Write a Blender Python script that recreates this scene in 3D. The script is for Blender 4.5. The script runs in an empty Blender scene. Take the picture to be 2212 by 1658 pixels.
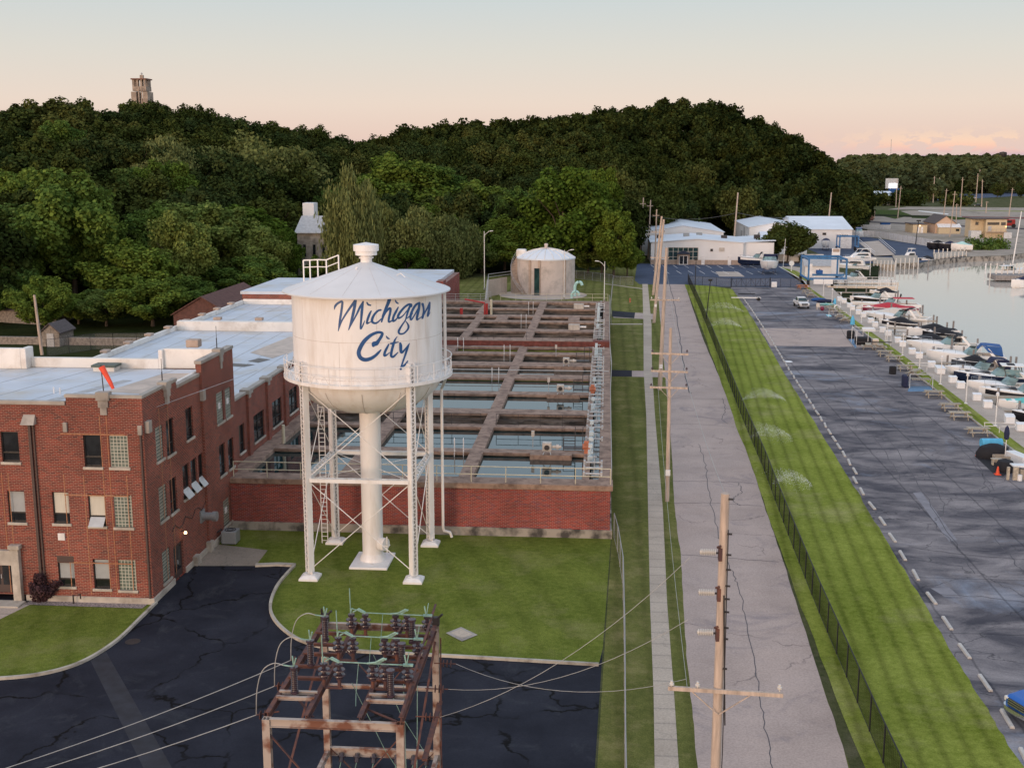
import bpy, bmesh, math, random
import numpy as np
from mathutils import Vector, Matrix
from mathutils.geometry import tessellate_polygon
S = bpy.context.scene
COL = S.collection
rad = math.radians
# ------------------------------------------------------------------ camera, sky, sun, exposure
F, CH, HORIZON = 2537.0, 26.0, 483.0          # focal length in picture units (2212 wide), camera height in metres
PITCH, YAW = math.atan(HORIZON/F), rad(4.56)
cam = bpy.data.objects.new('camera', bpy.data.cameras.new('camera')); COL.objects.link(cam)
cam.data.sensor_width = 36; cam.data.lens = 36*F/2212
cam.location = (0, 0, CH); cam.rotation_euler = (math.pi/2-PITCH, 0, YAW)
cam.data.clip_start = .5; cam.data.clip_end = 20000
S.camera = cam
S.view_settings.view_transform = 'Standard'; S.view_settings.look = 'None'
S.view_settings.exposure = 0; S.view_settings.gamma = 1
W = bpy.data.worlds.new("World"); S.world = W; W.use_nodes = True
SUN_EL, SUN_AZ = rad(7), rad(205)             # low behind the camera, a little to the left
def lin(r, g, b): return tuple(((c/255+.055)/1.055)**2.4 if c > 10 else c/255/12.92 for c in (r, g, b))
def world():
    nt = W.node_tree; N = nt.nodes; L = nt.links; N.clear()
    out = N.new('ShaderNodeOutputWorld'); bg = N.new('ShaderNodeBackground'); L.new(bg.outputs[0], out.inputs[0])
    tc = N.new('ShaderNodeTexCoord'); sx = N.new('ShaderNodeSeparateXYZ'); L.new(tc.outputs['Generated'], sx.inputs[0])
    def ramp(stops, src):
        r = N.new('ShaderNodeValToRGB'); e = r.color_ramp.elements
        while len(e) < len(stops): e.new(.5)
        for k, (p, c) in enumerate(stops): e[k].position = p; e[k].color = (*c, 1)
        L.new(src, r.inputs[0]); return r.outputs[0]
    def mth(op, a, b=None, clamp=False):
        m = N.new('ShaderNodeMath'); m.operation = op; m.use_clamp = clamp
        for k, v in enumerate((a, b)):
            if v is None: continue
            if isinstance(v, (int, float)): m.inputs[k].default_value = v
            else: L.new(v, m.inputs[k])
        return m.outputs[0]
    def mix(f, a, b, mode='MIX'):
        m = N.new('ShaderNodeMixRGB'); m.blend_type = mode
        for k, v in enumerate((f, a, b)):
            if isinstance(v, (int, float)): m.inputs[k].default_value = v
            elif isinstance(v, tuple): m.inputs[k].default_value = (*v, 1)
            else: L.new(v, m.inputs[k])
        return m.outputs[0]
    z = sx.outputs[2]
    east = ramp([(0, lin(226, 198, 192)), (.018, lin(231, 203, 190)), (.045, lin(233, 214, 200)), (.085, lin(220, 215, 206)),
                 (.13, lin(203, 211, 212)), (.22, lin(185, 203, 216)), (.5, (.62, .70, .84)), (1, (.64, .71, .85))], z)
    west = ramp([(0, (2.2, 1.25, .75)), (.06, (2.4, 1.6, 1.05)), (.16, (1.9, 1.5, 1.15)), (.35, (1.2, 1.12, 1.08)),
                 (.6, (.80, .82, .90)), (1, (.64, .71, .85))], z)
    f = mth('MULTIPLY_ADD', mth('ADD', mth('MULTIPLY', sx.outputs[0], -.55), mth('MULTIPLY', sx.outputs[1], -.83)), .80); f.node.inputs[2].default_value = .22
    f.node.use_clamp = True
    col = mix(f, east, west)
    # small sunset-lit cumulus low on the horizon to the right
    mp = N.new('ShaderNodeMapping'); mp.inputs['Scale'].default_value = (62, 62, 120); L.new(tc.outputs['Generated'], mp.inputs[0])
    no = N.new('ShaderNodeTexNoise'); no.inputs['Scale'].default_value = 1.0; no.inputs['Detail'].default_value = 4
    no.inputs['Roughness'].default_value = .55
    L.new(mp.outputs[0], no.inputs[0])
    band = ramp([(0, (.5,)*3), (.004, (.9,)*3), (.013, (.85,)*3), (.019, (.35,)*3), (.026, (0,)*3)], z)
    side = ramp([(.16, (0,)*3), (.24, (1,)*3)], sx.outputs[0])
    m1 = mth('MULTIPLY', band, side)
    dens = mth('MULTIPLY', mth('MULTIPLY_ADD', mth('SUBTRACT', no.outputs['Fac'], .50), 15.0, True), m1)
    dens.node.use_clamp = True
    lit = ramp([(0, lin(198, 180, 194)), (.005, lin(212, 184, 192)), (.010, lin(252, 200, 178)), (.018, (1.05, .74, .50))], z)
    col = mix(dens, col, lit)
    sky = N.new('ShaderNodeTexSky'); sky.sky_type = 'NISHITA'; sky.sun_disc = False
    sky.sun_elevation = SUN_EL; sky.sun_rotation = SUN_AZ
    col2 = mix(1.0, col, mix(1.0, sky.outputs[0], (.006, .006, .006), 'MULTIPLY'), 'ADD')
    L.new(col2, bg.inputs[0]); bg.inputs[1].default_value = 1.0
world()
sl = bpy.data.lights.new('sun', 'SUN'); sun = bpy.data.objects.new('sun', sl); COL.objects.link(sun)
sl.energy = 1.25; sl.angle = rad(16); sl.color = (1, .66, .46)
sd = Vector((math.sin(SUN_AZ)*math.cos(SUN_EL), math.cos(SUN_AZ)*math.cos(SUN_EL), math.sin(SUN_EL)))
sun.rotation_euler = sd.to_track_quat('Z', 'Y').to_euler(); sun.location = (0, -60, 80)

# ------------------------------------------------------------------ survey helpers: picture point -> place on a level plane
_fw = np.array([-math.sin(YAW)*math.cos(PITCH), math.cos(YAW)*math.cos(PITCH), -math.sin(PITCH)])
_rt = np.array([math.cos(YAW), math.sin(YAW), 0.]); _up = np.cross(_rt, _fw)
def ray(u, v): return _fw*F + _rt*(u-1106) + _up*(829-v)
def at(u, v, z=0.):
    d = ray(u, v); p = np.array([0, 0, CH])+d*((z-CH)/d[2]); return (float(p[0]), float(p[1]), float(z))
def atY(u, v, Y):
    d = ray(u, v); p = np.array([0, 0, CH])+d*(Y/d[1]); return tuple(float(c) for c in p)
def zt(u, v, Y): return atY(u, v, Y)[2]
def D1(x, y): return 1651.6+.10671*x, 516.1+.10671*y
def D2(x, y): return 1976.0+.10671*x, 737.3+.10671*y
def D3(x, y): return 1858+.10671*x, 663.6+.10671*y
def D4(x, y): return 1769.5+.10671*x, 604.6+.10671*y
def D5(x, y): return 2064.4+.13345*x, 457.1+.13345*y
def B1(x, y): return 1327.1+.2333*x, 405.5+.2333*y
def B2(x, y): return 1769.5+.2*x, 294.9+.2*y
def B3(x, y): return 1658.9+.25*x, 516.1+.25*y
def B4(x, y): return 1769.5+.24454*x, 663.6+.24454*y
def E3(x, y): return 2086.6+.08004*x, 914.3+.08004*y

# ------------------------------------------------------------------ materials
M = {}
def mat(name, col, rough=.7, metal=0., var=.12, scale=2., detail=4, bump=0., bscale=30., col2=None, spec=.5, thr=None,
        emit=None, coords='Object', dirt=None, dscale=.6, stretch=None, rnd=0.):
    m = bpy.data.materials.new(name); m.use_nodes = True; nt = m.node_tree; N, L = nt.nodes, nt.links
    b = N['Principled BSDF']; b.inputs['Roughness'].default_value = rough; b.inputs['Metallic'].default_value = metal
    b.inputs['Specular IOR Level'].default_value = spec
    tc = N.new('ShaderNodeTexCoord'); v = tc.outputs[coords]
    if stretch:
        mp = N.new('ShaderNodeMapping'); mp.inputs['Scale'].default_value = stretch; L.new(v, mp.inputs[0]); v = mp.outputs[0]
    no = N.new('ShaderNodeTexNoise'); no.inputs['Scale'].default_value = scale; no.inputs['Detail'].default_value = detail; L.new(v, no.inputs[0])
    r = N.new('ShaderNodeValToRGB'); e = r.color_ramp.elements
    c2 = col2 if col2 else tuple(c*(1-var) for c in col); c1 = col if col2 else tuple(min(1, c*(1+var)) for c in col)
    t = thr or (.35, .65)
    e[0].position = t[0]; e[0].color = (*c2, 1); e[1].position = t[1]; e[1].color = (*c1, 1)
    L.new(no.outputs['Fac'], r.inputs[0]); c = r.outputs[0]
    if dirt:
        n2 = N.new('ShaderNodeTexNoise'); n2.inputs['Scale'].default_value = dscale; n2.inputs['Detail'].default_value = 6
        n2.inputs['Roughness'].default_value = .65; L.new(v, n2.inputs[0])
        r2 = N.new('ShaderNodeValToRGB'); r2.color_ramp.elements[0].position = .48; r2.color_ramp.elements[1].position = .66
        L.new(n2.outputs['Fac'], r2.inputs[0]); mx = N.new('ShaderNodeMixRGB'); L.new(r2.outputs[0], mx.inputs[0])
        L.new(c, mx.inputs[1]); mx.inputs[2].default_value = (*dirt, 1); c = mx.outputs[0]
    if rnd:
        oi = N.new('ShaderNodeObjectInfo'); mr = N.new('ShaderNodeMapRange'); mr.inputs[3].default_value = 1-rnd; mr.inputs[4].default_value = 1+rnd
        L.new(oi.outputs['Random'], mr.inputs[0]); mm = N.new('ShaderNodeMixRGB'); mm.blend_type = 'MULTIPLY'; mm.inputs[0].default_value = 1
        L.new(c, mm.inputs[1]); L.new(mr.outputs[0], mm.inputs[2]); c = mm.outputs[0]
    L.new(c, b.inputs['Base Color'])
    if bump:
        n3 = N.new('ShaderNodeTexNoise'); n3.inputs['Scale'].default_value = bscale; n3.inputs['Detail'].default_value = 3; L.new(v, n3.inputs[0])
        bp = N.new('ShaderNodeBump'); bp.inputs['Strength'].default_value = bump; bp.inputs['Distance'].default_value = .03
        L.new(n3.outputs['Fac'], bp.inputs['Height']); L.new(bp.outputs[0], b.inputs['Normal'])
    if emit:
        b.inputs['Emission Color'].default_value = (*emit[0], 1); b.inputs['Emission Strength'].default_value = emit[1]
    M[name] = m; return m
class NT:                                   # small node-graph helper
    def __init__(s, name):
        s.m = bpy.data.materials.new(name); s.m.use_nodes = True; s.N = s.m.node_tree.nodes; s.L = s.m.node_tree.links
        s.b = s.N['Principled BSDF']; M[name] = s.m
    def n(s, t, **kw):
        k = s.N.new('ShaderNode'+t)
        for a, v in kw.items(): setattr(k, a, v)
        return k
    def put(s, sock, v):
        if isinstance(v, (int, float)): sock.default_value = v
        elif isinstance(v, tuple): sock.default_value = v if len(v) == len(sock.default_value) else (*v, 1)
        else: s.L.new(v, sock)
    def math(s, op, a, b=None, c=None, clamp=False):
        k = s.n('Math', operation=op, use_clamp=clamp)
        for i, v in enumerate((a, b, c)):
            if v is not None: s.put(k.inputs[i], v)
        return k.outputs[0]
    def mix(s, f, a, b, mode='MIX'):
        k = s.n('MixRGB', blend_type=mode)
        for i, v in enumerate((f, a, b)): s.put(k.inputs[i], v)
        return k.outputs[0]
    def noise(s, vec, scale, detail=4, rough=.5, dist=0):
        k = s.n('TexNoise'); k.inputs['Scale'].default_value = scale; k.inputs['Detail'].default_value = detail
        k.inputs['Roughness'].default_value = rough; k.inputs['Distortion'].default_value = dist
        s.L.new(vec, k.inputs[0]); return k.outputs['Fac']
    def ramp(s, f, stops):
        r = s.n('ValToRGB'); e = r.color_ramp.elements
        while len(e) < len(stops): e.new(.5)
        for k, (p, c) in enumerate(stops):
            e[k].position = p; e[k].color = (*(c if isinstance(c, tuple) else (c,)*3), 1)
        s.L.new(f, r.inputs[0]); return r.outputs[0]
    def pos(s):
        g = s.n('NewGeometry'); return g.outputs['Position']
    def xyz(s, v):
        k = s.n('SeparateXYZ'); s.L.new(v, k.inputs[0]); return k.outputs
    def vec(s, x=0., y=0., z=0.):
        k = s.n('CombineXYZ'); s.put(k.inputs[0], x); s.put(k.inputs[1], y); s.put(k.inputs[2], z); return k.outputs[0]
    def scl(s, v, sc, rot=0):
        k = s.n('Mapping'); k.inputs['Scale'].default_value = sc; k.inputs['Rotation'].default_value = (0, 0, rot); s.L.new(v, k.inputs[0]); return k.outputs[0]
    def bump(s, h, st=.5, d=.02):
        k = s.n('Bump'); k.inputs['Strength'].default_value = st; k.inputs['Distance'].default_value = d
        s.L.new(h, k.inputs['Height']); s.L.new(k.outputs[0], s.b.inputs['Normal'])
    def done(s, c, rough=.8, spec=.3):
        s.put(s.b.inputs['Base Color'], c); s.put(s.b.inputs['Roughness'], rough); s.b.inputs['Specular IOR Level'].default_value = spec; return s.m

def brick_mat(name, c1, c2, c3, mortar, sc=1.0):
    t = NT(name); p = t.xyz(t.pos()); v = t.vec(t.math('ADD', p[0], p[1]), p[2])
    k = t.n('TexBrick'); k.inputs['Scale'].default_value = sc
    k.inputs['Brick Width'].default_value = .30; k.inputs['Row Height'].default_value = .10; k.inputs['Mortar Size'].default_value = .014
    k.inputs['Mortar Smooth'].default_value = .1; k.inputs['Bias'].default_value = 0
    t.L.new(v, k.inputs[0]); k.inputs['Color1'].default_value = (*c1, 1); k.inputs['Color2'].default_value = (*c2, 1)
    k.inputs['Mortar'].default_value = (*mortar, 1)
    k2 = t.n('TexBrick'); k2.inputs['Scale'].default_value = sc; k2.offset = .5
    for nm, q in (('Brick Width', .30), ('Row Height', .10), ('Mortar Size', 0)): k2.inputs[nm].default_value = q
    k2.inputs['Color1'].default_value = (0, 0, 0, 1); k2.inputs['Color2'].default_value = (1, 1, 1, 1); k2.inputs['Bias'].default_value = -.25
    off = t.n('VectorMath', operation='ADD'); t.L.new(v, off.inputs[0]); off.inputs[1].default_value = (.30*37, .10*44, 0); t.L.new(off.outputs[0], k2.inputs[0])
    dark = t.math('MULTIPLY', t.ramp(k2.outputs['Color'], [(.55, 0.), (.8, .8)]), t.math('SUBTRACT', 1., k.outputs['Fac']))
    c = t.mix(dark, k.outputs['Color'], c3)
    big = t.ramp(t.noise(t.pos(), .35, 5, .6), [(.35, .78), (.65, 1.12)])
    c = t.mix(1., c, big, 'MULTIPLY')
    t.bump(k.outputs['Fac'], -.35, .01); return t.done(c, .85, .25)
brick_mat('brick', (.285, .052, .034), (.150, .032, .026), (.034, .018, .026), (.34, .22, .17))
brick_mat('basin_brick', (.34, .046, .036), (.17, .028, .030), (.11, .045, .09), (.31, .19, .16))
def grass_mat(name, a, b, dry, stripe=None, dscale=.25):
    t = NT(name); P = t.pos(); n1 = t.noise(P, .22, 6, .62); n2 = t.noise(P, 2.6, 5, .65); n3 = t.noise(P, 14, 3, .7)
    f = t.math('ADD', t.math('MULTIPLY', n1, .5), t.math('MULTIPLY', n2, .5))
    c = t.ramp(f, [(.38, a), (.60, b)])
    d = t.ramp(t.noise(P, dscale, 6, .72), [(.50, 0.), (.74, .8)])
    c = t.mix(d, c, dry)
    if stripe:                               # mown bands running with the road
        q = t.xyz(P); w = t.math('ADD', q[0], t.math('MULTIPLY', q[1], stripe[1]))
        w = t.math('ADD', w, t.math('MULTIPLY', t.noise(P, .12, 2), stripe[3] if len(stripe) > 3 else .5))
        s1 = t.math('SINE', t.math('MULTIPLY', w, 6.2832/stripe[0]))
        st = t.ramp(t.math('MULTIPLY_ADD', s1, .5, .5), [(.0, 1-stripe[2]), (.25, 1.), (.8, 1+stripe[2]*.5)])
        c = t.mix(1., c, st, 'MULTIPLY')
    c = t.mix(1., c, t.ramp(n3, [(.3, .72), (.7, 1.28)]), 'MULTIPLY')
    t.bump(t.noise(P, 22, 3, .7), .8, .08); return t.done(c, 1., .04)
grass_mat('lawn', (.108, .145, .024), (.190, .230, .046), (.26, .26, .10), (2.4, .35, .10, 1.6))
grass_mat('verge', (.105, .122, .034), (.180, .190, .058), (.32, .28, .13), (1.7, 0, .16, .6), .35)
grass_mat('mown_strip', (.150, .195, .026), (.280, .325, .066), (.40, .37, .18), (1.15, -.062, .22, .22), .10)
grass_mat('rough_grass', (.030, .060, .014), (.065, .095, .022), (.14, .13, .06))
grass_mat('painted_shade_grass', (.018, .028, .008), (.034, .044, .014), (.05, .045, .02))  # grass with the shade under the trees painted into its colour
grass_mat('far_ground', (.05, .065, .025), (.11, .115, .055), (.19, .17, .12))
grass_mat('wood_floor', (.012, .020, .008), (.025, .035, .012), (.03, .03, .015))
def asphalt_mat(name, a, b, crack, crack_amt, patch=None, cscale=.16, cw=.012, grid=None, wear=None, rough=.85):
    t = NT(name); P = t.pos()
    c = t.ramp(t.noise(P, .25, 7, .62), [(.36, a), (.64, b)])
    if wear:                                 # pale worn streaks across the paving
        w = t.noise(t.scl(P, (.15, .30, 1), wear[2]), 1.0, 7, .66, .8); c = t.mix(t.ramp(w, [(.40, 0.), (.66, wear[1])]), c, wear[0])
    if patch:
        w = t.noise(P, patch[2], 5, .7, 1.2); c = t.mix(t.ramp(w, [(.55, 0.), (.74, patch[1])]), c, patch[0])
    if crack_amt:
        wp = t.n('VectorMath', operation='ADD'); t.L.new(P, wp.inputs[0])
        nz = t.n('TexNoise'); nz.inputs['Scale'].default_value = .7; nz.inputs['Detail'].default_value = 4; t.L.new(P, nz.inputs[0])
        sc = t.n('VectorMath', operation='SCALE'); t.L.new(nz.outputs['Color'], sc.inputs[0]); sc.inputs['Scale'].default_value = 2.2
        t.L.new(sc.outputs[0], wp.inputs[1])
        vo = t.n('TexVoronoi', feature='DISTANCE_TO_EDGE'); vo.inputs['Scale'].default_value = cscale; t.L.new(wp.outputs[0], vo.inputs[0])
        k = t.ramp(vo.outputs['Distance'], [(cw*.35, crack_amt), (cw, 0.)])
        k = t.math('MULTIPLY', k, t.ramp(t.noise(P, .3, 2), [(.42, 0.), (.52, 1.)]))
        c = t.mix(k, c, crack)
    if grid:
        q = t.xyz(P)
        for ax, per, ph in grid:
            fr = t.math('ABSOLUTE', t.math('SUBTRACT', t.math('FRACT', t.math('ADD', t.math('DIVIDE', t.math('ADD', q[ax], t.math('MULTIPLY', t.noise(P, .5, 2), .25)), per), ph)), .5))
            c = t.mix(t.ramp(fr, [(.05/per*.5, .45), (.12/per*.9, 0.)]), c, crack)
    c = t.mix(1., c, t.ramp(t.noise(P, 9, 4, .7), [(.3, .82), (.7, 1.18)]), 'MULTIPLY')
    t.bump(t.noise(P, 40, 2), .25, .01); return t.done(c, rough, .15)
asphalt_mat('sealed_asphalt', (.012, .014, .023), (.025, .028, .041), (.002, .002, .003), 1., ((.055, .06, .07), .6, .35), .16, .018, rough=.78)
asphalt_mat('road_asphalt', (.39, .315, .28), (.49, .395, .35), (.07, .065, .075), .6, ((.19, .175, .20), .7, .22), .06, .004, wear=((.47, .39, .36), .5, .0))
asphalt_mat('lot_asphalt', (.062, .061, .076), (.112, .107, .122), (.02, .022, .03), .6, ((.30, .36, .46), .75, .07), .12, .007,
            grid=[(0, 4.6, .2), (1, 9.0, .4)], wear=((.36, .33, .33), .8, -.5))
asphalt_mat('yard_asphalt', (.055, .075, .125), (.075, .10, .155), (.03, .035, .05), .3, None, .1, .008)
asphalt_mat('gravel_yard', (.30, .26, .215), (.42, .365, .31), (.12, .11, .10), .5, ((.17, .16, .11), .85, .03), .02, .02)
asphalt_mat('concrete_walk', (.43, .365, .30), (.53, .455, .375), (.22, .20, .18), .3, None, .2, .01, grid=[(1, 1.55, .1)])
asphalt_mat('quay_concrete', (.42, .36, .31), (.51, .44, .38), (.20, .18, .16), .3, None, .2, .008, grid=[(1, 6.0, .1)])
asphalt_mat('slab_concrete', (.25, .22, .18), (.34, .29, .24), (.10, .09, .08), .4, ((.16, .14, .12), .6, .7), .3, .01)
mat('limestone', (.50, .46, .40), .8, var=.14, scale=1.3, bump=.2, dirt=(.30, .27, .23), dscale=.5)
mat('curb_stone', (.46, .43, .37), .8, var=.15, scale=.8, dirt=(.25, .22, .18), dscale=1.2, coords='Object')
mat('coping_stone', (.40, .37, .33), .8, var=.15, scale=1.2, dirt=(.22, .20, .18))
mat('roof_membrane', (.55, .61, .69), .5, var=.07, scale=.4, dirt=(.50, .49, .46), dscale=.25)
mat('parapet_white', (.80, .78, .74), .5, var=.05, scale=.8, dirt=(.62, .58, .53), dscale=.5)
mat('seam_grey', (.42, .43, .44), .6)
mat('tan_stain', (.52, .43, .36), .5, var=.15, scale=1.)
mat('dark_stain', (.13, .12, .11), .6)
mat('bronze_frame', (.022, .022, .022), .45)
mat('blind_cream', (.62, .60, .52), .7, var=.1, scale=6, stretch=(14, 14, .2))
mat('blind_grey', (.36, .39, .40), .7, var=.06)
mat('louver_brown', (.075, .05, .045), .6, var=.3, scale=3, stretch=(.2, .2, 30))
mat('tower_white', (.84, .84, .84), .42, var=.03, scale=.6, dirt=(.72, .69, .66), dscale=.7, stretch=(1.3, 1.3, .22))
mat('tower_seam', (.55, .50, .47), .5)
mat('letter_blue', (.012, .085, .26), .4, var=.12, scale=1.2)
mat('basin_concrete', (.31, .215, .165), .9, var=.22, scale=1.1, detail=6, bump=.3, bscale=6, dirt=(.15, .095, .072), dscale=1.3)
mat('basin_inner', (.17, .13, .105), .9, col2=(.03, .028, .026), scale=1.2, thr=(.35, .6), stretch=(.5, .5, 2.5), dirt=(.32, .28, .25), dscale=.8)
mat('stained_base', (.36, .33, .29), .9, col2=(.07, .065, .06), scale=.9, thr=(.38, .56), detail=7, bump=.3)
mat('rust_band', (.16, .045, .035), .8, var=.3, scale=2)
mat('algae', (.16, .20, .02), .6, var=.2)
mat('pale_metal', (.50, .52, .53), .45, .2, var=.1)
mat('machine_cream', (.52, .48, .43), .6, var=.15)
mat('machine_blue', (.50, .60, .64), .5, var=.1)
mat('machine_orange', (.50, .17, .09), .6, var=.25)
mat('aqua_pipe', (.42, .68, .66), .5, var=.06)
mat('rail_cream', (.60, .56, .42), .5, var=.08)
mat('rail_dark', (.06, .055, .055), .6)
mat('rail_grey', (.42, .42, .42), .5, .3)
mat('red_paint', (.42, .03, .03), .5)
mat('wood_pole', (.50, .405, .335), .85, var=.22, scale=2.2, detail=6, stretch=(3, 3, .35), bump=.3, bscale=12)
mat('weathered_wood', (.40, .36, .29), .9, var=.22, scale=3, detail=5, stretch=(2, 2, 2), rnd=.15)
mat('orange_wood', (.52, .19, .06), .7, var=.12)
mat('bolt_dark', (.05, .045, .045), .6, .4)
mat('porcelain_white', (.62, .60, .56), .3, var=.05)
mat('porcelain_brown', (.055, .035, .045), .25, var=.25, spec=.7)
mat('rust_frame', (.44, .37, .32), .75, col2=(.19, .08, .05), scale=1.8, thr=(.38, .54), detail=7, bump=.2)
mat('rust_dark', (.16, .065, .045), .85, col2=(.085, .045, .045), scale=2.5, thr=(.4, .6), detail=6, bump=.2)
mat('copper_green', (.24, .39, .33), .7, var=.2, scale=6)
mat('wire_grey', (.42, .42, .40), .5, .3)
mat('wire_dark', (.10, .10, .10), .6)
mat('black_fence', (.010, .011, .013), .6)
mat('galv', (.38, .39, .40), .5, .5, var=.08)
mat('wheel_stop', (.52, .50, .47), .85, var=.12, scale=2, dirt=(.35, .32, .28))
mat('marina_wall', (.78, .79, .80), .5, var=.04, scale=.3)
mat('marina_roof', (.68, .75, .83), .45, var=.05, scale=.2)
mat('tan_base', (.42, .33, .27), .8)
mat('navy_awning', (.02, .035, .07), .7)
mat('white_trim', (.78, .78, .78), .5)
mat('dock_box', (.80, .82, .84), .4, var=.03)
mat('boat_white', (.86, .85, .83), .22, var=.03, scale=.5)
mat('boat_cream', (.70, .62, .52), .25, var=.04, scale=.5)
mat('boat_navy', (.012, .02, .05), .2)
mat('boat_black', (.015, .015, .02), .25)
mat('boat_red', (.50, .03, .04), .3)
mat('boat_teal', (.12, .50, .48), .6)
mat('boat_maroon', (.22, .015, .05), .3)
mat('canvas_black', (.010, .011, .016), .8)
mat('canvas_blue', (.015, .09, .30), .7)
mat('canvas_navy', (.012, .018, .06), .8)
mat('canvas_red', (.50, .03, .05), .7)
mat('canvas_sky', (.10, .46, .72), .6)
mat('seat_cream', (.55, .50, .42), .6)
mat('bottom_dark', (.03, .03, .035), .6)
mat('lift_blue', (.04, .17, .38), .45, var=.15)
mat('tyre', (.012, .012, .013), .8)
mat('chrome', (.62, .64, .66), .18, .9, var=.02)
mat('car_blue', (.02, .13, .46), .18, .35, var=.02)
mat('car_white', (.76, .77, .79), .25, var=.02)
mat('car_dark', (.02, .022, .03), .25)
mat('car_red', (.32, .02, .02), .3)
mat('lamp_lens', (.8, .8, .78), .3)
mat('amber_lens', (.75, .45, .12), .3)
mat('piling_wood', (.26, .24, .23), .9, var=.25, scale=3, stretch=(2, 2, .4))
mat('piling_white', (.72, .70, .66), .6)
mat('dock_wood', (.42, .36, .29), .9, var=.2, scale=2, stretch=(.3, 5, 1))
mat('cone_orange', (.80, .10, .04), .6)
mat('house_yellow', (.60, .50, .34), .7, var=.05)
mat('house_peach', (.60, .43, .32), .7, var=.05)
mat('shingle', (.10, .085, .085), .9, var=.2, scale=4)
mat('stone_tower', (.34, .28, .23), .9, var=.25, scale=.9, detail=6)
mat('stone_pale', (.40, .35, .30), .9, var=.3, scale=.8, detail=6, dirt=(.22, .19, .16), dscale=.5)
mat('barn_brown', (.12, .055, .045), .85, var=.2)
mat('rust_car', (.20, .10, .075), .8, var=.2)
mat('ballast', (.06, .05, .055), .95, var=.2, scale=1)
mat('gravel_mix', (.40, .34, .33), .95, col2=(.16, .14, .14), scale=9, detail=4, thr=(.4, .6), bump=.4, coords='Object')
mat('windsock', (.90, .10, .05), .6)
mat('hatch_green', (.07, .10, .085), .6)
mat('bark', (.085, .065, .050), .95, var=.3, scale=3, stretch=(1, 1, .3))
mat('shed_stone', (.25, .22, .19), .9, var=.3, scale=3)
mat('mulch', (.05, .03, .028), .95, var=.2, scale=2)
mat('bush_purple', (.05, .020, .024), .85, var=.35, scale=3)
mat('air_grey', (.30, .32, .33), .5, .3, var=.15, scale=20)
mat('lamp_glow', (.9, .8, .6), .4, emit=((1.0, .62, .30), 6.))
mat('sign_glow', (.9, .9, .9), .4, emit=((.9, .92, 1.0), 2.2))
mat('warm_glow', (.9, .6, .3), .4, emit=((1.0, .45, .16), 4.))
def glass(name, col, rough=.08):
    t = NT(name); t.b.inputs['Specular IOR Level'].default_value = .8
    c = t.mix(t.ramp(t.noise(t.pos(), .9, 3), [(.4, 0.), (.6, 1.)]), col, tuple(k*1.8+.004 for k in col)); t.done(c, rough, .8)
glass('dark_glass', (.012, .015, .018)); glass('boat_glass', (.10, .17, .18), .05); glass('teal_glass', (.012, .035, .038))
def glass_block():
    t = NT('glass_block'); p = t.xyz(t.pos()); v = t.vec(t.math('ADD', p[0], p[1]), p[2])
    k = t.n('TexBrick'); k.offset = 0.0; k.inputs['Scale'].default_value = 1; k.inputs['Brick Width'].default_value = .205; k.inputs['Row Height'].default_value = .205
    k.inputs['Mortar Size'].default_value = .022; t.L.new(v, k.inputs[0])
    k.inputs['Color1'].default_value = (.10, .13, .11, 1); k.inputs['Color2'].default_value = (.16, .20, .17, 1); k.inputs['Mortar'].default_value = (.50, .50, .43, 1)
    t.bump(k.outputs['Fac'], .4, .02); t.done(k.outputs['Color'], .25, .7)
glass_block()
def water(name, deep, rough, bscale, bst):
    t = NT(name); P = t.pos(); t.b.inputs['IOR'].default_value = 1.33
    t.bump(t.noise(t.scl(P, (1, .45, 1)), bscale, 4, .55), bst, .05); t.done(deep, rough, .9)
water('basin_water', (.004, .030, .034), .02, 1.0, .05); M['basin_water'].node_tree.nodes['Principled BSDF'].inputs['IOR'].default_value = 2.1; M['basin_water'].node_tree.nodes['Principled BSDF'].inputs['Specular IOR Level'].default_value = .6
water('harbour_water', (.50, .47, .42), .05, .8, .22); M['harbour_water'].node_tree.nodes['Principled BSDF'].inputs['IOR'].default_value = 2.4
def hazy_fabric(name, col, a):
    m = bpy.data.materials.new(name); m.use_nodes = True; N = m.node_tree.nodes; L = m.node_tree.links; N.clear()
    o = N.new('ShaderNodeOutputMaterial'); mx = N.new('ShaderNodeMixShader'); tr = N.new('ShaderNodeBsdfTransparent'); df = N.new('ShaderNodeBsdfDiffuse')
    df.inputs[0].default_value = (*col, 1); g = N.new('ShaderNodeNewGeometry'); mp = N.new('ShaderNodeMapping'); mp.inputs['Rotation'].default_value = (.6, .78, .5)
    L.new(g.outputs['Position'], mp.inputs[0]); ch = N.new('ShaderNodeTexChecker'); ch.inputs['Scale'].default_value = 14; L.new(mp.outputs[0], ch.inputs[0])
    mm = N.new('ShaderNodeMapRange'); L.new(ch.outputs['Fac'], mm.inputs[0]); mm.inputs[3].default_value = a-.18; mm.inputs[4].default_value = a+.18
    L.new(mm.outputs[0], mx.inputs[0]); L.new(tr.outputs[0], mx.inputs[1]); L.new(df.outputs[0], mx.inputs[2]); L.new(mx.outputs[0], o.inputs[0]); M[name] = m
hazy_fabric('chain_black', (.012, .013, .014), .55); hazy_fabric('chain_grey', (.30, .30, .30), .22); hazy_fabric('spray', (.8, .85, .85), .20)
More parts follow.
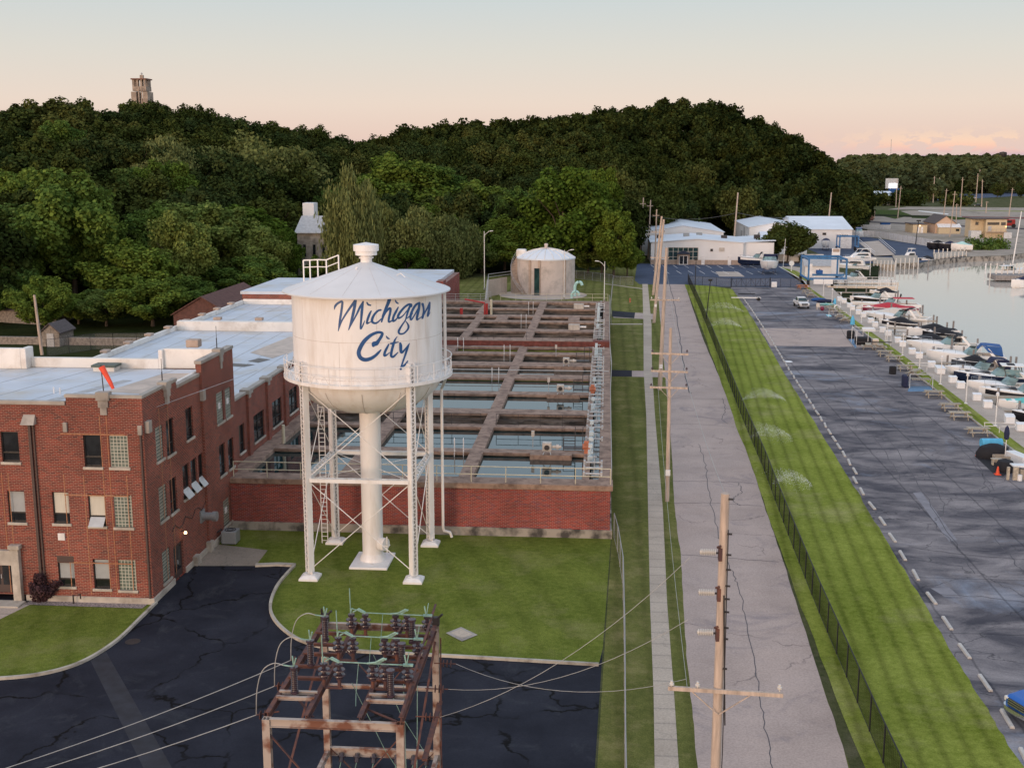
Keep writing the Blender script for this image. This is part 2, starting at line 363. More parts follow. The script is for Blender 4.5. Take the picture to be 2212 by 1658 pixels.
def leaf_mat(name, cols, trans=.25, ns=.45):
    m = bpy.data.materials.new(name); m.use_nodes = True; N = m.node_tree.nodes; L = m.node_tree.links; N.clear()
    o = N.new('ShaderNodeOutputMaterial'); oi = N.new('ShaderNodeObjectInfo'); r = N.new('ShaderNodeValToRGB')
    e = r.color_ramp.elements
    while len(e) < len(cols): e.new(.5)
    for k, c in enumerate(cols): e[k].position = k/(len(cols)-1); e[k].color = (*c, 1)
    tc = N.new('ShaderNodeTexCoord'); no = N.new('ShaderNodeTexNoise'); no.inputs['Scale'].default_value = ns; no.inputs['Detail'].default_value = 3 if ns > .2 else 1
    L.new(tc.outputs['Object'], no.inputs[0])
    ad = N.new('ShaderNodeMath'); ad.operation = 'MULTIPLY_ADD'; L.new(no.outputs['Fac'], ad.inputs[0]); ad.inputs[1].default_value = 2.4 if ns < .2 else .9; ad.inputs[2].default_value = -1.2 if ns < .2 else -.45
    a2 = N.new('ShaderNodeMath'); a2.operation = 'ADD'; a2.use_clamp = True; L.new(oi.outputs['Random'], a2.inputs[0]); L.new(ad.outputs[0], a2.inputs[1])
    L.new(a2.outputs[0], r.inputs[0])
    ge = N.new('ShaderNodeNewGeometry'); mr = N.new('ShaderNodeMapRange'); L.new(ge.outputs['Random Per Island'], mr.inputs[0]); mr.inputs[3].default_value = .68; mr.inputs[4].default_value = 1.4
    mm = N.new('ShaderNodeMixRGB'); mm.blend_type = 'MULTIPLY'; mm.inputs[0].default_value = 1; L.new(r.outputs[0], mm.inputs[1]); L.new(mr.outputs[0], mm.inputs[2])
    df = N.new('ShaderNodeBsdfDiffuse'); L.new(mm.outputs[0], df.inputs[0]); tl = N.new('ShaderNodeBsdfTranslucent'); L.new(mm.outputs[0], tl.inputs[0])
    mx = N.new('ShaderNodeMixShader'); mx.inputs[0].default_value = trans; L.new(df.outputs[0], mx.inputs[1]); L.new(tl.outputs[0], mx.inputs[2]); L.new(mx.outputs[0], o.inputs[0])
    M[name] = m
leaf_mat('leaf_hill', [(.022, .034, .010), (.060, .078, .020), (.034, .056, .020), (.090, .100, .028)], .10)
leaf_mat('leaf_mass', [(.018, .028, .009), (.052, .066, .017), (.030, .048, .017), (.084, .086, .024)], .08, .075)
leaf_mat('leaf_near', [(.080, .135, .022), (.150, .215, .042), (.076, .142, .036), (.190, .235, .062)])
leaf_mat('leaf_willow', [(.120, .145, .045), (.185, .205, .075), (.095, .125, .045)])
leaf_mat('leaf_bright', [(.09, .145, .022), (.13, .18, .030)])
leaf_mat('leaf_far', [(.050, .066, .032), (.090, .105, .045), (.065, .085, .038)], .05, .035)

# ------------------------------------------------------------------ object builders
def wloc(o):
    v = Vector((0, 0, 0))
    while o is not None: v += o.location; o = o.parent
    return v
def tag(o, label=None, cat=None, group=None, kind=None):
    if label: o['label'] = label
    if cat: o['category'] = cat
    if group: o['group'] = group
    if kind: o['kind'] = kind
    return o
def thing(name, label, cat, loc=(0, 0, 0), group=None):
    o = bpy.data.objects.new(name, None); COL.objects.link(o); o.location = loc; o.empty_display_size = .5
    return tag(o, label, cat, group)
class MB:
    def __init__(s): s.v = []; s.f = []
    def add(s, vs, fs):
        n = len(s.v); s.v += [tuple(p) for p in vs]; s.f += [tuple(n+i for i in f) for f in fs]; return s
    def box(s, x0, x1, y0, y1, z0, z1):
        return s.add([(x0, y0, z0), (x1, y0, z0), (x1, y1, z0), (x0, y1, z0), (x0, y0, z1), (x1, y0, z1), (x1, y1, z1), (x0, y1, z1)],
                     [(0, 3, 2, 1), (4, 5, 6, 7), (0, 1, 5, 4), (1, 2, 6, 5), (2, 3, 7, 6), (3, 0, 4, 7)])
    def obox(s, c, sx, sy, sz, rz=0.):     # rotated box, c = centre of its foot
        ca, sa = math.cos(rz), math.sin(rz); vs = []
        for z in (0, sz):
            for x, y in ((-1, -1), (1, -1), (1, 1), (-1, 1)):
                X, Y = x*sx/2, y*sy/2; vs.append((c[0]+X*ca-Y*sa, c[1]+X*sa+Y*ca, c[2]+z))
        return s.add(vs, [(0, 3, 2, 1), (4, 5, 6, 7), (0, 1, 5, 4), (1, 2, 6, 5), (2, 3, 7, 6), (3, 0, 4, 7)])
    def bar(s, p, q, w, h=None, upv=(0, 0, 1)):
        h = h or w; p = Vector(p); q = Vector(q); d = (q-p).normalized(); u = Vector(upv)
        if abs(d.dot(u)) > .98: u = Vector((0, 1, 0))
        a = d.cross(u).normalized()*(w/2); b = a.cross(d).normalized()*(h/2)
        vs = [p-a-b, p+a-b, p+a+b, p-a+b, q-a-b, q+a-b, q+a+b, q-a+b]
        return s.add(vs, [(0, 3, 2, 1), (4, 5, 6, 7), (0, 1, 5, 4), (1, 2, 6, 5), (2, 3, 7, 6), (3, 0, 4, 7)])
    def tube(s, pts, r, n=8, r1=None, caps=True):
        pts = [Vector(p) for p in pts]; k = len(pts); rs = [r+((r1 if r1 is not None else r)-r)*i/(k-1) for i in range(k)]
        vs = []; ref = None
        for i, p in enumerate(pts):
            d = (pts[min(i+1, k-1)]-pts[max(i-1, 0)]).normalized()
            if ref is None: ref = Vector((0, 0, 1)) if abs(d.z) < .9 else Vector((1, 0, 0))
            a = d.cross(ref); a = a.normalized() if a.length > 1e-4 else d.orthogonal().normalized(); b = d.cross(a).normalized(); ref = b*-1 if False else ref
            for j in range(n):
                t = 2*math.pi*j/n; vs.append(p+a*math.cos(t)*rs[i]+b*math.sin(t)*rs[i])
        fs = [(i*n+j, i*n+(j+1) % n, (i+1)*n+(j+1) % n, (i+1)*n+j) for i in range(k-1) for j in range(n)]
        if caps: fs += [tuple(range(n-1, -1, -1)), tuple((k-1)*n+j for j in range(n))]
        return s.add(vs, fs)
    def lathe(s, prof, c=(0, 0, 0), n=24, a0=0, a1=2*math.pi):
        full = abs(a1-a0-2*math.pi) < 1e-6; m = n if full else n+1; vs = []
        for r, z in prof:
            for j in range(m):
                t = a0+(a1-a0)*j/n; vs.append((c[0]+r*math.cos(t), c[1]+r*math.sin(t), c[2]+z))
        fs = [(i*m+j, i*m+(j+1) % m, (i+1)*m+(j+1) % m, (i+1)*m+j) for i in range(len(prof)-1) for j in range(n)]
        return s.add(vs, fs)
    def ring(s, c, r, w, n=40, a0=0, a1=2*math.pi, z=0):
        pts = [(c[0]+r*math.cos(a0+(a1-a0)*j/n), c[1]+r*math.sin(a0+(a1-a0)*j/n), c[2]+z) for j in range(n+1)]
        return s.tube(pts, w, 6, caps=False)
    def prism(s, pts, z0, z1):
        tri = tessellate_polygon([[Vector((p[0], p[1], 0)) for p in pts]]); n = len(pts)
        vs = [(p[0], p[1], z1) for p in pts]+[(p[0], p[1], z0) for p in pts]
        fs = [t if _ccw(pts, t) else t[::-1] for t in tri]
        fs += [tuple(n+i for i in f[::-1]) for f in fs] if z1 > z0 else []
        if z1 > z0: fs += [(i, n+i, n+(i+1) % n, (i+1) % n) for i in range(n)]
        return s.add(vs, fs)
    def sheet(s, pts, z):
        tri = tessellate_polygon([[Vector((p[0], p[1], 0)) for p in pts]])
        return s.add([(p[0], p[1], z) for p in pts], [t if _ccw(pts, t) else t[::-1] for t in tri])
    def build(s, name, mt, parent=None, smooth=False, bevel=0, loc=None):
        me = bpy.data.meshes.new(name); o = bpy.data.objects.new(name, me); COL.objects.link(o)
        if parent is not None: off = wloc(parent); o.parent = parent
        elif loc is not None: off = Vector(loc); o.location = off
        else:
            a = np.array(s.v); off = Vector(((a[:, 0].min()+a[:, 0].max())/2, (a[:, 1].min()+a[:, 1].max())/2, a[:, 2].min())); o.location = off
        me.from_pydata([(x-off.x, y-off.y, z-off.z) for x, y, z in s.v], [], s.f)
        me.materials.append(M[mt] if isinstance(mt, str) else mt)
        if smooth: me.polygons.foreach_set('use_smooth', [True]*len(me.polygons)); me.set_sharp_from_angle(angle=rad(38))
        if bevel:
            b = o.modifiers.new('bevel', 'BEVEL'); b.width = bevel; b.segments = 2; b.limit_method = 'ANGLE'
        me.update(); return o
def build_each(m, name, mt, parent, **k):
    """one object for every cluster of touching pieces"""
    n = len(m.v); par = list(range(n))
    def find(a):
        while par[a] != a: par[a] = par[par[a]]; a = par[a]
        return a
    for f in m.f:
        for i in f[1:]: par[find(i)] = find(f[0])
    comp = {}
    for i in range(n): comp.setdefault(find(i), []).append(i)
    A_ = np.array(m.v); bx = [[A_[c].min(0)-.02, A_[c].max(0)+.02, {r}] for r, c in comp.items()]; ch = True
    while ch:
        ch = False
        for i in range(len(bx)):
            for j in range(len(bx)-1, i, -1):
                if (bx[i][0] <= bx[j][1]).all() and (bx[j][0] <= bx[i][1]).all(): bx[i] = [np.minimum(bx[i][0], bx[j][0]), np.maximum(bx[i][1], bx[j][1]), bx[i][2] | bx[j][2]]; del bx[j]; ch = True
    out = []
    for _, _, rs in bx:
        ids = [i for i in range(n) if find(i) in rs]; mp = {a: b for b, a in enumerate(ids)}; q = MB(); q.v = [m.v[i] for i in ids]; q.f = [tuple(mp[i] for i in f) for f in m.f if f[0] in mp]; out.append(q.build(name, mt, parent, **k))
    return out
def _ccw(pts, t):
    a, b, c = (pts[i] for i in t); return (b[0]-a[0])*(c[1]-a[1])-(b[1]-a[1])*(c[0]-a[0]) > 0
def copy_tree(o, parent=None):
    c = o.copy(); COL.objects.link(c); c.parent = parent
    for ch in list(o.children): copy_tree(ch, c)
    return c
def place(proto, used, loc, rz=0, label=None, sc=None):
    o = proto if not used else copy_tree(proto)
    o.location = loc; o.rotation_euler = (0, 0, rz)
    if sc: o.scale = sc
    if label: o['label'] = label
    return o
def struct(name, mb, mt, **k): return tag(mb.build(name, mt, **k), kind='structure')
def ribbon(pts, w, side=0):
    """closed outline round a polyline; side 0 = centred, 1 = to the left, -1 = to the right"""
    P = [Vector((p[0], p[1])) for p in pts]; Lf = []; Rt = []
    for i, p in enumerate(P):
        d = (P[min(i+1, len(P)-1)]-P[max(i-1, 0)]).normalized(); n = Vector((-d.y, d.x))
        Lf.append(p+n*w*(1 if side == 1 else .5 if side == 0 else 0)); Rt.append(p-n*w*(1 if side == -1 else .5 if side == 0 else 0))
    return [tuple(p) for p in Rt]+[tuple(p) for p in reversed(Lf)]
def smooth_line(pts, k=6):
    out = []; n = len(pts)
    for i in range(n-1):
        p0, p1, p2, p3 = pts[max(i-1, 0)], pts[i], pts[i+1], pts[min(i+2, n-1)]
        for j in range(k):
            t = j/k; out.append(tuple(.5*((2*b)+(-a+c)*t+(2*a-5*b+4*c-d)*t*t+(-a+3*b-3*c+d)*t**3) for a, b, c, d in zip(p0, p1, p2, p3)))
    return out+[tuple(pts[-1])]
# ------------------------------------------------------------------ the ground
QUAY = [(41.6, -200), (41.6, 100), (42.0, 119), (42.4, 137), (42.8, 150), (43.3, 168), (44.0, 190), (44.7, 210), (45.2, 224), (46.7, 246)]
SHORE = QUAY+[(50, 262), (58, 284), (66, 299), (68.5, 308), (73.3, 305.8), (80, 309), (87, 320), (98.3, 331), (110, 336), (119, 346), (180, 352), (900, 300)]
g = MB(); g.sheet([(-2500, -200)]+SHORE+[(2500, 300), (6000, 9000), (-6000, 9000)], 0.)
struct('ground', g, 'far_ground', loc=(0, 0, 0))
g = MB()
for a, b in zip(SHORE, SHORE[1:]): g.add([(a[0], a[1], .01), (b[0], b[1], .01), (b[0], b[1], -3), (a[0], a[1], -3)], [(0, 1, 2, 3)])
struct('quay_wall', g, 'stained_base', loc=(40, 0, 0))
w = MB(); w.add([(35, -200, -1.3), (2500, -200, -1.3), (2500, 420, -1.3), (35, 420, -1.3)], [(0, 1, 2, 3)]); struct('harbour_water', w, 'harbour_water', loc=(35, -200, -1.3))
def A(*p): return [at(u, v)[:2] for u, v in p]
def sheet(name, pts, z, mt): m = MB(); m.sheet([(p[0], p[1]) for p in pts], z); return struct(name, m, mt, loc=(pts[0][0], pts[0][1], z))
VL = A((1285, 1658), (1302, 1400), (1312, 1170))
sheet('asphalt_yard', [(-90, 20), (1.7, 20), VL[0], VL[1], (.6, 79.5), (-90, 79.5)], .004, 'sealed_asphalt')
sheet('grass_verge', [(2.0, 15)]+[(VL[0][0]+.1, VL[0][1]), (VL[1][0]+.1, VL[1][1]), (.7, 79), (.7, 190), (-12, 192), (-12, 300), (7.5, 300), (7.9, 256), (16.9, 254), (14.6, 180), (13.6, 120), (12.4, 90), (11, 50), (10, 15)], .008, 'verge')
sw = [(1.9, 15), (2.1, 30), (2.45, 47.5), (2.68, 54.7), (2.94, 67.1), (3.47, 86.2), (4.4, 119.2), (4.95, 146.4), (6.21, 189.2), (7.85, 252)]
swr = [(2.9, 15), (3.15, 30), (3.5, 47.6), (3.69, 54.7), (3.96, 67.2), (4.59, 86.3), (5.3, 119.2), (6.0, 146.5), (7.5, 189.3), (9.0, 252)]
sheet('sidewalk', sw+swr[::-1], .018, 'concrete_walk')
rl = [(3.2, 5), (3.8, 25), (4.32, 47.6), (4.51, 54.8), (4.76, 63.7), (5.28, 75.8), (5.5, 86.4), (6.04, 100.4), (6.7, 119.3), (7.6, 146.7), (9.0, 189.5), (10.9, 252)]
rr = [(8.7, 5), (9.8, 25), (10.9, 48.2), (11.2, 56.4), (11.6, 66.4), (12.1, 78.7), (12.4, 88.2), (12.9, 100.9), (13.5, 119.9), (14.1, 147.2), (14.7, 179.5), (16.9, 252)]
random.seed(3)
def ragged(p, amp=.035, k=7):
    q = smooth_line(p, k); return [(x+random.uniform(-amp, amp), y) for x, y in q]
sheet('road', ragged(rl)+ragged(rr)[::-1], .014, 'road_asphalt')
for z_, pts, mt in ((.016, A((1325, 672), (1413, 678), (1413, 690), (1325, 686)), 'road_asphalt'), (.016, A((1321, 800), (1455, 802), (1455, 815), (1321, 813)), 'road_asphalt')):
    sheet('driveway', pts, z_, mt)
sheet('driveway_apron', A((1321, 799), (1365, 800), (1365, 813.5), (1321, 813)), .022, 'sealed_asphalt')
sheet('driveway_apron', A((1322, 671), (1372, 675), (1370, 687.5), (1322, 684)), .022, 'sealed_asphalt')
struct('footpath', MB().sheet([(-.2, 252.6), (8.1, 242.5), (8.1, 241.2), (-.2, 251.3)], .02), 'concrete_walk')
struct('footpath', MB().sheet([(-12, 270.5), (-.2, 252.6), (-.2, 251.3), (-12, 269)], .02), 'concrete_walk')
struct('footpath', MB().sheet(A((1318, 699), (1388, 699), (1388, 701), (1318, 701)), .02), 'concrete_walk')
# tower lawn
curbR = smooth_line(A((637, 1222), (600, 1265), (584, 1310), (597, 1345), (640, 1380), (700, 1400), (770, 1408), (1000, 1420), (1293, 1437)), 6)
lawn = [(-26.5, 79.6)]+[(-26.5, 76.6)]+A((470, 1175), (578, 1188), (552, 1222))+curbR+[(VL[1][0], VL[1][1]), (.65, 79.3)]
sheet('lawn', lawn, .012, 'lawn')
sheet('concrete_slab', [(-26.55, 76.6), (-26.55, 71.4)]+A((432, 1222), (552, 1222), (578, 1188), (470, 1175)), .014, 'slab_concrete')
struct('curb', MB().prism(ribbon(curbR, .17), 0, .15), 'curb_stone'); struct('curb', MB().prism(ribbon(A((552, 1222), (600, 1220), (637, 1222)), .42), 0, .13), 'curb_stone')
curbL = smooth_line(A((-200, 1475), (0, 1467), (100, 1455), (180, 1430), (250, 1387), (300, 1340), (338, 1302)), 6)
sheet('front_lawn', curbL+[(-28, 63.75), (-36.6, 63.75)]+A((70, 1303), (0, 1337), (-200, 1420)), .012, 'lawn')
struct('curb', MB().prism(ribbon(curbL, .17), 0, .15), 'curb_stone')
sheet('entrance_path', [(-45, 64.4), (-35.2, 64.4)]+A((70, 1303), (0, 1337), (-200, 1420)), .016, 'quay_concrete')
sheet('gravel_bed', [(-34.2, 64.5), (-26.9, 64.5), (-27.0, 63.7), (-34.2, 63.75)], .03, 'gravel_mix')
# paving details on the sealed yard
for (u, v, r) in ((287, 1385, .42), (905, 1690-75, .0)):
    if r: struct('manhole_cover', MB().lathe([(r, .012), (r*.8, .02), (0, .02)], (*at(u, v)[:2], 0), 20), 'bolt_dark')
mat('yard_patch', (.021, .023, .032), .8, var=.3, scale=1.2)
struct('patch_strip', MB().sheet(A((190, 1415), (225, 1400), (372, 1658), (310, 1658)), .008), 'yard_patch')
hp = at(993, 1368); m = MB().sheet(A((963, 1368), (996, 1355), (1032, 1372), (998, 1386)), .05); struct('valve_pit_slab', m, 'coping_stone')
struct('valve_pit_slab', MB().sheet(A((973, 1368), (996, 1359), (1021, 1371), (998, 1380)), .056), 'concrete_walk')
# mown strip, parking lot, quay
fence_line = [(12.46, 40), (12.46, 48.3), (12.6, 57.6), (12.75, 67), (13.05, 78.3), (13.4, 89.5), (13.75, 99.4), (14.1, 115.6), (14.75, 137.9), (15.7, 170), (16.9, 214.8), (17.7, 252)]
lawnR = [(18.1, 30), (18.5, 49.5), (18.65, 54.4), (18.9, 61.6), (19.4, 71.6), (19.85, 81.9), (20.3, 92.7), (20.9, 108.4), (21.55, 125.2), (22.4, 147.9), (23.7, 175.5), (25.1, 212), (25.9, 243)]
sheet('mown_strip', [(11.2, 20)]+ragged([(p[0]-.9, p[1]) for p in fence_line], .06, 4)+[(17.2, 252), (22.5, 249)]+ragged(lawnR, .07, 8)[::-1]+[(18, 20)], .020, 'mown_strip')
lotR = [(41.5, 228), (41, 208), (40.3, 188), (39.9, 175), (39.5, 164), (38.9, 148), (38.5, 134), (38, 120), (37.6, 100), (37.4, 40)]
sheet('parking_lot', [(17.6, -20)]+[(p[0]-.3, p[1]) for p in lawnR[::2]]+[(26.1, 247.2), (41, 247.6), (42, 240)]+lotR+[(37.4, -20)], .010, 'lot_asphalt')
gr = A(B3(360, 420), B3(450, 490), B3(610, 600), B3(830, 760), B4(440, 185), B4(800, 475), B4(1000, 600), B4(1250, 775), B4(1450, 930), B4(1809, 1235))
gr = [(42.3, 247.6), (42.0, 230), (41.6, 208), (41.1, 190), (40.8, 175), (40.3, 157), (39.8, 145), (39.4, 132), (38.9, 119), (38.4, 100), (38.2, -20)]
lr2 = [(41.3, 247.6), (40.9, 228), (40.5, 208), (39.8, 188), (39.4, 175), (39.0, 164), (38.4, 148), (38.0, 134), (37.5, 120), (37.1, 100), (36.9, -20)]
sheet('quay_walk', [(q[0]-.35, q[1]) for q in gr]+[(41.6, -20)]+[(q[0], q[1]) for q in QUAY[1:]]+[(50, 262), (56, 282), (45, 300), (43, 296)], .012, 'quay_concrete')
sheet('grass_strip', lr2+gr[::-1], .024, 'mown_strip')
struct('curb', MB().prism(ribbon(lr2, .16), 0, .14), 'curb_stone')
sheet('lot_patch', [(24.3, 186), (39, 186), (38.6, 168), (23.6, 168)], .015, 'road_asphalt')
mat('lot_pale', (.23, .225, .25), .9, var=.15, scale=.8)
sheet('lot_patch', A((1972, 1064), (1990, 1062), (2068, 1166), (2050, 1169)), .015, 'lot_pale')
sheet('lot_patch', A((2010, 1270), (2050, 1268), (2075, 1290), (2040, 1288)), .0154, 'lot_pale')
sheet('marina_yard', [(6.4, 260), (7.2, 252), (26.1, 247.2), (41, 248), (42.3, 247.7), (43.3, 262), (43, 297), (56, 300), (68.5, 308.4), (80, 309.6), (87, 320.6), (98.2, 331.6), (101, 351), (98, 378), (90, 415), (75, 425), (60, 400), (60, 320), (36, 303), (8, 303)], .012, 'yard_asphalt')
sheet('rail_yard', [(76, 440), (100, 425), (101, 352), (98.6, 331.6), (110, 336.6), (119, 346.6), (180, 352.6), (700, 320), (900, 420), (700, 640), (160, 640), (95, 560)], .02, 'gravel_yard')
sheet('highway', [(150, 650), (600, 560), (900, 640), (900, 690), (400, 655), (170, 690)], .06, 'gravel_yard')
for k, (dy) in enumerate((0, 7)):
    sheet('railway_track', [(70, 560+dy), (130, 500+dy), (190, 440+dy), (420, 380+dy), (420, 376+dy), (188, 436+dy), (127, 496+dy), (66, 556+dy)], .05, 'ballast')
sheet('grass_field', [(185, 640), (420, 540), (700, 560), (700, 640), (260, 668)], .04, 'mown_strip')
struct('curb', MB().prism(ribbon([(42.9, 296), (43.3, 262), (42.2, 248.2)], .2), 0, .14), 'white_trim')
sheet('marina_lawn', [(43, 296), (45.5, 285), (45.2, 262), (43.4, 262)], .03, 'mown_strip')
# parking bay lines on the marina yard
ln = MB()
for k in range(11):
    for y0, y1 in ((276, 283.5), (291, 299)): ln.add([(12+k*2.75, y0, .022), (12.13+k*2.75, y0, .022), (11.43+k*2.75, y1, .022), (11.3+k*2.75, y1, .022)], [(0, 1, 2, 3)])
struct('bay_lines', ln, 'white_trim')
struct('yard_slab', MB().sheet([(25.8, 270), (31.5, 270), (31.3, 282), (26, 282)], .02), 'quay_concrete')

# ------------------------------------------------------------------ brick filtration building: three-storey block and long wing
def tr(x, z): return x*.984, 26-(26-z)*.984
FY, SX = 64.45, -26.57
bld = thing('brick_building', 'red brick waterworks building of three storeys with a long low white-roofed wing', 'building', (-33, 72, 0))
def facade(kind, plane, s0, s1, z0, z1, openings, depth=.22):
    """wall face with real openings. kind 'f' faces the viewer (-Y), 's' faces +X"""
    P = (lambda s, z, d: (s, plane+d, z)) if kind == 'f' else (lambda s, z, d: (plane-d, s, z))
    m = MB(); ss = sorted({s0, s1, *[min(max(o[i], s0), s1) for o in openings for i in (0, 1)]}); zz = sorted({z0, z1, *[o[i] for o in openings for i in (2, 3)]})
    for a, b in zip(ss, ss[1:]):
        for c, d in zip(zz, zz[1:]):
            if any(o[0] <= a+1e-6 and b <= o[1]+1e-6 and o[2] <= c+1e-6 and d <= o[3]+1e-6 for o in openings): continue
            m.add([P(a, c, 0), P(b, c, 0), P(b, d, 0), P(a, d, 0)], [(0, 1, 2, 3)])
    for a, b, c, d in [o[:4] for o in openings]:
        m.add([P(a, c, 0), P(b, c, 0), P(b, d, 0), P(a, d, 0), P(a, c, depth), P(b, c, depth), P(b, d, depth), P(a, d, depth)],
              [(0, 4, 5, 1), (1, 5, 6, 2), (2, 6, 7, 3), (3, 7, 4, 0)])
    return m, P
def slab(P, a, b, c, d, n0, n1):      # box between depths n0 (outer) and n1
    m = MB(); q = [P(s, z, n) for n in (n0, n1) for s, z in ((a, c), (b, c), (b, d), (a, d))]
    xs, ys, zs = zip(*q); return m.box(min(xs), max(xs), min(ys), max(ys), min(zs), max(zs))
def window(P, o, parent, kind='sash', sill=True):
    a, b, c, d = o[:4]; w = .055
    if kind == 'block':
        f = slab(P, a, b, c, d, .06, .16).build('glass_block_window', 'glass_block', parent)
        if len(o) > 5: slab(P, (a+b)/2-.22, (a+b)/2+.22, c+(d-c)*.45, c+(d-c)*.45+.42, .03, .058).build('vent', 'white_trim', f)
    else:
        m = MB()
        for q in ((a, a+w, c, d), (b-w, b, c, d), (a+w, b-w, d-w, d), (a+w, b-w, c, c+w)): m.v, m.f = (lambda t: (m.v+t.v, m.f+[tuple(len(m.v)+i for i in ff) for ff in t.f]))(slab(P, *q, .10, .19))
        zm = c+(d-c)*.30
        bars = [(a+w, b-w, zm-.035, zm+.035)]
        if kind == 'wide': bars += [((a+b)/2-.03, (a+b)/2+.03, c+w, d-w), (a+w, b-w, d-(d-c)*.3, d-(d-c)*.3+.05)]
        for q in bars:
            t = slab(P, *q, .11, .18); n = len(m.v); m.v += t.v; m.f += [tuple(n+i for i in ff) for ff in t.f]
        f = m.build('window', 'bronze_frame', parent)
        slab(P, a+w, b-w, c+w, d-w, .165, .175).build('pane', 'dark_glass', f)
        if kind == 'blind': slab(P, a+w, b-w, zm+.035, d-w, .150, .160).build('blind', 'blind_cream', f)
        if kind == 'shade': slab(P, a+w, b-w, zm+.035, d-w, .150, .160).build('blind', 'blind_grey', f)
        if kind == 'open' or (len(o) > 5 and o[5] == 'open'):
            s = P(a+w, zm-.06, .10); e = P(b-w, zm-.06, .10); s2 = P(a+w, c+.03, -.32); e2 = P(b-w, c+.03, -.32)
            MB().add([s, e, e2, s2, tuple(np.array(s)+(0, 0, -.03)), tuple(np.array(e)+(0, 0, -.03)), tuple(np.array(e2)+(0, 0, -.03)), tuple(np.array(s2)+(0, 0, -.03))],
                     [(0, 3, 2, 1), (4, 5, 6, 7), (0, 1, 5, 4), (1, 2, 6, 5), (2, 3, 7, 6), (3, 0, 4, 7)]).build('hopper_sash', 'pale_metal', f)
    if sill: slab(P, a-.08, b+.08, c-.15, c, -.09, .10).build('sill', 'limestone', f)
def op(x0, x1, z0, z1, *k): a, za = tr(x0, z0); b, zb = tr(x1, z1); return (a, b, za, zb, *k)
front = [op(-35.79, -34.7, 8.3, 10.15, 'sash'), op(-30.72, -29.66, 8.1, 10.05, 'sash'), op(-29.13, -28.0, 8.1, 10.05, 'block'),
         op(-35.67, -34.61, 4.55, 6.5, 'shade'), op(-32.89, -31.86, 4.55, 6.5, 'blind'), op(-30.68, -29.65, 4.45, 6.4, 'blind', 'open'), op(-29.1, -27.98, 4.4, 6.4, 'block'),
         op(-32.86, -31.83, .57, 2.08, 'shade'), op(-30.65, -29.62, .49, 2.35, 'shade'), op(-29.07, -27.99, .44, 2.35, 'block'),
         op(-38.4, -37.3, 8.3, 10.15, 'sash'), op(-38.3, -37.2, 4.55, 6.5, 'blind'), op(-41.2, -40.1, 8.3, 10.15, 'sash'), op(-41.2, -40.1, 4.55, 6.5, 'shade'),
         op(-37.4, -35.62, .02, 2.2, 'door')]
m, PF = facade('f', FY, -46, SX, .38, 12.05, front); m.build('front_wall', 'brick', bld)
sideo = [(a*.984, b*.984, tr(0, c)[1], tr(0, d)[1], *k) for a, b, c, d, *k in (
    (69.0, 70.3, 7.9, 10.15, 'sash'), (67.26, 68.45, 8.0, 10.1, 'block'), (72.45, 73.75, 8.1, 10.15, 'sash'), (71.4, 72.6, 4.4, 6.6, 'sash', 'open'), (72.9, 74.05, 4.4, 6.6, 'sash', 'open'),
    (74.35, 75.3, 4.4, 6.6, 'sash', 'open'), (69.05, 70.25, 4.15, 6.35, 'sash'), (67.25, 68.5, 4.2, 6.35, 'block'), (67.2, 68.5, .25, 2.25, 'block'), (69.1, 70.8, -.35, 1.95, 'door'))]
side2 = [(a*.984, b*.984, tr(0, c)[1], tr(0, d)[1], *k) for a, b, c, d, *k in (
    (78.1, 79.55, 7.9, 10.05, 'block', 1), (80.0, 81.3, 7.9, 10.0, 'block', 1), (78.2, 79.5, 4.1, 6.3, 'sash'), (80.15, 81.4, 4.1, 6.25, 'sash'), (78.5, 79.9, .3, 2.2, 'block', 1), (80.3, 81.5, .3, 2.1, 'block', 1))]
m, PS = facade('s', SX, FY, 74.2, .38, 12.05, sideo); m.build('side_wall', 'brick', bld)
m, PS2 = facade('s', SX+.14, 74.2, 80.8, .38, 12.5, side2); m.box(SX-.2, SX+.14, 74.195, 74.2, .38, 12.5); m.build('side_wall', 'brick', bld)
for P, ops in ((PF, front), (PS, sideo), (PS2, side2)):
    for o in ops:
        if o[4] == 'door':
            f = slab(P, o[0], o[1], o[2], o[3], .12, .2).build('door', 'louver_brown', bld); q = (o[0]+o[1])/2
            slab(P, o[0]+.25, q-.08, o[2]+.5, o[3]-.25, .105, .118).build('pane', 'dark_glass', f); slab(P, q+.08, o[1]-.2, o[2]+.5, o[3]-.25, .105, .118).build('pane', 'dark_glass', f)
            slab(P, q-.02, q+.02, o[2]+.9, o[2]+1.15, .05, .118).build('handle', 'pale_metal', f)
        else: window(P, o, bld, o[4])
slab(PF, *op(-32.86, -31.83, 2.1, 2.5)[:4], -.02, .1).build('louver', 'louver_brown', bld)
# limestone base course, copings, pilaster stones
m = MB(); m.box(-34.4, SX+.09, FY-.09, FY+.3, 0, .38); m.box(SX-.3, SX+.09, FY+.3, 67.9, 0, .38); m.box(SX-.3, SX+.09, 69.9, 74.2, 0, .38); m.box(SX-.3, SX+.24, 74.2, 80.9, 0, .45); m.box(SX-.02, SX+.34, 71.2, 71.9, 0, .62)
m.box(SX-.3, SX+.34, 73.9, 74.5, .0, .72); m.build('base_course', 'limestone', bld, bevel=.02)
m = MB(); m.box(-46, -31.16, FY-.06, FY+.28, 12.05, 12.27); m.box(-31.16, SX+.06, FY-.07, FY+.28, 12.50, 12.70); m.box(SX-.28, SX+.07, FY+.28, 70.0, 12.50, 12.70)
m.box(SX-.28, SX+.06, 70.0, 74.1, 12.05, 12.27); m.box(SX-.3, SX+.2, 74.1, 80.85, 12.85, 13.07); m.build('coping', 'coping_stone', bld, bevel=.02)
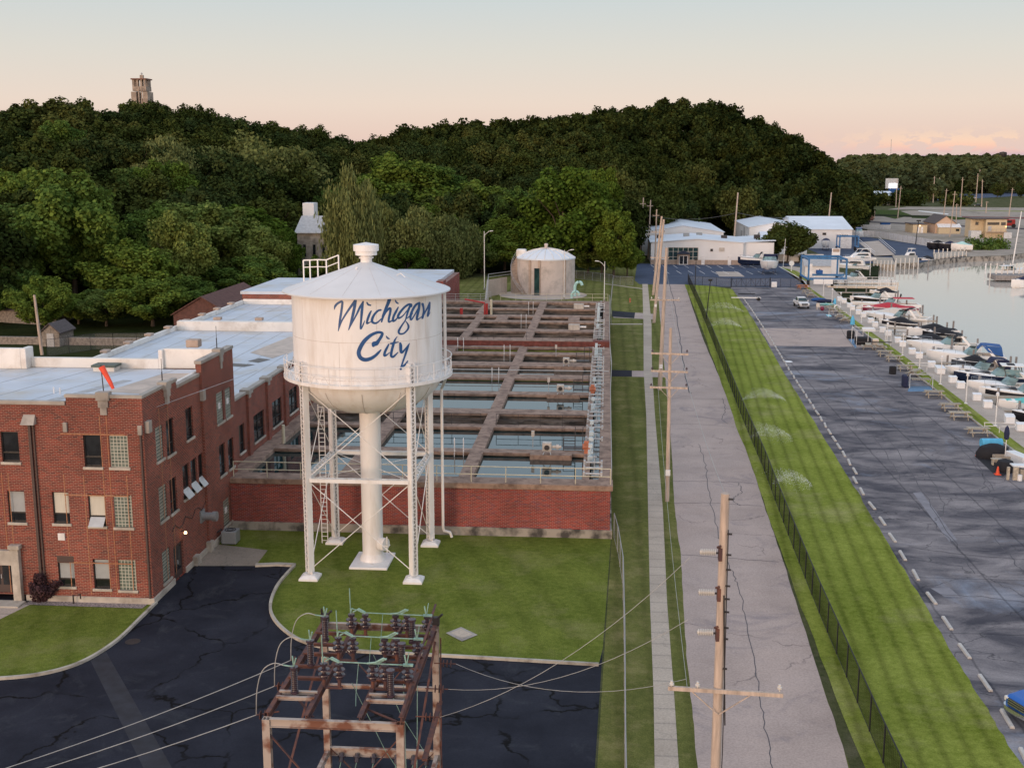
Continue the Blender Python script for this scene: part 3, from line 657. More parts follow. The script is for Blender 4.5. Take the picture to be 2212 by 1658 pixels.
m = MB(); m.box(-31.1, SX, FY+.0, FY+.25, 12.05, 12.5); m.box(SX-.25, SX, FY+.25, 69.95, 12.05, 12.5); m.box(SX-.25, SX+.14, 74.2, 80.8, 12.5, 12.85); m.build('parapet', 'brick', bld)
m = MB()
for x in (-28.86,):
    m.box(x-.40, x+.40, FY-.14, FY+.34, 12.36, 12.86); m.box(x-.30, x+.30, FY-.1, FY, 11.95, 12.36); m.box(x-.2, x+.2, FY-.08, FY, 11.5, 11.95)
for y, z in ((68.1, 12.4), (78.2, 12.8)):
    m.box(SX-.34, SX+.26, y-.40, y+.40, z-.04, z+.46); m.box(SX, SX+.24, y-.28, y+.28, z-.5, z-.04); m.box(SX, SX+.20, y-.17, y+.17, z-.95, z-.5)
for x, z in ((-31.22, 10.75), (-26.75, 10.65)): m.box(x-.12, x+.12, FY-.14, FY, z-.28, z+.28)
for y in (64.9, 74.3): m.box(SX, SX+.26, y-.25, y+.25, 10.4, 11.1)
build_each(m, 'stone_ornament', 'coping_stone', bld, bevel=.015)
m = MB()
for x in (-29.15, -28.75, -31.55, -27.75, -35.35, -34.95, -30.35): m.box(x-.022, x+.022, FY-.014, FY, .5, 11.45 if x in (-29.15, -28.75) else 7.9)
for z in (2.45, 6.62, 10.3): m.box(-31.6, -27.7, FY-.017, FY-.0145, z, z+.07)
for y in (66.9, 68.3): m.box(SX, SX+.012, y-.03, y+.03, .5, 11.4)
mat('soldier_brick', (.40, .19, .10), .85, var=.3, scale=9); m.build('soldier_course', 'soldier_brick', bld)
m = MB(); m.box(-33.45, -33.3, FY-.14, FY, .4, 10.9); m.box(-33.2, -33.12, FY-.1, FY, .4, 10.9); m.box(SX-.22, SX-.12, FY-.12, FY, .4, 10.6); build_each(m, 'downpipe', 'louver_brown', bld)
m = MB().add([(-33.7, FY-.05, 11.45), (-33.0, FY-.05, 11.45), (-33.0, FY+0, 11.45), (-33.7, FY+0, 11.45), (-33.78, FY-.38, 10.9), (-32.98, FY-.38, 10.9), (-32.98, FY, 10.9), (-33.78, FY, 10.9)], [(0, 1, 2, 3), (0, 4, 5, 1), (4, 7, 6, 5), (1, 5, 6, 2), (0, 3, 7, 4)]); m.build('rain_hopper', 'coping_stone', bld)
slab(PF, *op(-32.67, -32.25, 3.51, 3.93)[:4], -.08, .0).build('vent_grille', 'white_trim', bld)
# entrance portal at the left
m = MB(); m.box(-35.05, -34.55, FY-.35, FY-.001, 0, 3.3); m.box(-37.4, -35.05, FY-.3, FY-.001, 2.28, 3.2); m.box(-35.15, -34.45, FY-.42, FY-.001, 3.3, 3.55); m.box(-38, -34.3, FY-1.3, FY-.35, 0, .12); m.build('portal', 'limestone', bld, bevel=.03)
# side-wall services
m = MB().tube([(SX, 73.3, 2.75), (SX+.75, 73.3, 2.75)], .26, 14); m.tube([(SX+.75, 73.3, 2.75), (SX+1.05, 73.3, 2.75)], .33, 14); m.box(SX, SX+.1, 72.9, 73.7, 2.35, 3.15); m.build('exhaust_fan', 'air_grey', bld, smooth=True)
lp = MB().tube([(SX, 69.4, 2.95), (SX+.22, 69.4, 3.02), (SX+.3, 69.4, 2.9)], .025, 6).build('wall_lamp', 'bolt_dark', bld); MB().lathe([(.02, .12), (.09, .05), (.10, -.04), (0, -.09)], (SX+.3, 69.4, 2.85), 10).build('bulb', 'lamp_glow', lp)
m = MB().tube([(SX+.03, 67.9+k*.6, 3.4+.25*math.sin(k*1.9)) for k in range(12)], .02, 5); m.tube([(SX+.05, 75.5, .8), (SX+.3, 76.2, .9), (SX+.3, 76.6, .3)], .05, 6); build_each(m, 'conduit', 'bolt_dark', bld)
# roofs
m = MB().box(-60, SX-.26, FY+.28, 79.3, 11.2, 11.55); m.build('roof', 'roof_membrane', bld)
m = MB(); m.box(-40.6, -31.3, 79.3, 79.75, 11.55, 12.25); m.box(-60, -41, 78.6, 79.0, 11.55, 13.0); m.box(-41, -40.6, 78.6, 79.75, 11.55, 13.0); m.box(-31.0, SX-.51, 79.6, 80.0, 11.55, 12.95); m.box(-31.3, -31.0, 79.3, 80.0, 11.55, 12.9)
m.box(SX-.5, SX-.285, FY+.3, 80, 11.55, 12.3); m.box(-46, SX-.5, FY+.285, FY+.45, 11.55, 12.2); build_each(m, 'parapet', 'parapet_white', bld, bevel=.04)
m = MB()
for k in range(8): m.bar((-47+k*2.9, 66, 11.557), (-44.5+k*2.9, 79.2, 11.557), .05, .012)
m.build('roof_seam', 'seam_grey', bld)
m = MB().sheet([(-31.6, 71), (-28.4, 70.3), (-27.2, 74.6), (-27.3, 78), (-30.2, 77.6), (-31, 74)], 11.562); m.build('water_stain', 'tan_stain', bld)
m = MB()
for k in range(6): m.sheet([(-34.6+k*.42, 66.2+k*1.5), (-33.9+k*.42, 66.1+k*1.5), (-33.5+k*.42, 67.4+k*1.5), (-34.2+k*.42, 67.5+k*1.5)], 11.562)
m.build('roof_patch', 'seam_grey', bld)
m = MB().box(-35.5, -34.0, 78.0, 79.0, 11.55, 11.85); m.build('roof_hatch', 'parapet_white', bld); MB().box(-35.6, -33.9, 77.9, 79.1, 11.85, 12.0).build('hatch_lid', 'hatch_green', bld)
m = MB()
for x, y in ((-34.6, 70.2), (-34.1, 70), (-37.3, 67), (-38.8, 66.4), (-33.5, 75)): m.tube([(x, y, 11.5), (x, y, 11.95)], .05, 6)
build_each(m, 'vent_pipe', 'white_trim', bld)
# wing
WX = -27.0; m = MB(); bays = [85.6+5.15*k for k in range(12)]
wo = []
for k in range(11):
    c = bays[k]; wo.append((c+1.3, c+4.1, 4.45, 6.55, 'wide'))
wo.insert(0, (83.2, 84.5, 4.5, 6.6, 'sash'))
m, PW = facade('s', WX, 80.8, 143, 3.4, 8.65, wo, .3); m.build('wing_wall', 'brick', bld)
for o in wo[:9]: window(PW, o, bld, o[4])
m = MB()
for b in bays[:-1]: m.box(WX, WX+.18, b-.35, b+.35, 3.83, 8.65)
build_each(m, 'pilaster', 'brick', bld)
m = MB(); m.box(WX-.35, WX+.10, 80.8, 143, 8.65, 8.85)
for b in bays: m.box(WX-.45, WX+.32, b-.5, b+.5, 8.62, 8.98); m.box(WX, WX+.24, b-.25, b+.25, 8.3, 8.62)
m.build('coping', 'coping_stone', bld, bevel=.02)
m = MB(); m.box(-45.4, WX-.35, 80.5, 143, 7.9, 8.35); m.build('roof', 'roof_membrane', bld)
m = MB(); m.box(-45.3, -45.0, 80.5, 143, 8.35, 8.85); m.box(-45, WX-.4, 119.6, 120.5, 8.35, 9.35)
m.box(-45, WX-.4, 142.6, 143, 8.35, 9.0); build_each(m, 'parapet', 'parapet_white', bld, bevel=.05)
m = MB()
for k in range(9): m.box(-45.6, -44.9, 97.0+5.2*k-.45, 97.0+5.2*k+.45, 8.85, 9.08)
for x in (-41, -36.5, -32): m.box(x-.4, x+.4, 120.6, 121.3, 9.35, 9.65)
m.box(-29.6, -28.7, 80.2, 81, 12.95, 13.5); build_each(m, 'pier_cap', 'tan_base', bld, bevel=.05)
m = MB()
for k in range(9):
    x = -44+k*2.1; m.bar((x, 81, 8.357), (x, 119, 8.357), .07, .012); m.bar((x, 121, 8.357), (x, 142, 8.357), .07, .012)
m.build('roof_seam', 'seam_grey', bld)
m = MB().sheet([(-33, 106), (-30, 103), (-28.4, 112), (-29.5, 118), (-32, 116)], 8.366); m.build('water_stain', 'tan_stain', bld)
m = MB(); m.sheet([(-33.6, 99), (-31.2, 98.4), (-30.6, 99.6), (-33, 100.2)], 8.37); m.sheet([(-31.8, 101.4), (-30.6, 100.6), (-30, 102.4), (-31.2, 103)], 8.37); m.build('roof_tear', 'dark_stain', bld)
m = MB(); m.box(-45.3, -45.1, 80.5, 143, 0, 7.9); m.box(-45.3, WX, 142.8, 143, 0, 7.9); m.box(-60, -45.3, 79, 79.3, 0, 11.2); m.box(-60, SX-.3, 79.76, 80.2, 0, 11.5); m.build('rear_wall', 'brick', bld)
# raised rear pavilion and far roof
m = MB(); m.box(-45.2, -31, 143.01, 160, 0, 9.6); m.build('rear_wall', 'brick', bld); m = MB(); m.box(-45.4, -30.8, 142.9, 160.2, 9.6, 9.95); m.build('roof', 'roof_membrane', bld)
ann = thing('annex_building', 'low brick annex with a flat pale roof behind the water tower cone', 'building', (-32.6, 203, 0)); MB().box(-38.2, -27, 193, 216, 0, 5.6).build('wall', 'basin_brick', ann)
MB().box(-38.4, -28, 192.9, 216.2, 5.6, 6.1).build('roof', 'roof_membrane', ann); MB().box(-28, -26.8, 192.6, 196, 0, 6.3).build('stair_wall', 'basin_brick', ann)
# loose things on and beside the building
ws = thing('windsock', 'orange windsock on a thin mast at the front edge of the flat roof', 'windsock', (-29.0, 65.0, 12.3)); MB().tube([(-29, 65, 11.55), (-29.1, 65, 14.35)], .03, 6).build('mast', 'bolt_dark', ws)
MB().tube([(-29.08, 65, 14.25), (-28.9, 65.0, 13.9), (-28.6, 65.0, 13.3), (-28.45, 65.0, 12.95)], .19, 10, .09, caps=False).build('sock', 'windsock', ws, smooth=True)
for (x, y, z, h, lb) in ((-26.75, 68.2, 12.3, 2.0, 'thin whip antenna on the stepped parapet beside the front corner'), (-26.7, 78.3, 12.8, 2.1, 'thin whip antenna on the tall pier at the rear of the block')):
    tag(MB().tube([(x, y, z), (x, y, z+h*.55)], .035, 6).tube([(x, y, z+h*.55), (x, y, z+h*.95)], .018, 5).build('antenna', 'bolt_dark'), lb, 'antenna')
ac = thing('air_conditioner', 'grey air conditioning condenser on the grass by the building and basin wall', 'condenser', (-25.6, 75.9, 0)); m = MB().lathe([(.01, .0), (.50, 0), (.52, .9), (.46, .96), (.0, .96)], (-25.5, 76.2, .05), 4, math.pi/4, math.pi/4+2*math.pi); m = MB().box(-26.1, -25.05, 75.5, 76.5, .06, .95); m.build('cabinet', 'air_grey', ac, bevel=.06)
MB().ring((-25.57, 76.0, .97), .36, .03).ring((-25.57, 76.0, .97), .2, .02).build('fan_grille', 'bolt_dark', ac)
tag(MB().tube([(-31.35, FY-.35, 0), (-31.35, FY-.35, .55), (-30.9, FY-.35, .62), (-30.9, FY-.35, .35)], .05, 8).build('standpipe', 'bolt_dark'), 'dark bent standpipe against the limestone base', 'pipe')
# ------------------------------------------------------------------ settling basins
BZ = 3.83
bas = thing('settling_basin', 'long block of open water treatment basins with brick outer walls and concrete walkways', 'basin', (-13, 80, 0))
m = MB(); m.box(-26.5, .55, 79.05, 79.3, .62, 3.45); m.box(.3, .55, 79.3, 188, .62, 3.45); m.box(-26.5, .55, 187.5, 187.8, 0, 3.4); m.build('brick_wall', 'basin_brick', bas)
m = MB(); m.box(-26.5, .72, 78.93, 79.3, 0, .62); m.box(.3, .68, 79.3, 188, 0, .62); m.build('wall_base', 'stained_base', bas)
Ys = [(87.6, 89.2), (96.3, 97.8), (101.8, 104.2), (110.6, 112.5), (119.1, 121.8), (126.5, 129.5), (134.3, 136.5), (139.4, 140.6), (153, 155.9), (162, 164.4), (167.7, 170.3), (176.6, 178.5)]
Ys = [(a+.18, b-.18) for a, b in Ys]
m = MB(); m.box(-26.5, .72, 78.9, 80.6, 3.45, BZ); m.box(-.28, .65, 80.6, 187.8, 3.55, BZ); m.box(-27, -25.7, 80.6, 187.8, 3.45, BZ); m.box(-25.7, -.28, 185.4, 187.8, 3.45, BZ)
for a, b in Ys: m.box(-25.7, -1.4, a, b, 3.58, BZ-.004)
m.box(-25.7, -1.4, 140.6, 143.2, BZ, 4.5)
m.build('concrete_coping', 'basin_concrete', bas, bevel=.03)
m = MB()
for x0, x1, a, b in ((-10.27, -9.25, 80.6, 140.0), (-10.3, -9.2, 143.2, 185.4), (-18.95, -17.75, 80.6, 140), (-18.5, -17.4, 143.2, 171), (-19.0, -17.9, 171, 185.4), (-1.45, -.95, 80.6, 185.4)): m.box(x0, x1, a, b, 3.5, BZ+.003)
for x in (-15.5, -5.2): m.box(x, x+1.6, 164.4, 167.7, 3.5, BZ)
m.build('walkway', 'basin_concrete', bas)
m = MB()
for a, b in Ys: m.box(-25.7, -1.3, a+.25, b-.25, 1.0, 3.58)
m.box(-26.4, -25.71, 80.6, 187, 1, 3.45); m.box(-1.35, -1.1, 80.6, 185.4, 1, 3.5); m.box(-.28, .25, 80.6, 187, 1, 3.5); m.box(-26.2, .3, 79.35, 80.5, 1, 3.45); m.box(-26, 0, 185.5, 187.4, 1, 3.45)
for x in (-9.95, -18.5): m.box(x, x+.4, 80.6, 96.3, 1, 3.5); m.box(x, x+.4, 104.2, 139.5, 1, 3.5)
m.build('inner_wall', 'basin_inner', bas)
MB().box(-25.7, .68, 140.52, 140.6, BZ+.005, 4.47).box(-1.4, .7, 140.6, 142, BZ, 4.5).build('rust_band', 'rust_band', bas)
m = MB()
for y, z in ((119.1, 3.45), (139.4, 3.3)): m.box(-25.6, -1.5, y+.38, y+.425, z, z+.16)
m.build('algae_band', 'algae', bas)
m = MB()
for y0, y1, z in ((80.6, 87.6, 3.5), (89.2, 96.3, 3.48), (97.8, 101.8, 2.4), (104.2, 110.6, 3.5), (112.5, 119.1, 3.5), (121.8, 126.5, 3.4), (129.5, 134.3, 3.1), (136.5, 139.4, 3.2), (143.2, 153, 3.0), (155.9, 162, 3.0), (164.4, 167.7, 2.4), (170.3, 176.6, 3.1), (178.5, 185.4, 3.0)):
    m.add([(-26, y0-.2, z), (-1.3, y0-.2, z), (-1.3, y1+.2, z), (-26, y1+.2, z)], [(0, 1, 2, 3)])
m.add([(-1.2, 80.5, 2.4), (-.2, 80.5, 2.4), (-.2, 186, 2.4), (-1.2, 186, 2.4)], [(0, 1, 2, 3)])
struct('basin_water', m, 'basin_water', loc=(-13, 80, 2.4))
def railing(name, label, pts, h, post_n, mt, r=.03, rails=(1., .5), z=BZ, group=None, cat='railing', solid=False):
    root = thing(name, label, cat, (pts[0][0], pts[0][1], z), group)
    P = [Vector((p[0], p[1], p[2] if len(p) > 2 else z)) for p in pts]; m = MB()
    for f in rails: m.tube([p+Vector((0, 0, h*f)) for p in P], r, 6)
    m.build('rail', mt, root, smooth=True)
    tot = sum((b-a).length for a, b in zip(P, P[1:])); first = None
    for k in range(post_n):
        s = tot*k/(post_n-1)
        for a, b in zip(P, P[1:]):
            L = (b-a).length
            if s <= L+1e-6: q = a+(b-a)*(s/L); break
            s -= L
        if first is None: first = MB().tube([q, q+Vector((0, 0, h))], r, 6).build('post', mt, root); q0 = q
        else: c = first.copy(); COL.objects.link(c); c.location = q-q0; c.parent = root
    return root
railing('railing', 'cream painted railing along the front edge of the basins above the brick wall', [(-26.25, 79.3), (.55, 79.3)], 1.12, 12, 'rail_cream', .032)
railing('railing', 'grey railing along the right side of the basins over the grass', [(.62, 79.3), (.62, 110), (.78, 124), (.62, 137), (.62, 187)], 1.1, 45, 'rail_grey', .022)
railing('railing', 'dark rusty railing over the narrow dark channel between the basins', [(-25.5, 97.2), (-10.4, 97.2)], 1.0, 7, 'rail_dark', .025, group=None)
railing('railing', 'dark rusty railing over the narrow channel right of the long walkway', [(-9.1, 97.2), (-1.6, 97.2)], 1.0, 5, 'rail_dark', .025)
railing('railing', 'thin brown railing on the rust coloured step halfway along the basins', [(-25.5, 141.2), (.5, 141.2)], .95, 14, 'rail_dark', .02, z=4.5)
railing('railing', 'pale curved railing at the far left end of the basins below the lawn', [(-32, 186), (-26, 186), (-19.4, 186.6), (-18.6, 190)], 1.15, 9, 'rail_grey', .03, rails=(1, .66, .33))
railing('railing', 'yellow railing across the far end of the basins before the round tank', [(-16.8, 187.6), (-3, 187.6), (.4, 187.6)], 1.15, 8, 'rail_cream', .025)
# valve stands in the right-hand gallery
vs = thing('valve_stand', '', 'valve', (0, 0, 0), 'valve stands along the right-hand gallery')
MB().tube([(-.62, 0, .18), (.62, 0, .18)], .075, 8).tube([(-.5, 0, -.5), (-.5, 0, .2)], .05, 6).box(-.70, -.56, -.16, .16, .02, .34).box(.56, .70, -.16, .16, .02, .34).build('pipe', 'pale_metal', vs)
MB().ring((.1, 0, .62), .17, .025, 12).tube([(.1, 0, .2), (.1, 0, .64)], .025, 6).build('handwheel', 'pale_metal', vs)
vs2 = thing('valve_stand', '', 'valve', (0, 0, 0), 'valve stands along the right-hand gallery')
MB().tube([(-.3, -.7, .16), (-.3, .7, .16)], .09, 8).box(-.5, -.1, -.8, -.62, 0, .36).box(-.5, -.1, .62, .8, 0, .36).tube([(-.3, 0, 0), (-.3, 0, .95)], .045, 6).build('pipe', 'machine_blue', vs2)
MB().box(-.45, -.15, -.15, .15, .85, 1.15).build('actuator', 'machine_blue', vs2)
random.seed(7); used = [0, 0]; y = 81.4
while y < 139:
    k = 1 if random.random() < .16 else 0
    place((vs, vs2)[k], used[k], (-.72 if k == 0 else -.65, y, BZ), 0, ('white cross pipe valve stand in the gallery beside the basins', 'light blue valve with a tall stem in the gallery beside the basins')[k]); used[k] = 1
    y += random.uniform(1.5, 2.6)
y = 147
while y < 184:
    k = 1 if random.random() < .22 else 0
    place((vs, vs2)[k], 1, (-.75 if k == 0 else -.65, y, BZ), 0, ('white cross pipe valve stand in the gallery beside the basins', 'light blue valve with a tall stem in the gallery beside the basins')[k]); y += random.uniform(1.3, 2.6)
# drive motors on concrete brackets, hatch boxes, ladders
def drive(x, y, label, pale=True):
    d = thing('drive_motor', label, 'motor', (x, y, BZ), 'drive motors standing on the basin walls')
    MB().box(x-1.3, x+1.9, y-.9, y-.1, 3.35, BZ+.05).build('bracket', 'basin_concrete', d); MB().box(x-.35, x+.35, y-.9, y-.35, BZ+.35, BZ+1.0).build('gear_box', 'machine_cream', d, bevel=.04)
    MB().tube([(x, y-.9, BZ+.65), (x, y-1.0, BZ+.65)], .2, 12).build('dial', 'bolt_dark', d); MB().tube([(x+.35, y-.6, BZ+.65), (x+1.1, y-.6, BZ+.65)], .12, 8).tube([(x+.7, y-.6, BZ+.65), (x+.9, y-.6, BZ+.65)], .19, 8).build('motor', 'machine_cream', d)
    MB().bar((x-.3, y-.8, BZ+.05), (x-.15, y-.6, BZ+.36), .06).bar((x+.3, y-.8, BZ+.05), (x+.2, y-.6, BZ+.36), .06).build('leg', 'pale_metal', d)
drive(*at(921.6+.3335*782, 516.1+.3335*1385, BZ)[:2], 'cream drive motor on the front basin wall, nearest the brick front wall')
drive(*at(921.6+.3335*868, 516.1+.3335*1000, BZ)[:2], 'cream drive motor on the middle basin wall right of the walkway')
drive(*at(921.6+.3335*905, 516.1+.3335*820, BZ)[:2], 'cream drive motor on the basin wall just behind the light blue valves')
for (px, py, lb) in ((955, 588, 'white equipment box on the basin wall behind the rust coloured step'), (985, 452, 'white equipment box on the basin wall nearest the round tank')):
    x, y, _ = at(921.6+.3335*px, 516.1+.3335*py, BZ); t = thing('equipment_box', lb, 'box', (x, y, BZ)); MB().box(x-.75, x+.75, y-.4, y+.4, BZ, BZ+.75).build('housing', 'machine_cream', t, bevel=.03); MB().tube([(x+.75, y, BZ+.4), (x+1.6, y, BZ+.4)], .13, 8).build('motor', 'white_trim', t)
lad = thing('ladder_rails', '', 'ladder', (0, 0, 0), 'white grab rails of ladders down into the basins')
for s in (-.35, .35): MB().tube([(s, -.25, -.9), (s, -.25, 1.0), (s, -.12, 1.12), (s, .05, 1.0), (s, .05, 0)], .028, 6).build('grab_rail', 'white_trim', lad)
for k, (px, py) in enumerate(((227, 690), (522, 745), (425, 940), (245, 1310), (625, 545), (680, 445))):
    x, y, _ = at(921.6+.3335*px, 516.1+.3335*py, BZ); yy = min((a for a, b in Ys), key=lambda q: abs(q-y)); place(lad, k, (x, yy, BZ), 0, 'pair of white ladder grab rails hooked over the edge of a basin wall')
for (px, py, lb) in ((790, 985, 'short post with a white float box on the middle basin wall'), (688, 1350, 'short post with a white float box on the front basin wall'), (838, 760, 'short post with a white float box on the far basin wall')):
    x, y, _ = at(921.6+.3335*px, 516.1+.3335*py, BZ); t = thing('level_gauge', lb, 'gauge', (x, y, BZ)); MB().tube([(x, y, BZ), (x, y, BZ+1.0)], .035, 6).build('post', 'pale_metal', t); MB().box(x-.12, x+.12, y-.1, y+.1, BZ+.9, BZ+1.35).build('float_box', 'machine_cream', t)
for (px, py, lb) in ((960, 1370, 'dark steel stair platform over the front basin near the valves'), (1010, 990, 'dark steel stair platform over the middle basin near the valves'), (1020, 800, 'dark steel stair platform over the far basin near the valves')):
    x, y, _ = at(921.6+.3335*px, 516.1+.3335*py, BZ); t = thing('stair_platform', lb, 'platform', (x, y, BZ)); m = MB()
    for dx, dy in ((-.9, 0), (0, 0), (.6, 0), (-.9, .9), (0, .9), (.6, .9)): m.tube([(x+dx, y+dy, BZ), (x+dx, y+dy, BZ+(1.0 if dx < 0 else 1.7))], .03, 6)
    for h in (.55, 1.0): m.tube([(x-.9, y, BZ+h), (x, y, BZ+h)], .025, 6); m.tube([(x-.9, y+.9, BZ+h), (x, y+.9, BZ+h)], .025, 6)
    m.tube([(x, y, BZ+1.7), (x+.6, y, BZ+1.7)], .03, 6); m.build('railing', 'rail_dark', t); MB().box(x-.9, x+.6, y, y+.9, BZ+.1, BZ+.16).build('tread', 'rail_dark', t)
for (u, v, lb, c) in ((1268, 1135-0, 'orange valve actuator in the gallery at the front basin', 'machine_orange'), (1271, 848, 'orange valve actuator in the gallery at the middle basin', 'machine_orange')):
    pass
for (px, py, lb) in ((1035, 1385, 'rusty orange valve gearbox in the gallery at the front basin'), (1075, 1005, 'rusty orange valve gearbox in the gallery at the middle basin')):
    x, y, _ = at(921.6+.3335*px, 516.1+.3335*py, BZ); tag(MB().tube([(x-.3, y, BZ+.5), (x+.3, y, BZ+.5)], .24, 10).box(x-.18, x+.18, y-.18, y+.18, BZ, BZ+.95).build('valve_gearbox', 'machine_orange'), lb, 'valve')
tag(MB().tube([(-16.6, 170, BZ), (-16.6, 170, BZ+2.2)], .17, 10).build('bollard', 'rail_cream'), 'yellow upright pipe bollard beside the red pipework on the far basins', 'bollard')
x, y, _ = at(613, 957, BZ); tag(MB().tube([(x, y, BZ), (x, y, BZ+1.5)], .13, 10).build('bollard', 'rail_cream'), 'yellow pipe bollard on the gallery between the brick wing and the front basin', 'bollard')
t = thing('fire_pipework', 'bright red pipework and hydrant on the far basins', 'pipework', (-17.2, 170, BZ)); MB().tube([(-17.6, 170, BZ), (-17.6, 170, BZ+1.7), (-20.5, 170, BZ+2.2)], .12, 8).tube([(-17.3, 170.2, BZ), (-17.3, 170.2, BZ+1.6)], .2, 8).build('pipe', 'red_paint', t)
MB().tube([(-21, 170, BZ), (-21, 170, BZ+.9)], .22, 10).build('hydrant', 'red_paint', t)
tag(MB().tube([(-25.6, 121, BZ+.55), (.5, 121, BZ+.55)], .045, 6).build('handrail_pipe', 'pale_metal'), 'long pale pipe laid level across the middle of the basins', 'pipe')
# ------------------------------------------------------------------ water tower
TC = (-15.03, 73.1); R = 4.71
wt = thing('water_tower', 'white elevated water tower on four lattice legs with blue script lettering', 'water tower', (*TC, 0))
c0 = (*TC, 0)
MB().lathe([(R, 12.55), (R, 17.95)], c0, 96).build('tank_shell', 'tower_white', wt, smooth=True)
MB().lathe([(.68, 10.22), (1.5, 10.30), (2.4, 10.50), (3.2, 10.80), (3.85, 11.2), (4.3, 11.65), (4.55, 12.1), (R-.06, 12.6)], c0, 96).build('tank_bowl', 'tower_white', wt, smooth=True)
mat('tower_roof_white', (.66, .68, .70), .45, var=.04, scale=.5)
MB().lathe([(.34, 19.72), (1.2, 19.40), (R+.40, 18.10), (R+.56, 18.02), (R+.56, 17.94), (R-.2, 17.96)], c0, 96).build('tank_roof', 'tower_roof_white', wt, smooth=True)
MB().lathe([(.36, 19.6), (.36, 19.95), (.46, 19.95), (.46, 20.02), (.36, 20.02), (.36, 20.15), (.68, 20.15), (.68, 20.42), (.80, 20.42), (.80, 20.80), (0, 20.95)], c0, 40).build('roof_vent', 'tower_white', wt, smooth=True)
m = MB()
for k in range(14):
    a = 2*math.pi*(k+.3)/14; ca, sa = math.cos(a), math.sin(a); m.bar((TC[0]+1.0*ca, TC[1]+1.0*sa, 19.47), (TC[0]+5.0*ca, TC[1]+5.0*sa, 18.14), .012, .008)
m.build('roof_seam', 'tower_seam', wt)
m = MB(); m.ring(c0, R+.004, .012, 96, z=15.28); m.ring(c0, R+.004, .010, 96, z=12.95)
for a, z0, z1 in ((-100, 12.6, 15.28), (-72, 15.28, 17.9), (-40, 12.6, 15.28), (-135, 15.28, 17.9), (-30, 15.28, 17.9)):
    x, y = TC[0]+(R+.003)*math.cos(rad(a)), TC[1]+(R+.003)*math.sin(rad(a)); m.tube([(x, y, z0), (x, y, z1)], .008, 4)
m.build('weld_seam', 'tower_seam', wt)
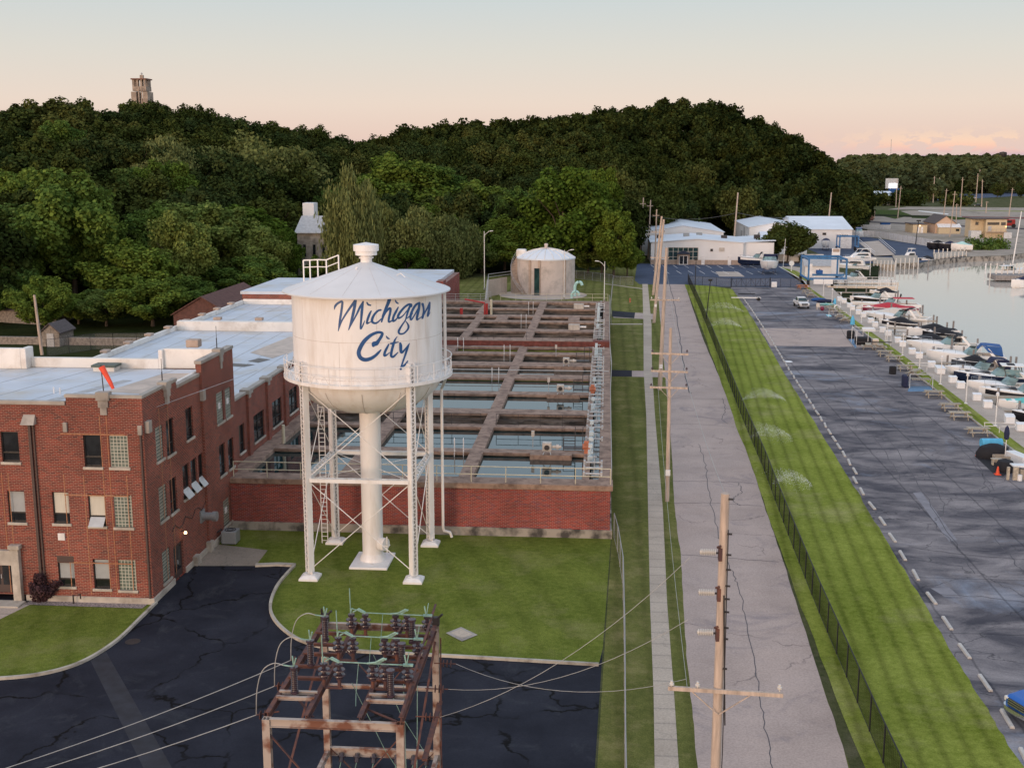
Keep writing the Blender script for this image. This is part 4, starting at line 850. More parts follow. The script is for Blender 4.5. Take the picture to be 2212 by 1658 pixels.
# lettering, painted along the curved shell
STR = [
 [(135, 325, 10), (150, 255, 44), (205, 195, 46), (290, 160, 46), (292, 250, 48), (272, 390, 48), (245, 560, 46), (215, 752, 16)],
 [(215, 752, 16), (275, 575, 30), (350, 440, 38), (450, 290, 46), (562, 140, 60)],
 [(562, 140, 60), (545, 260, 60), (510, 430, 58), (470, 590, 46), (423, 732, 18)],
 [(423, 732, 18), (500, 580, 28), (590, 410, 36), (650, 280, 44), (718, 165, 34)],
 [(715, 165, 34), (695, 330, 56), (680, 500, 46), (665, 700, 36), (690, 690, 26), (725, 610, 26), (755, 535, 6)],
 [(795, 178, 26), (822, 222, 36), (868, 234, 30)],
 [(880, 352, 28), (845, 420, 46), (808, 520, 46), (795, 600, 40), (830, 590, 26), (880, 565, 14)],
 [(1075, 330, 36), (1020, 345, 42), (950, 415, 46), (905, 500, 52), (900, 565, 50), (950, 597, 42), (1010, 580, 34), (1085, 510, 22)],
 [(1248, 128, 72), (1200, 250, 62), (1150, 380, 58), (1120, 460, 50), (1092, 570, 30)],
 [(1120, 490, 20), (1180, 375, 30), (1245, 300, 44), (1272, 310, 46), (1262, 400, 46), (1238, 500, 44), (1240, 572, 38), (1300, 545, 26)],
 [(1372, 135, 22), (1392, 176, 34), (1425, 196, 28)],
 [(1428, 275, 24), (1385, 360, 46), (1335, 460, 46), (1320, 548, 46), (1365, 540, 34), (1420, 480, 24)],
 [(1692, 262, 34), (1690, 222, 46), (1630, 222, 42), (1545, 285, 44), (1465, 380, 48), (1425, 455, 48), (1440, 495, 40), (1520, 450, 26), (1600, 350, 18), (1680, 260, 20)],
 [(1675, 240, 44), (1630, 340, 46), (1600, 450, 34), (1570, 540, 24), (1490, 660, 36), (1438, 760, 44), (1462, 812, 36), (1545, 800, 32), (1622, 720, 36), (1635, 650, 40), (1600, 580, 22), (1575, 555, 12)],
 [(1600, 505, 14), (1655, 460, 24), (1720, 400, 20)],
 [(1862, 186, 36), (1790, 222, 44), (1720, 330, 48), (1678, 450, 48), (1688, 532, 30), (1760, 430, 24), (1850, 260, 22)],
 [(1858, 186, 44), (1848, 300, 50), (1818, 430, 50), (1806, 528, 32), (1850, 505, 22), (1905, 465, 14)],
 [(1922, 210, 50), (1938, 270, 44), (1945, 360, 40), (1922, 480, 44), (1912, 502, 24)],
 [(1912, 502, 18), (1975, 370, 28), (2020, 290, 34), (2068, 180, 34)],
 [(2068, 180, 32), (2058, 300, 44), (2030, 420, 40), (2030, 458, 24), (2080, 370, 8)],
 [(925, 1050, 62), (935, 1015, 90), (985, 1005, 92), (1035, 945, 62), (1085, 865, 60), (1105, 805, 54), (1060, 782, 52), (980, 790, 56), (860, 850, 66), (740, 960, 78), (660, 1090, 82), (628, 1195, 82), (660, 1290, 82), (745, 1335, 78), (850, 1320, 72), (950, 1265, 60), (1030, 1190, 48), (1078, 1135, 22)],
 [(1190, 865, 26), (1212, 898, 34), (1245, 912, 26)],
 [(1238, 1022, 24), (1205, 1085, 44), (1160, 1180, 50), (1150, 1250, 52), (1200, 1235, 32), (1258, 1185, 12)],
 [(1412, 862, 10), (1362, 935, 34), (1330, 1030, 50), (1298, 1150, 50), (1285, 1250, 52), (1320, 1280, 44), (1370, 1240, 36), (1422, 1188, 18)],
 [(1275, 1010, 32), (1340, 1000, 36), (1438, 978, 14)],
 [(1468, 1005, 44), (1478, 1050, 60), (1480, 1130, 60), (1495, 1190, 50), (1550, 1145, 34), (1655, 1008, 18)],
 [(1645, 1025, 22), (1612, 1110, 44), (1570, 1240, 38), (1525, 1370, 34), (1490, 1480, 34), (1480, 1525, 40)],
 [(1488, 1490, 26), (1545, 1455, 42), (1592, 1405, 34), (1618, 1360, 20)]]
def on_tank(x, y, off):
    d = ray(707.8+.10671*x, 634.1+.10671*y); ox, oy = -TC[0], -TC[1]; r = R+off
    a = d[0]**2+d[1]**2; b = 2*(ox*d[0]+oy*d[1]); c = ox*ox+oy*oy-r*r; t = (-b-math.sqrt(b*b-4*a*c))/(2*a); return (d[0]*t, d[1]*t, CH+d[2]*t)
m = MB()
for si, s in enumerate(STR):
    c = smooth_line(s, 5); n = len(c); vs = []; off = .006+.0006*si
    for i, (x, y, w) in enumerate(c):
        a, b = c[max(i-1, 0)], c[min(i+1, n-1)]; dx, dy = b[0]-a[0], b[1]-a[1]; L = math.hypot(dx, dy) or 1; nx, ny = -dy/L*w/2, dx/L*w/2
        vs += [on_tank(x+nx, y+ny, off), on_tank(x-nx, y-ny, off)]
    m.add(vs, [(2*i, 2*i+1, 2*i+3, 2*i+2) for i in range(n-1)])
    for e in (0, -1):
        x, y, w = c[e]
        if w > 15: q = [on_tank(x+w*.5*math.cos(k*math.pi/6), y+w*.5*math.sin(k*math.pi/6), off+.0003) for k in range(12)]; m.add(q, [tuple(range(12))])
m.build('lettering', 'letter_blue', wt)
# balcony
m = MB(); m.lathe([(R, 12.68), (5.33, 12.68), (5.33, 12.58), (R, 12.58)], c0, 96); m.lathe([(5.33, 12.56), (5.36, 12.56), (5.36, 12.76), (5.33, 12.76)], c0, 96); m.build('balcony_floor', 'tower_white', wt)
m = MB(); m.ring(c0, 5.31, .028, 96, z=13.78); m.ring(c0, 5.31, .022, 96, z=13.25)
for k in range(48):
    a = 2*math.pi*k/48; b = 2*math.pi*(k+.5)/48; x, y = TC[0]+5.31*math.cos(a), TC[1]+5.31*math.sin(a); x2, y2 = TC[0]+5.31*math.cos(b), TC[1]+5.31*math.sin(b); x3, y3 = TC[0]+5.31*math.cos(2*b-a), TC[1]+5.31*math.sin(2*b-a)
    if k % 2 == 0: m.tube([(x, y, 12.6), (x, y, 13.78)], .026, 5)
    m.bar((x, y, 12.76), (x2, y2, 13.25), .022); m.bar((x2, y2, 13.25), (x3, y3, 12.76), .022)
m.build('balcony_railing', 'tower_white', wt)
MB().lathe([(.68, .55), (.68, 10.3)], c0, 48).lathe([(.86, .16), (.84, .34), (.68, .6)], c0, 48).build('riser_column', 'tower_white', wt, smooth=True)
MB().box(TC[0]-1.25, TC[0]+1.25, 71.35, 74.5, 0, .16).build('column_slab', 'tower_white', wt, bevel=.04)
mh = MB().tube([(TC[0]+.55, 72.75, 1.35), (TC[0]+.98, 72.55, 1.35)], .42, 20).build('manway', 'tower_white', wt, smooth=True); MB().ring((TC[0]+1.06, 72.45, 1.35), .2, .03, 12).bar((TC[0]+1.06, 72.5, .8), (TC[0]+1.06, 72.5, 1.9), .06).build('manway_wheel', 'tower_white', mh)
m = MB()
for k in range(12):
    a = 2*math.pi*(k+.2)/12; m.tube([(TC[0]+r*math.cos(a), TC[1]+r*math.sin(a), z) for r, z in ((4.57, 12.1), (4.32, 11.65), (3.87, 11.2), (3.22, 10.79), (2.42, 10.49), (1.5, 10.29))], .02, 4)
m.build('bowl_rib', 'tower_seam', wt)
LG = {(sx, sy): ((-18.36 if sx < 0 else -11.74), (69.55 if sy < 0 else 76.7)) for sx in (-1, 1) for sy in (-1, 1)}
ZT = 12.55
for (sx, sy), (x, y) in LG.items():
    rd = Vector((sx, sy, 0)).normalized(); tg = Vector((-rd.y, rd.x, 0)); c = Vector((x, y, 0)); h = .19; m = MB(); top = ZT+1.35 if sy < 0 else ZT
    for s in (-1, 1):                       # two channels with their flanges, joined by zigzag lacing
        p = c+tg*s*h; m.bar(p+Vector((0, 0, .45)), p+Vector((0, 0, top)), .38, .04, upv=tuple(tg))
        for r_ in (-1, 1): q = p+rd*r_*h-tg*s*.045; m.bar(q+Vector((0, 0, .45)), q+Vector((0, 0, top)), .10, .03, upv=tuple(rd))
    z = .55; k = 1
    while z < top-.25:
        for r_ in (-1, 1): m.bar(c+rd*r_*(h+.02)+tg*k*h+Vector((0, 0, z)), c+rd*r_*(h+.02)-tg*k*h+Vector((0, 0, z+.24)), .05, .02, upv=tuple(rd))
        z += .24; k = -k
    lg = m.build('leg', 'tower_white', wt)
    b = MB(); f = [(c+rd*a+tg*e) for a, e in ((.68, 0), (0, .68), (-.68, 0), (0, -.68))]; f = [c+(p-c)*1.25 for p in f]; t_ = [c+(p-c)*.62 for p in f]
    b.add([tuple(p)[:2]+(0,) for p in f]+[tuple(p)[:2]+(.14,) for p in f]+[tuple(p)[:2]+(.30,) for p in t_], [(0, 1, 5, 4), (1, 2, 6, 5), (2, 3, 7, 6), (3, 0, 4, 7), (4, 5, 9, 8), (5, 6, 10, 9), (6, 7, 11, 10), (7, 4, 8, 11), (8, 9, 10, 11)])
    b.obox((x, y, .30), .55, .55, .03, math.pi/4); b.add([tuple(c+tg*.3+Vector((0, 0, .33))), tuple(c-tg*.3+Vector((0, 0, .33))), tuple(c-tg*.19+Vector((0, 0, .8))), tuple(c+tg*.19+Vector((0, 0, .8)))], [(0, 1, 2, 3)])
    b.build('footing', 'tower_white', lg)
m = MB(); r4 = [LG[(-1, -1)], LG[(1, -1)], LG[(1, 1)], LG[(-1, 1)]]
for i in range(4):
    a, b = Vector((*r4[i], 6.45)), Vector((*r4[(i+1) % 4], 6.45)); d = (b-a).normalized(); a, b = a+d*.2, b-d*.2; n = Vector((-d.y, d.x, 0))
    q = MB()
    for s in (-1, 1): q.bar(a+n*s*.17, b+n*s*.17, .05, .24)
    L = (b-a).length; k = int(L/.32)
    for j in range(k): q.bar(a+d*(L*j/k)+n*.17*(1 if j % 2 else -1)+Vector((0, 0, .115)), a+d*(L*(j+1)/k)-n*.17*(1 if j % 2 else -1)+Vector((0, 0, .115)), .05, .02)
    q.build('strut', 'tower_white', wt)
    q = MB()
    for z0, z1 in ((.75, 6.25), (6.7, 12.1)):
        q.tube([tuple(a)[:2]+(z0,), tuple(b)[:2]+(z1,)], .028, 6); q.tube([tuple(a)[:2]+(z1,), tuple(b)[:2]+(z0,)], .028, 6)
    q.build('brace_rod', 'tower_white', wt)
q = MB()
for (x, y) in r4: q.tube([(x, y, 6.45), (TC[0]+.6*(1 if x > TC[0] else -1), TC[1]+.6*(1 if y > TC[1] else -1), 6.45)], .02, 5)
q.build('tie_rod', 'tower_white', wt)
px, py = -10.98, 77.55
MB().tube([(-10.2, 73.9, 17.95), (-10.2, 73.9, 12.2), (-10.6, 76.3, 11.5), (px, py, 10.8), (px, py, 1.0), (px+.05, py+.05, .75), (px+.45, py+.3, .55), (px+.55, py+.35, .2)], .10, 8).build('overflow_pipe', 'tower_white', wt, smooth=True)
m = MB()
for s in (-.2, .2): m.tube([(-18.85+s, 75.6, .3), (-18.85+s, 75.6, 13.7)], .03, 6)
for k in range(44): m.bar((-19.05, 75.6, .5+.3*k), (-18.65, 75.6, .5+.3*k), .03)
m.build('ladder', 'tower_white', wt)
t1 = Vector((TC[0]-5.05, TC[1]+2.0, 18.2)); m = MB()      # roof access ladder rail on the left edge
pts = [(TC[0]-4.3, TC[1]-.9), (TC[0]-3.75, TC[1]-.75), (TC[0]-3.15, TC[1]-.6), (TC[0]-2.4, TC[1]-.4), (TC[0]-1.6, TC[1]-.2)]
def rz_(x, y): r = math.hypot(x-TC[0], y-TC[1]); return 19.40-(r-1.2)/(4.03)*1.30
pts = [(-4.45, 1.6), (-4.0, 1.5), (-3.45, 1.35), (-2.85, 1.2), (-2.0, 1.0)]; hs = [19.65, 19.68, 19.72, 19.72, 20.05]
P = [Vector((TC[0]+a, TC[1]+b, 0)) for a, b in pts]
for p, h_ in zip(P, hs): m.bar((p.x, p.y, rz_(p.x, p.y)-.05), (p.x, p.y, h_), .075)
for a, b, h1, h2 in zip(P, P[1:], hs, hs[1:]): m.bar((a.x, a.y, h1), (b.x, b.y, h2), .07); m.bar((a.x, a.y, h1-.45), (b.x, b.y, h2-.45), .05)
m.build('roof_handrail', 'tower_white', wt)
m = MB(); m.tube([(TC[0]+2.1, TC[1]-1.1, 18.98), (TC[0]+2.4, TC[1]-1.3, 19.15), (TC[0]+2.7, TC[1]-1.4, 18.9)], .03, 5); m.tube([(TC[0]-.4, TC[1]-1.3, 19.35), (TC[0]-.3, TC[1]-1.3, 19.52)], .05, 6); build_each(m, 'roof_fitting', 'tower_white', wt)
# ------------------------------------------------------------------ electrical substation frame
sb = thing('substation_frame', 'rusty steel substation frame carrying rows of dark insulators', 'substation frame', (-8.9, 40.2, 0))
X0, X1, Y0, Y1, ZS = -11.2, -6.63, 36.1, 44.3, 7.5
for x in (X0, X1):
    for y in (Y0, Y1):
        q = MB(); w = .13
        q.box(x-w, x+w, y-w, y-w+.02, 0, ZS); q.box(x-w, x+w, y+w-.02, y+w, 0, ZS); q.box(x-.012, x+.012, y-w+.02, y+w-.02, 0, ZS); q.box(x-w, x-w+.02, y-w+.02, y+w-.02, 0, ZS); q.build('post', 'rust_frame', sb)
def ibeam(a, b, mt='rust_frame', name='beam', h=.24, w=.16):
    a, b = Vector(a), Vector(b); q = MB(); q.bar(a+Vector((0, 0, h/2)), b+Vector((0, 0, h/2)), w, .025); q.bar(a-Vector((0, 0, h/2)), b-Vector((0, 0, h/2)), w, .025); q.bar(a, b, .03, h-.02); return q.build(name, mt, sb)
ibeam((X0+.13, Y0-.05, ZS-.12), (X1-.13, Y0-.05, ZS-.12), h=.27); ibeam((X0, Y1, ZS-.05), (X1, Y1, ZS-.05))
ibeam((X0, Y0+.13, ZS+.02), (X0, Y1, ZS+.02), 'rust_dark'); ibeam((-9.85, Y0, ZS+.03), (-9.85, Y1, ZS+.03), 'rust_dark'); ibeam((-8.02, Y0, ZS+.03), (-8.02, Y1, ZS+.03), 'rust_dark'); ibeam((X1, Y0+.13, ZS+.02), (X1, Y1, ZS+.02), 'rust_dark')
ibeam((X0, Y1, 1.95), (X1, Y1, 1.95), h=.34); ibeam((X0, Y1, 4.85), (X1, Y1, 4.85), h=.12); ibeam((X0, Y0, 1.9), (X1, Y0, 1.9)); ibeam((X1, Y0, 1.9), (X1, Y1, 1.9)); ibeam((X0, Y0, 1.9), (X0, Y1, 1.9))
q = MB()
for a, b in (((X0+.1, Y0, ZS-.6), (X1-.5, Y0, 2.0)), ((X1-.1, Y0, ZS-.6), (X0+.5, Y0, 2.0)), ((X0, Y1, ZS-.5), (X0, Y0, 3.2)), ((X1, Y1, ZS-.5), (X1, Y0, 3.2)), ((X0+.2, Y1, ZS-.3), (-9.0, Y1, 4.9)), ((X1-.2, Y1, ZS-.3), (-8.6, Y1, 4.9)),
             ((-9.7, Y0+.4, ZS-.1), (-10.9, Y0+2.2, ZS-.1)), ((-8.1, Y0+1.2, ZS-.1), (-6.8, Y0+.3, ZS-.1)), ((X0, Y1, 2.2), (-9.5, Y1, .4)), ((X1, Y1, 2.2), (-8.2, Y1, .4)), ((X1+.02, Y0+.1, ZS+.25), (X1+.02, Y1, ZS+1.0))): q.bar(a, b, .085, .03)
q.build('diagonal_brace', 'rust_dark', sb)
for y in (37.3, 37.75, 38.9, 39.9, 41.0, 41.9, 43.0):
    for a, b in ((X0, -9.85), (-8.02, X1)):
        ibeam((a, y, ZS+.17), (b, y, ZS+.17), 'rust_frame' if y < 38 else 'rust_dark', 'cross_arm', h=.10, w=.12)
def stack(n, r, pitch, core=.06, cap=True):
    pr = [(0, 0), (core*1.8, 0), (core*1.8, .07)]; z = .09
    for k in range(n): pr += [(core, z), (r, z+pitch*.25), (r*.96, z+pitch*.45), (core, z+pitch*.55)]; z += pitch
    pr += [(core, z), (core*1.9, z+.02), (core*1.9, z+.10), (0, z+.11)]; return pr, z+.11
tall, hT = stack(11, .125, .072, .08); short, hS = stack(2, .22, .19, .07)
ins = None
rows = [37.6, 39.9, 42.2]; tops = []
def insul(kind, x, y, z):
    global _pt, _ps
    key = '_pt' if kind == 't' else '_ps'
    if key not in globals():
        o = MB().lathe([(r, z_) for r, z_ in (tall if kind == 't' else short)], (0, 0, 0), 18).build('insulator', 'porcelain_brown', None, smooth=True, loc=(0, 0, 0)); globals()[key] = o
    else: o = globals()[key].copy(); COL.objects.link(o)
    o.parent = sb; o.location = (x+8.9, y-40.2, z)
for y in rows:
    insul('t', -10.62, y, ZS+.22); insul('t', -7.22, y, ZS+.22)
    for x in (-9.75, -9.2, -8.0, -7.55, -6.75): insul('s', x+(.0), y+.75, ZS+.45)
m = MB()
for y in rows:
    for x in (-9.75, -9.2, -8.0, -7.55, -6.75): m.tube([(x, y+.75, ZS+.1), (x, y+.75, ZS+.47)], .07, 7)
    m.bar((-9.9, y+.75, ZS+.12), (-9.1, y+.75, ZS+.12), .16, .06); m.bar((-8.1, y+.75, ZS+.12), (-6.6, y+.75, ZS+.12), .16, .06)
build_each(m, 'insulator_stand', 'rust_dark', sb)
m = MB()
for y in rows:
    zt_ = ZS+.45+hS; yy = y+.75
    m.tube([(-9.78, yy, zt_+.05), (-9.72, yy, zt_+.22), (-9.45, yy, zt_+.15), (-9.2, yy, zt_+.03)], .035, 6); m.tube([(-9.70, yy+.05, zt_+.05), (-9.45, yy+.05, zt_+.2), (-9.2, yy+.05, zt_+.06)], .03, 6)
    m.tube([(-9.2, yy, zt_+.06), (-6.7, yy, zt_+.02)], .022, 6); m.tube([(-8.2, yy, zt_+.04), (-7.9, yy, zt_+.08), (-7.6, yy, zt_+.25), (-7.5, yy, zt_+.2)], .035, 6); m.tube([(-8.1, yy+.05, zt_+.02), (-7.8, yy+.05, zt_+.04), (-7.5, yy+.05, zt_+.22)], .03, 6)
    m.tube([(-6.78, yy, zt_), (-6.85, yy, zt_+.4)], .03, 5); m.tube([(-6.78, yy, zt_), (-6.68, yy-.05, zt_+.55)], .02, 5); m.box(-6.9, -6.55, yy-.07, yy+.07, zt_, zt_+.06)
    m.tube([(-9.78, yy, zt_), (-9.80, yy, zt_+1.05)], .022, 5)
    m.tube([(-10.62, y, ZS+.22+hT), (-10.66, y, ZS+.6+hT)], .03, 5); m.tube([(-10.62, y, ZS+.22+hT), (-10.52, y-.05, ZS+.55+hT)], .03, 5); m.tube([(-10.62, y, ZS+.2+hT), (-11.0, y, ZS+.25+hT)], .025, 5)
    m.tube([(-8.5, yy, zt_+.04), (-8.55, yy-.3, zt_-1.0), (-8.5, yy-.6, zt_-1.3)], .012, 4)
build_each(m, 'busbar', 'copper_green', sb)
m = MB()
for y in rows: m.tube(smooth_line([(-11.0, y, ZS+.25+hT), (-11.35, y, ZS+.3+hT), (-11.75, y, ZS+.0+hT), (-11.95, y-.05, ZS-.7+hT), (-12.0, y-.08, ZS-.6)], 4), .018, 5)
build_each(m, 'jumper_cable', 'wire_grey', sb)
m = MB()
for y in rows:
    for k in range(3): m.lathe([(0, -.03), (.16, -.01), (.16, .01), (0, .03)], (0, 0, 0), 12); vs = m.v[-48:]; m.v[-48:] = [(-11.85+k*.17+p[2], y-.08+p[0], ZS-.62+.03*k+p[1]) for p in vs]
    m.tube([(-12.0, y-.08, ZS-.62), (X0, y, ZS-.5)], .025, 5)
    for k in range(3): m.lathe([(0, -.03), (.15, -.01), (.15, .01), (0, .03)], (0, 0, 0), 12); vs = m.v[-48:]; m.v[-48:] = [(-6.25+k*.15+p[2], y+1.6+p[0], ZS-1.3+p[1]) for p in vs]
    m.tube([(X1, y+1.6, ZS-1.3), (-5.75, y+1.6, ZS-1.3)], .025, 5)
build_each(m, 'strain_insulator', 'rust_dark', sb)
m = MB(); m.tube([(-8.75, 41.3, ZS-.62), (-8.05, 41.2, ZS-.66)], .15, 12)
for k in range(8): m.tube([(-8.72+k*.085, 41.3, ZS-.62-.005*k), (-8.69+k*.085, 41.3, ZS-.62-.005*k)], .19, 12)
m.build('fuse_tube', 'porcelain_white', sb, smooth=True)
for k, x in enumerate((-10.6, -9.95, -9.25, -8.3, -7.6, -7.05)):
    o = MB().tube([(x, Y1-.05, 1.9), (x, Y1-.25, 1.6)], .1, 10).tube([(x, Y1-.12, 1.8), (x, Y1-.15, 1.76)], .17, 10).build('bushing', 'porcelain_brown', sb, smooth=True); MB().tube([(x, Y1-.25, 1.6), (x-.15, Y1-.4, .9), (x-.35, Y1-.5, .1)], .018, 5).build('lead_wire', 'copper_green', o)
for (x, y, z) in ((-7.0, 41.4, 2.05), (-7.0, 39.2, 2.05), (-6.9, 37.2, 2.05)): insul('s', x, y, z)
m = MB()
for k, (a, b) in enumerate((((-8.5, 41.0, ZS+.2), (-6.9, 43.6, 2.2)), ((-8.9, 39.0, ZS), (-7.3, 42.5, 1.2)), ((-7.0, 42, ZS-.3), (-7.0, 41.4, 2.55)), ((-7.2, 40, ZS-.3), (-7.0, 39.2, 2.55)))): m.tube([a, tuple((Vector(a)+Vector(b))*.5-Vector((0, 0, .35))), b], .014, 5)
m.build('drop_wire', 'copper_green', sb)
m = MB()
for x, y in ((X0+.05, Y1), (X1, Y1)): m.box(x-.16, x+.16, y-.1, y+.12, ZS+.1, ZS+.45); m.tube([(x, y, ZS+.3), (x+.3, y-.1, ZS+.62)], .05, 6); m.tube([(x-.12, y, ZS+.3), (x-.1, y-.1, ZS+.7)], .04, 6)
m.box(-5.95, -5.80, 40.4, 40.5, 1.6, 2.9); build_each(m, 'bracket', 'bolt_dark', sb)
MB().box(-6.0, -5.85, 40.2, 40.35, 2.1, 3.2).build('arrester', 'white_trim', sb)
m = MB(); m.tube([(X1+.25, Y1-.3, 7.2), (X1+.22, Y1-.3, 2.5), (X1+.25, Y1-.3, .2)], .03, 6); m.bar((X1+.15, Y0+4, 4.0), (X1+.15, Y1, 4.3), .2, .1); build_each(m, 'conduit', 'rust_dark', sb)
# incoming lines, and the lines out to the street poles
def wire(name, label, a, b, sag, r, mt, grp=None):
    a, b = Vector(a), Vector(b); p = [a+(b-a)*(k/14)-Vector((0, 0, sag*4*(k/14)*(1-k/14))) for k in range(15)]
    return tag(MB().tube(p, r, 5).build(name, mt), label, 'wire', grp)
for k, y in enumerate(rows): wire('power_line', ('nearest', 'middle', 'farthest')[k]+' of three heavy lines running left from the substation frame', (-12.0, y-.08, ZS-.62), (-27.5, 31.3+.25*k, 4.6), .5, .016, 'wire_grey')
for k, (z, y, zz) in enumerate(((12.9, 39.2, 0), (10.7, 41.5, 0), (8.55, 43.8, 0))): wire('power_line', ('lowest', 'middle', 'uppermost')[2-k]+' of three thin lines from the street pole to the substation', (2.95, 38, z), (-5.75, y, ZS-1.3), .8, .010, 'wire_grey')
# ------------------------------------------------------------------ fences
def fence(name, label, pts, h, post_gap, post_mt, fab_mt, rail_mt=None, r=.035, cat='fence', z=0., post_extra=.0):
    root = thing(name, label, cat, (pts[0][0], pts[0][1], z)); P = [Vector((p[0], p[1], z)) for p in pts]; rail_mt = rail_mt or post_mt
    tot = sum((b-a).length for a, b in zip(P, P[1:])); n = max(2, min(100, int(tot/post_gap)+1)); q0 = None
    m = MB(); m.tube([p+Vector((0, 0, h)) for p in P], r*.8, 5); m.tube([p+Vector((0, 0, .06)) for p in P], r*.4, 4); m.build('top_rail', rail_mt, root)
    m = MB()
    for a, b in zip(P, P[1:]): m.add([tuple(a+Vector((0, 0, .03))), tuple(b+Vector((0, 0, .03))), tuple(b+Vector((0, 0, h))), tuple(a+Vector((0, 0, h)))], [(0, 1, 2, 3)])
    m.build('chain_link_mesh', fab_mt, root)
    for k in range(n):
        s = tot*k/(n-1)
        for a, b in zip(P, P[1:]):
            L = (b-a).length
            if s <= L+1e-6: q = a+(b-a)*(s/L); break
            s -= L
        if q0 is None: first = MB().tube([q, q+Vector((0, 0, h+post_extra))], r, 6).build('post', post_mt, root); q0 = q
        else: c = first.copy(); COL.objects.link(c); c.location = q-q0; c.parent = root
    return root
fence('chain_link_fence', 'long black chain link fence curving along the road and the mown grass strip', smooth_line(fence_line, 4)+[(17.9, 258)], 1.85, 2.9, 'black_fence', 'chain_black', r=.04)
fence('chain_link_fence', 'grey chain link fence beside the lawn right of the water tower', [(1.0, 20), (1.15, 47), (1.3, 60), (1.35, 70), (1.1, 76), (.85, 79.2)], 1.8, 2.9, 'galv', 'chain_grey', r=.035)
fence('chain_link_fence', 'grey chain link fence along the path beyond the basins toward the hill', [(-12, 269.5), (1.5, 253.5), (1.7, 250.5), (5.8, 249.3)], 1.8, 2.8, 'galv', 'chain_grey')
fence('chain_link_fence', 'grey chain link fence beyond the corner of the basins up to the footpath', [(1.0, 188), (.9, 205), (1.6, 250.5)], 1.8, 3.5, 'galv', 'chain_grey')
fence('chain_link_fence', 'dark fence across the end of the mown strip at the marina yard', [(17.7, 252.5), (26, 247.3)], 1.8, 2.7, 'black_fence', 'chain_grey')
fence('chain_link_fence', 'dark fence between the sliding gate and the grass by the orange table', [(34.4, 248.9), (40.6, 248.4)], 1.8, 2.0, 'black_fence', 'chain_grey')
gt = thing('sliding_gate', 'black truss-framed sliding gate closing the marina parking lot', 'gate', (30, 248, 0)); a, b = (26.2, 247.2), (34.3, 248.9); m = MB()
L_ = lambda t, z: (a[0]+(b[0]-a[0])*t, a[1]+(b[1]-a[1])*t, z)
m.bar(L_(0, 1.75), L_(1, 1.75), .07); m.bar(L_(0, .15), L_(1, .15), .08)
for k in range(9): m.bar(L_(k/8, .15), L_(k/8, 1.75), .05)
for k in range(8): m.bar(L_(k/8, .15 if k % 2 else 1.75), L_((k+1)/8, 1.75 if k % 2 else .15), .035)
m.build('gate_frame', 'black_fence', gt); MB().add([L_(0, .1), L_(1, .1), L_(1, 1.75), L_(0, 1.75)], [(0, 1, 2, 3)]).build('chain_link_mesh', 'chain_grey', gt)
for t, w_ in ((0, .14), (1, .14)): p = L_(t, 0); MB().box(p[0]-w_/2, p[0]+w_/2, p[1]-w_/2, p[1]+w_/2, 0, 2.0).build('gate_post', 'black_fence', gt)
tag(MB().box(34.5, 35.6, 247.7, 248.3, 0, 1.1).build('gate_operator', 'dock_box', bevel=.08), 'white gate motor box at the end of the black sliding gate', 'gate box')
tag(MB().tube([(-2.2, 17, 0)]+[(-2.2, 17, 1)], .02, 4).build('survey_stake', 'white_trim'), 'thin white stake', 'stake') if False else None
# ------------------------------------------------------------------ utility poles
def pole(name, label, base, top_xyz, r0, r1, arms=(), ins=(), box=False, mt='wood_pole'):
    root = thing(name, label, 'pole', base); b, t = Vector(base), Vector(top_xyz); m = MB(); m.tube([b+(t-b)*k/8 for k in range(9)], r0, 12, r1); m.build('shaft', mt, root, smooth=True)
    for f, x0, x1, dz, braces, n in arms:       # fraction up the pole, left and right reach, tilt
        p = b+(t-b)*f; y = p.y-r0*1.15
        q = MB().bar((p.x+x0, y, p.z+dz), (p.x+x1, y, p.z-dz), .11, .14); c = q.build('crossarm', 'wood_pole' if mt == 'wood_pole' else mt, root)
        if braces:
            q = MB(); q.bar((p.x+x0*.55, y-.02, p.z), (p.x, y-.02, p.z-.85), .05, .03); q.bar((p.x+x1*.55, y-.02, p.z), (p.x, y-.02, p.z-.85), .05, .03); q.build('arm_brace', 'wood_pole', root)
        q = MB()
        for k in range(n):
            xx = p.x+x0+.1+(x1-x0-.2)*(k/(n-1) if n > 1 else 0) if n != 3 else p.x+(x0+.12, x0*.42, x1-.12)[k]
            q.lathe([(.02, .0), (.02, .1), (.085, .11), (.085, .17), (.055, .19), (.05, .26), (0, .28)], (xx, y, p.z+.06), 10)
        build_each(q, 'pin_insulator', 'porcelain_white' if n == 3 else 'porcelain_brown', root, smooth=True)
    for f, side, ln in ins:
        p = b+(t-b)*f; q = MB(); s = side; x0 = p.x+s*r1
        q.tube([(x0, p.y-.05, p.z), (x0+s*(ln+.12), p.y-.05, p.z+.04)], .035, 6); q.build('insulator_pin', 'bolt_dark', root); q = MB()
        q.tube([(x0+s*.1, p.y-.05, p.z+.03), (x0+s*(.12+ln), p.y-.05, p.z+.03)], .055, 10)
        for k in range(9): q.tube([(x0+s*(.12+k*ln/9), p.y-.05, p.z+.03), (x0+s*(.12+k*ln/9+.026), p.y-.05, p.z+.03)], .11, 12)
        q.build('line_insulator', 'porcelain_white', root); q = MB(); q.box(x0-.1 if s > 0 else x0-.02, x0+.02 if s > 0 else x0+.1, p.y-.16, p.y+.1, p.z-.25, p.z+.2); q.tube([(p.x-.2, p.y-.05, p.z+.2), (p.x-.12, p.y-.18, p.z+.28)], .045, 6); q.build('bracket', 'rust_dark', root)
    if box: p = b+(t-b)*.17; MB().box(p.x-.18, p.x+.18, p.y-r0-.12, p.y-r0, p.z-.2, p.z+.25).build('tag_plate', 'white_trim', root)
    return root
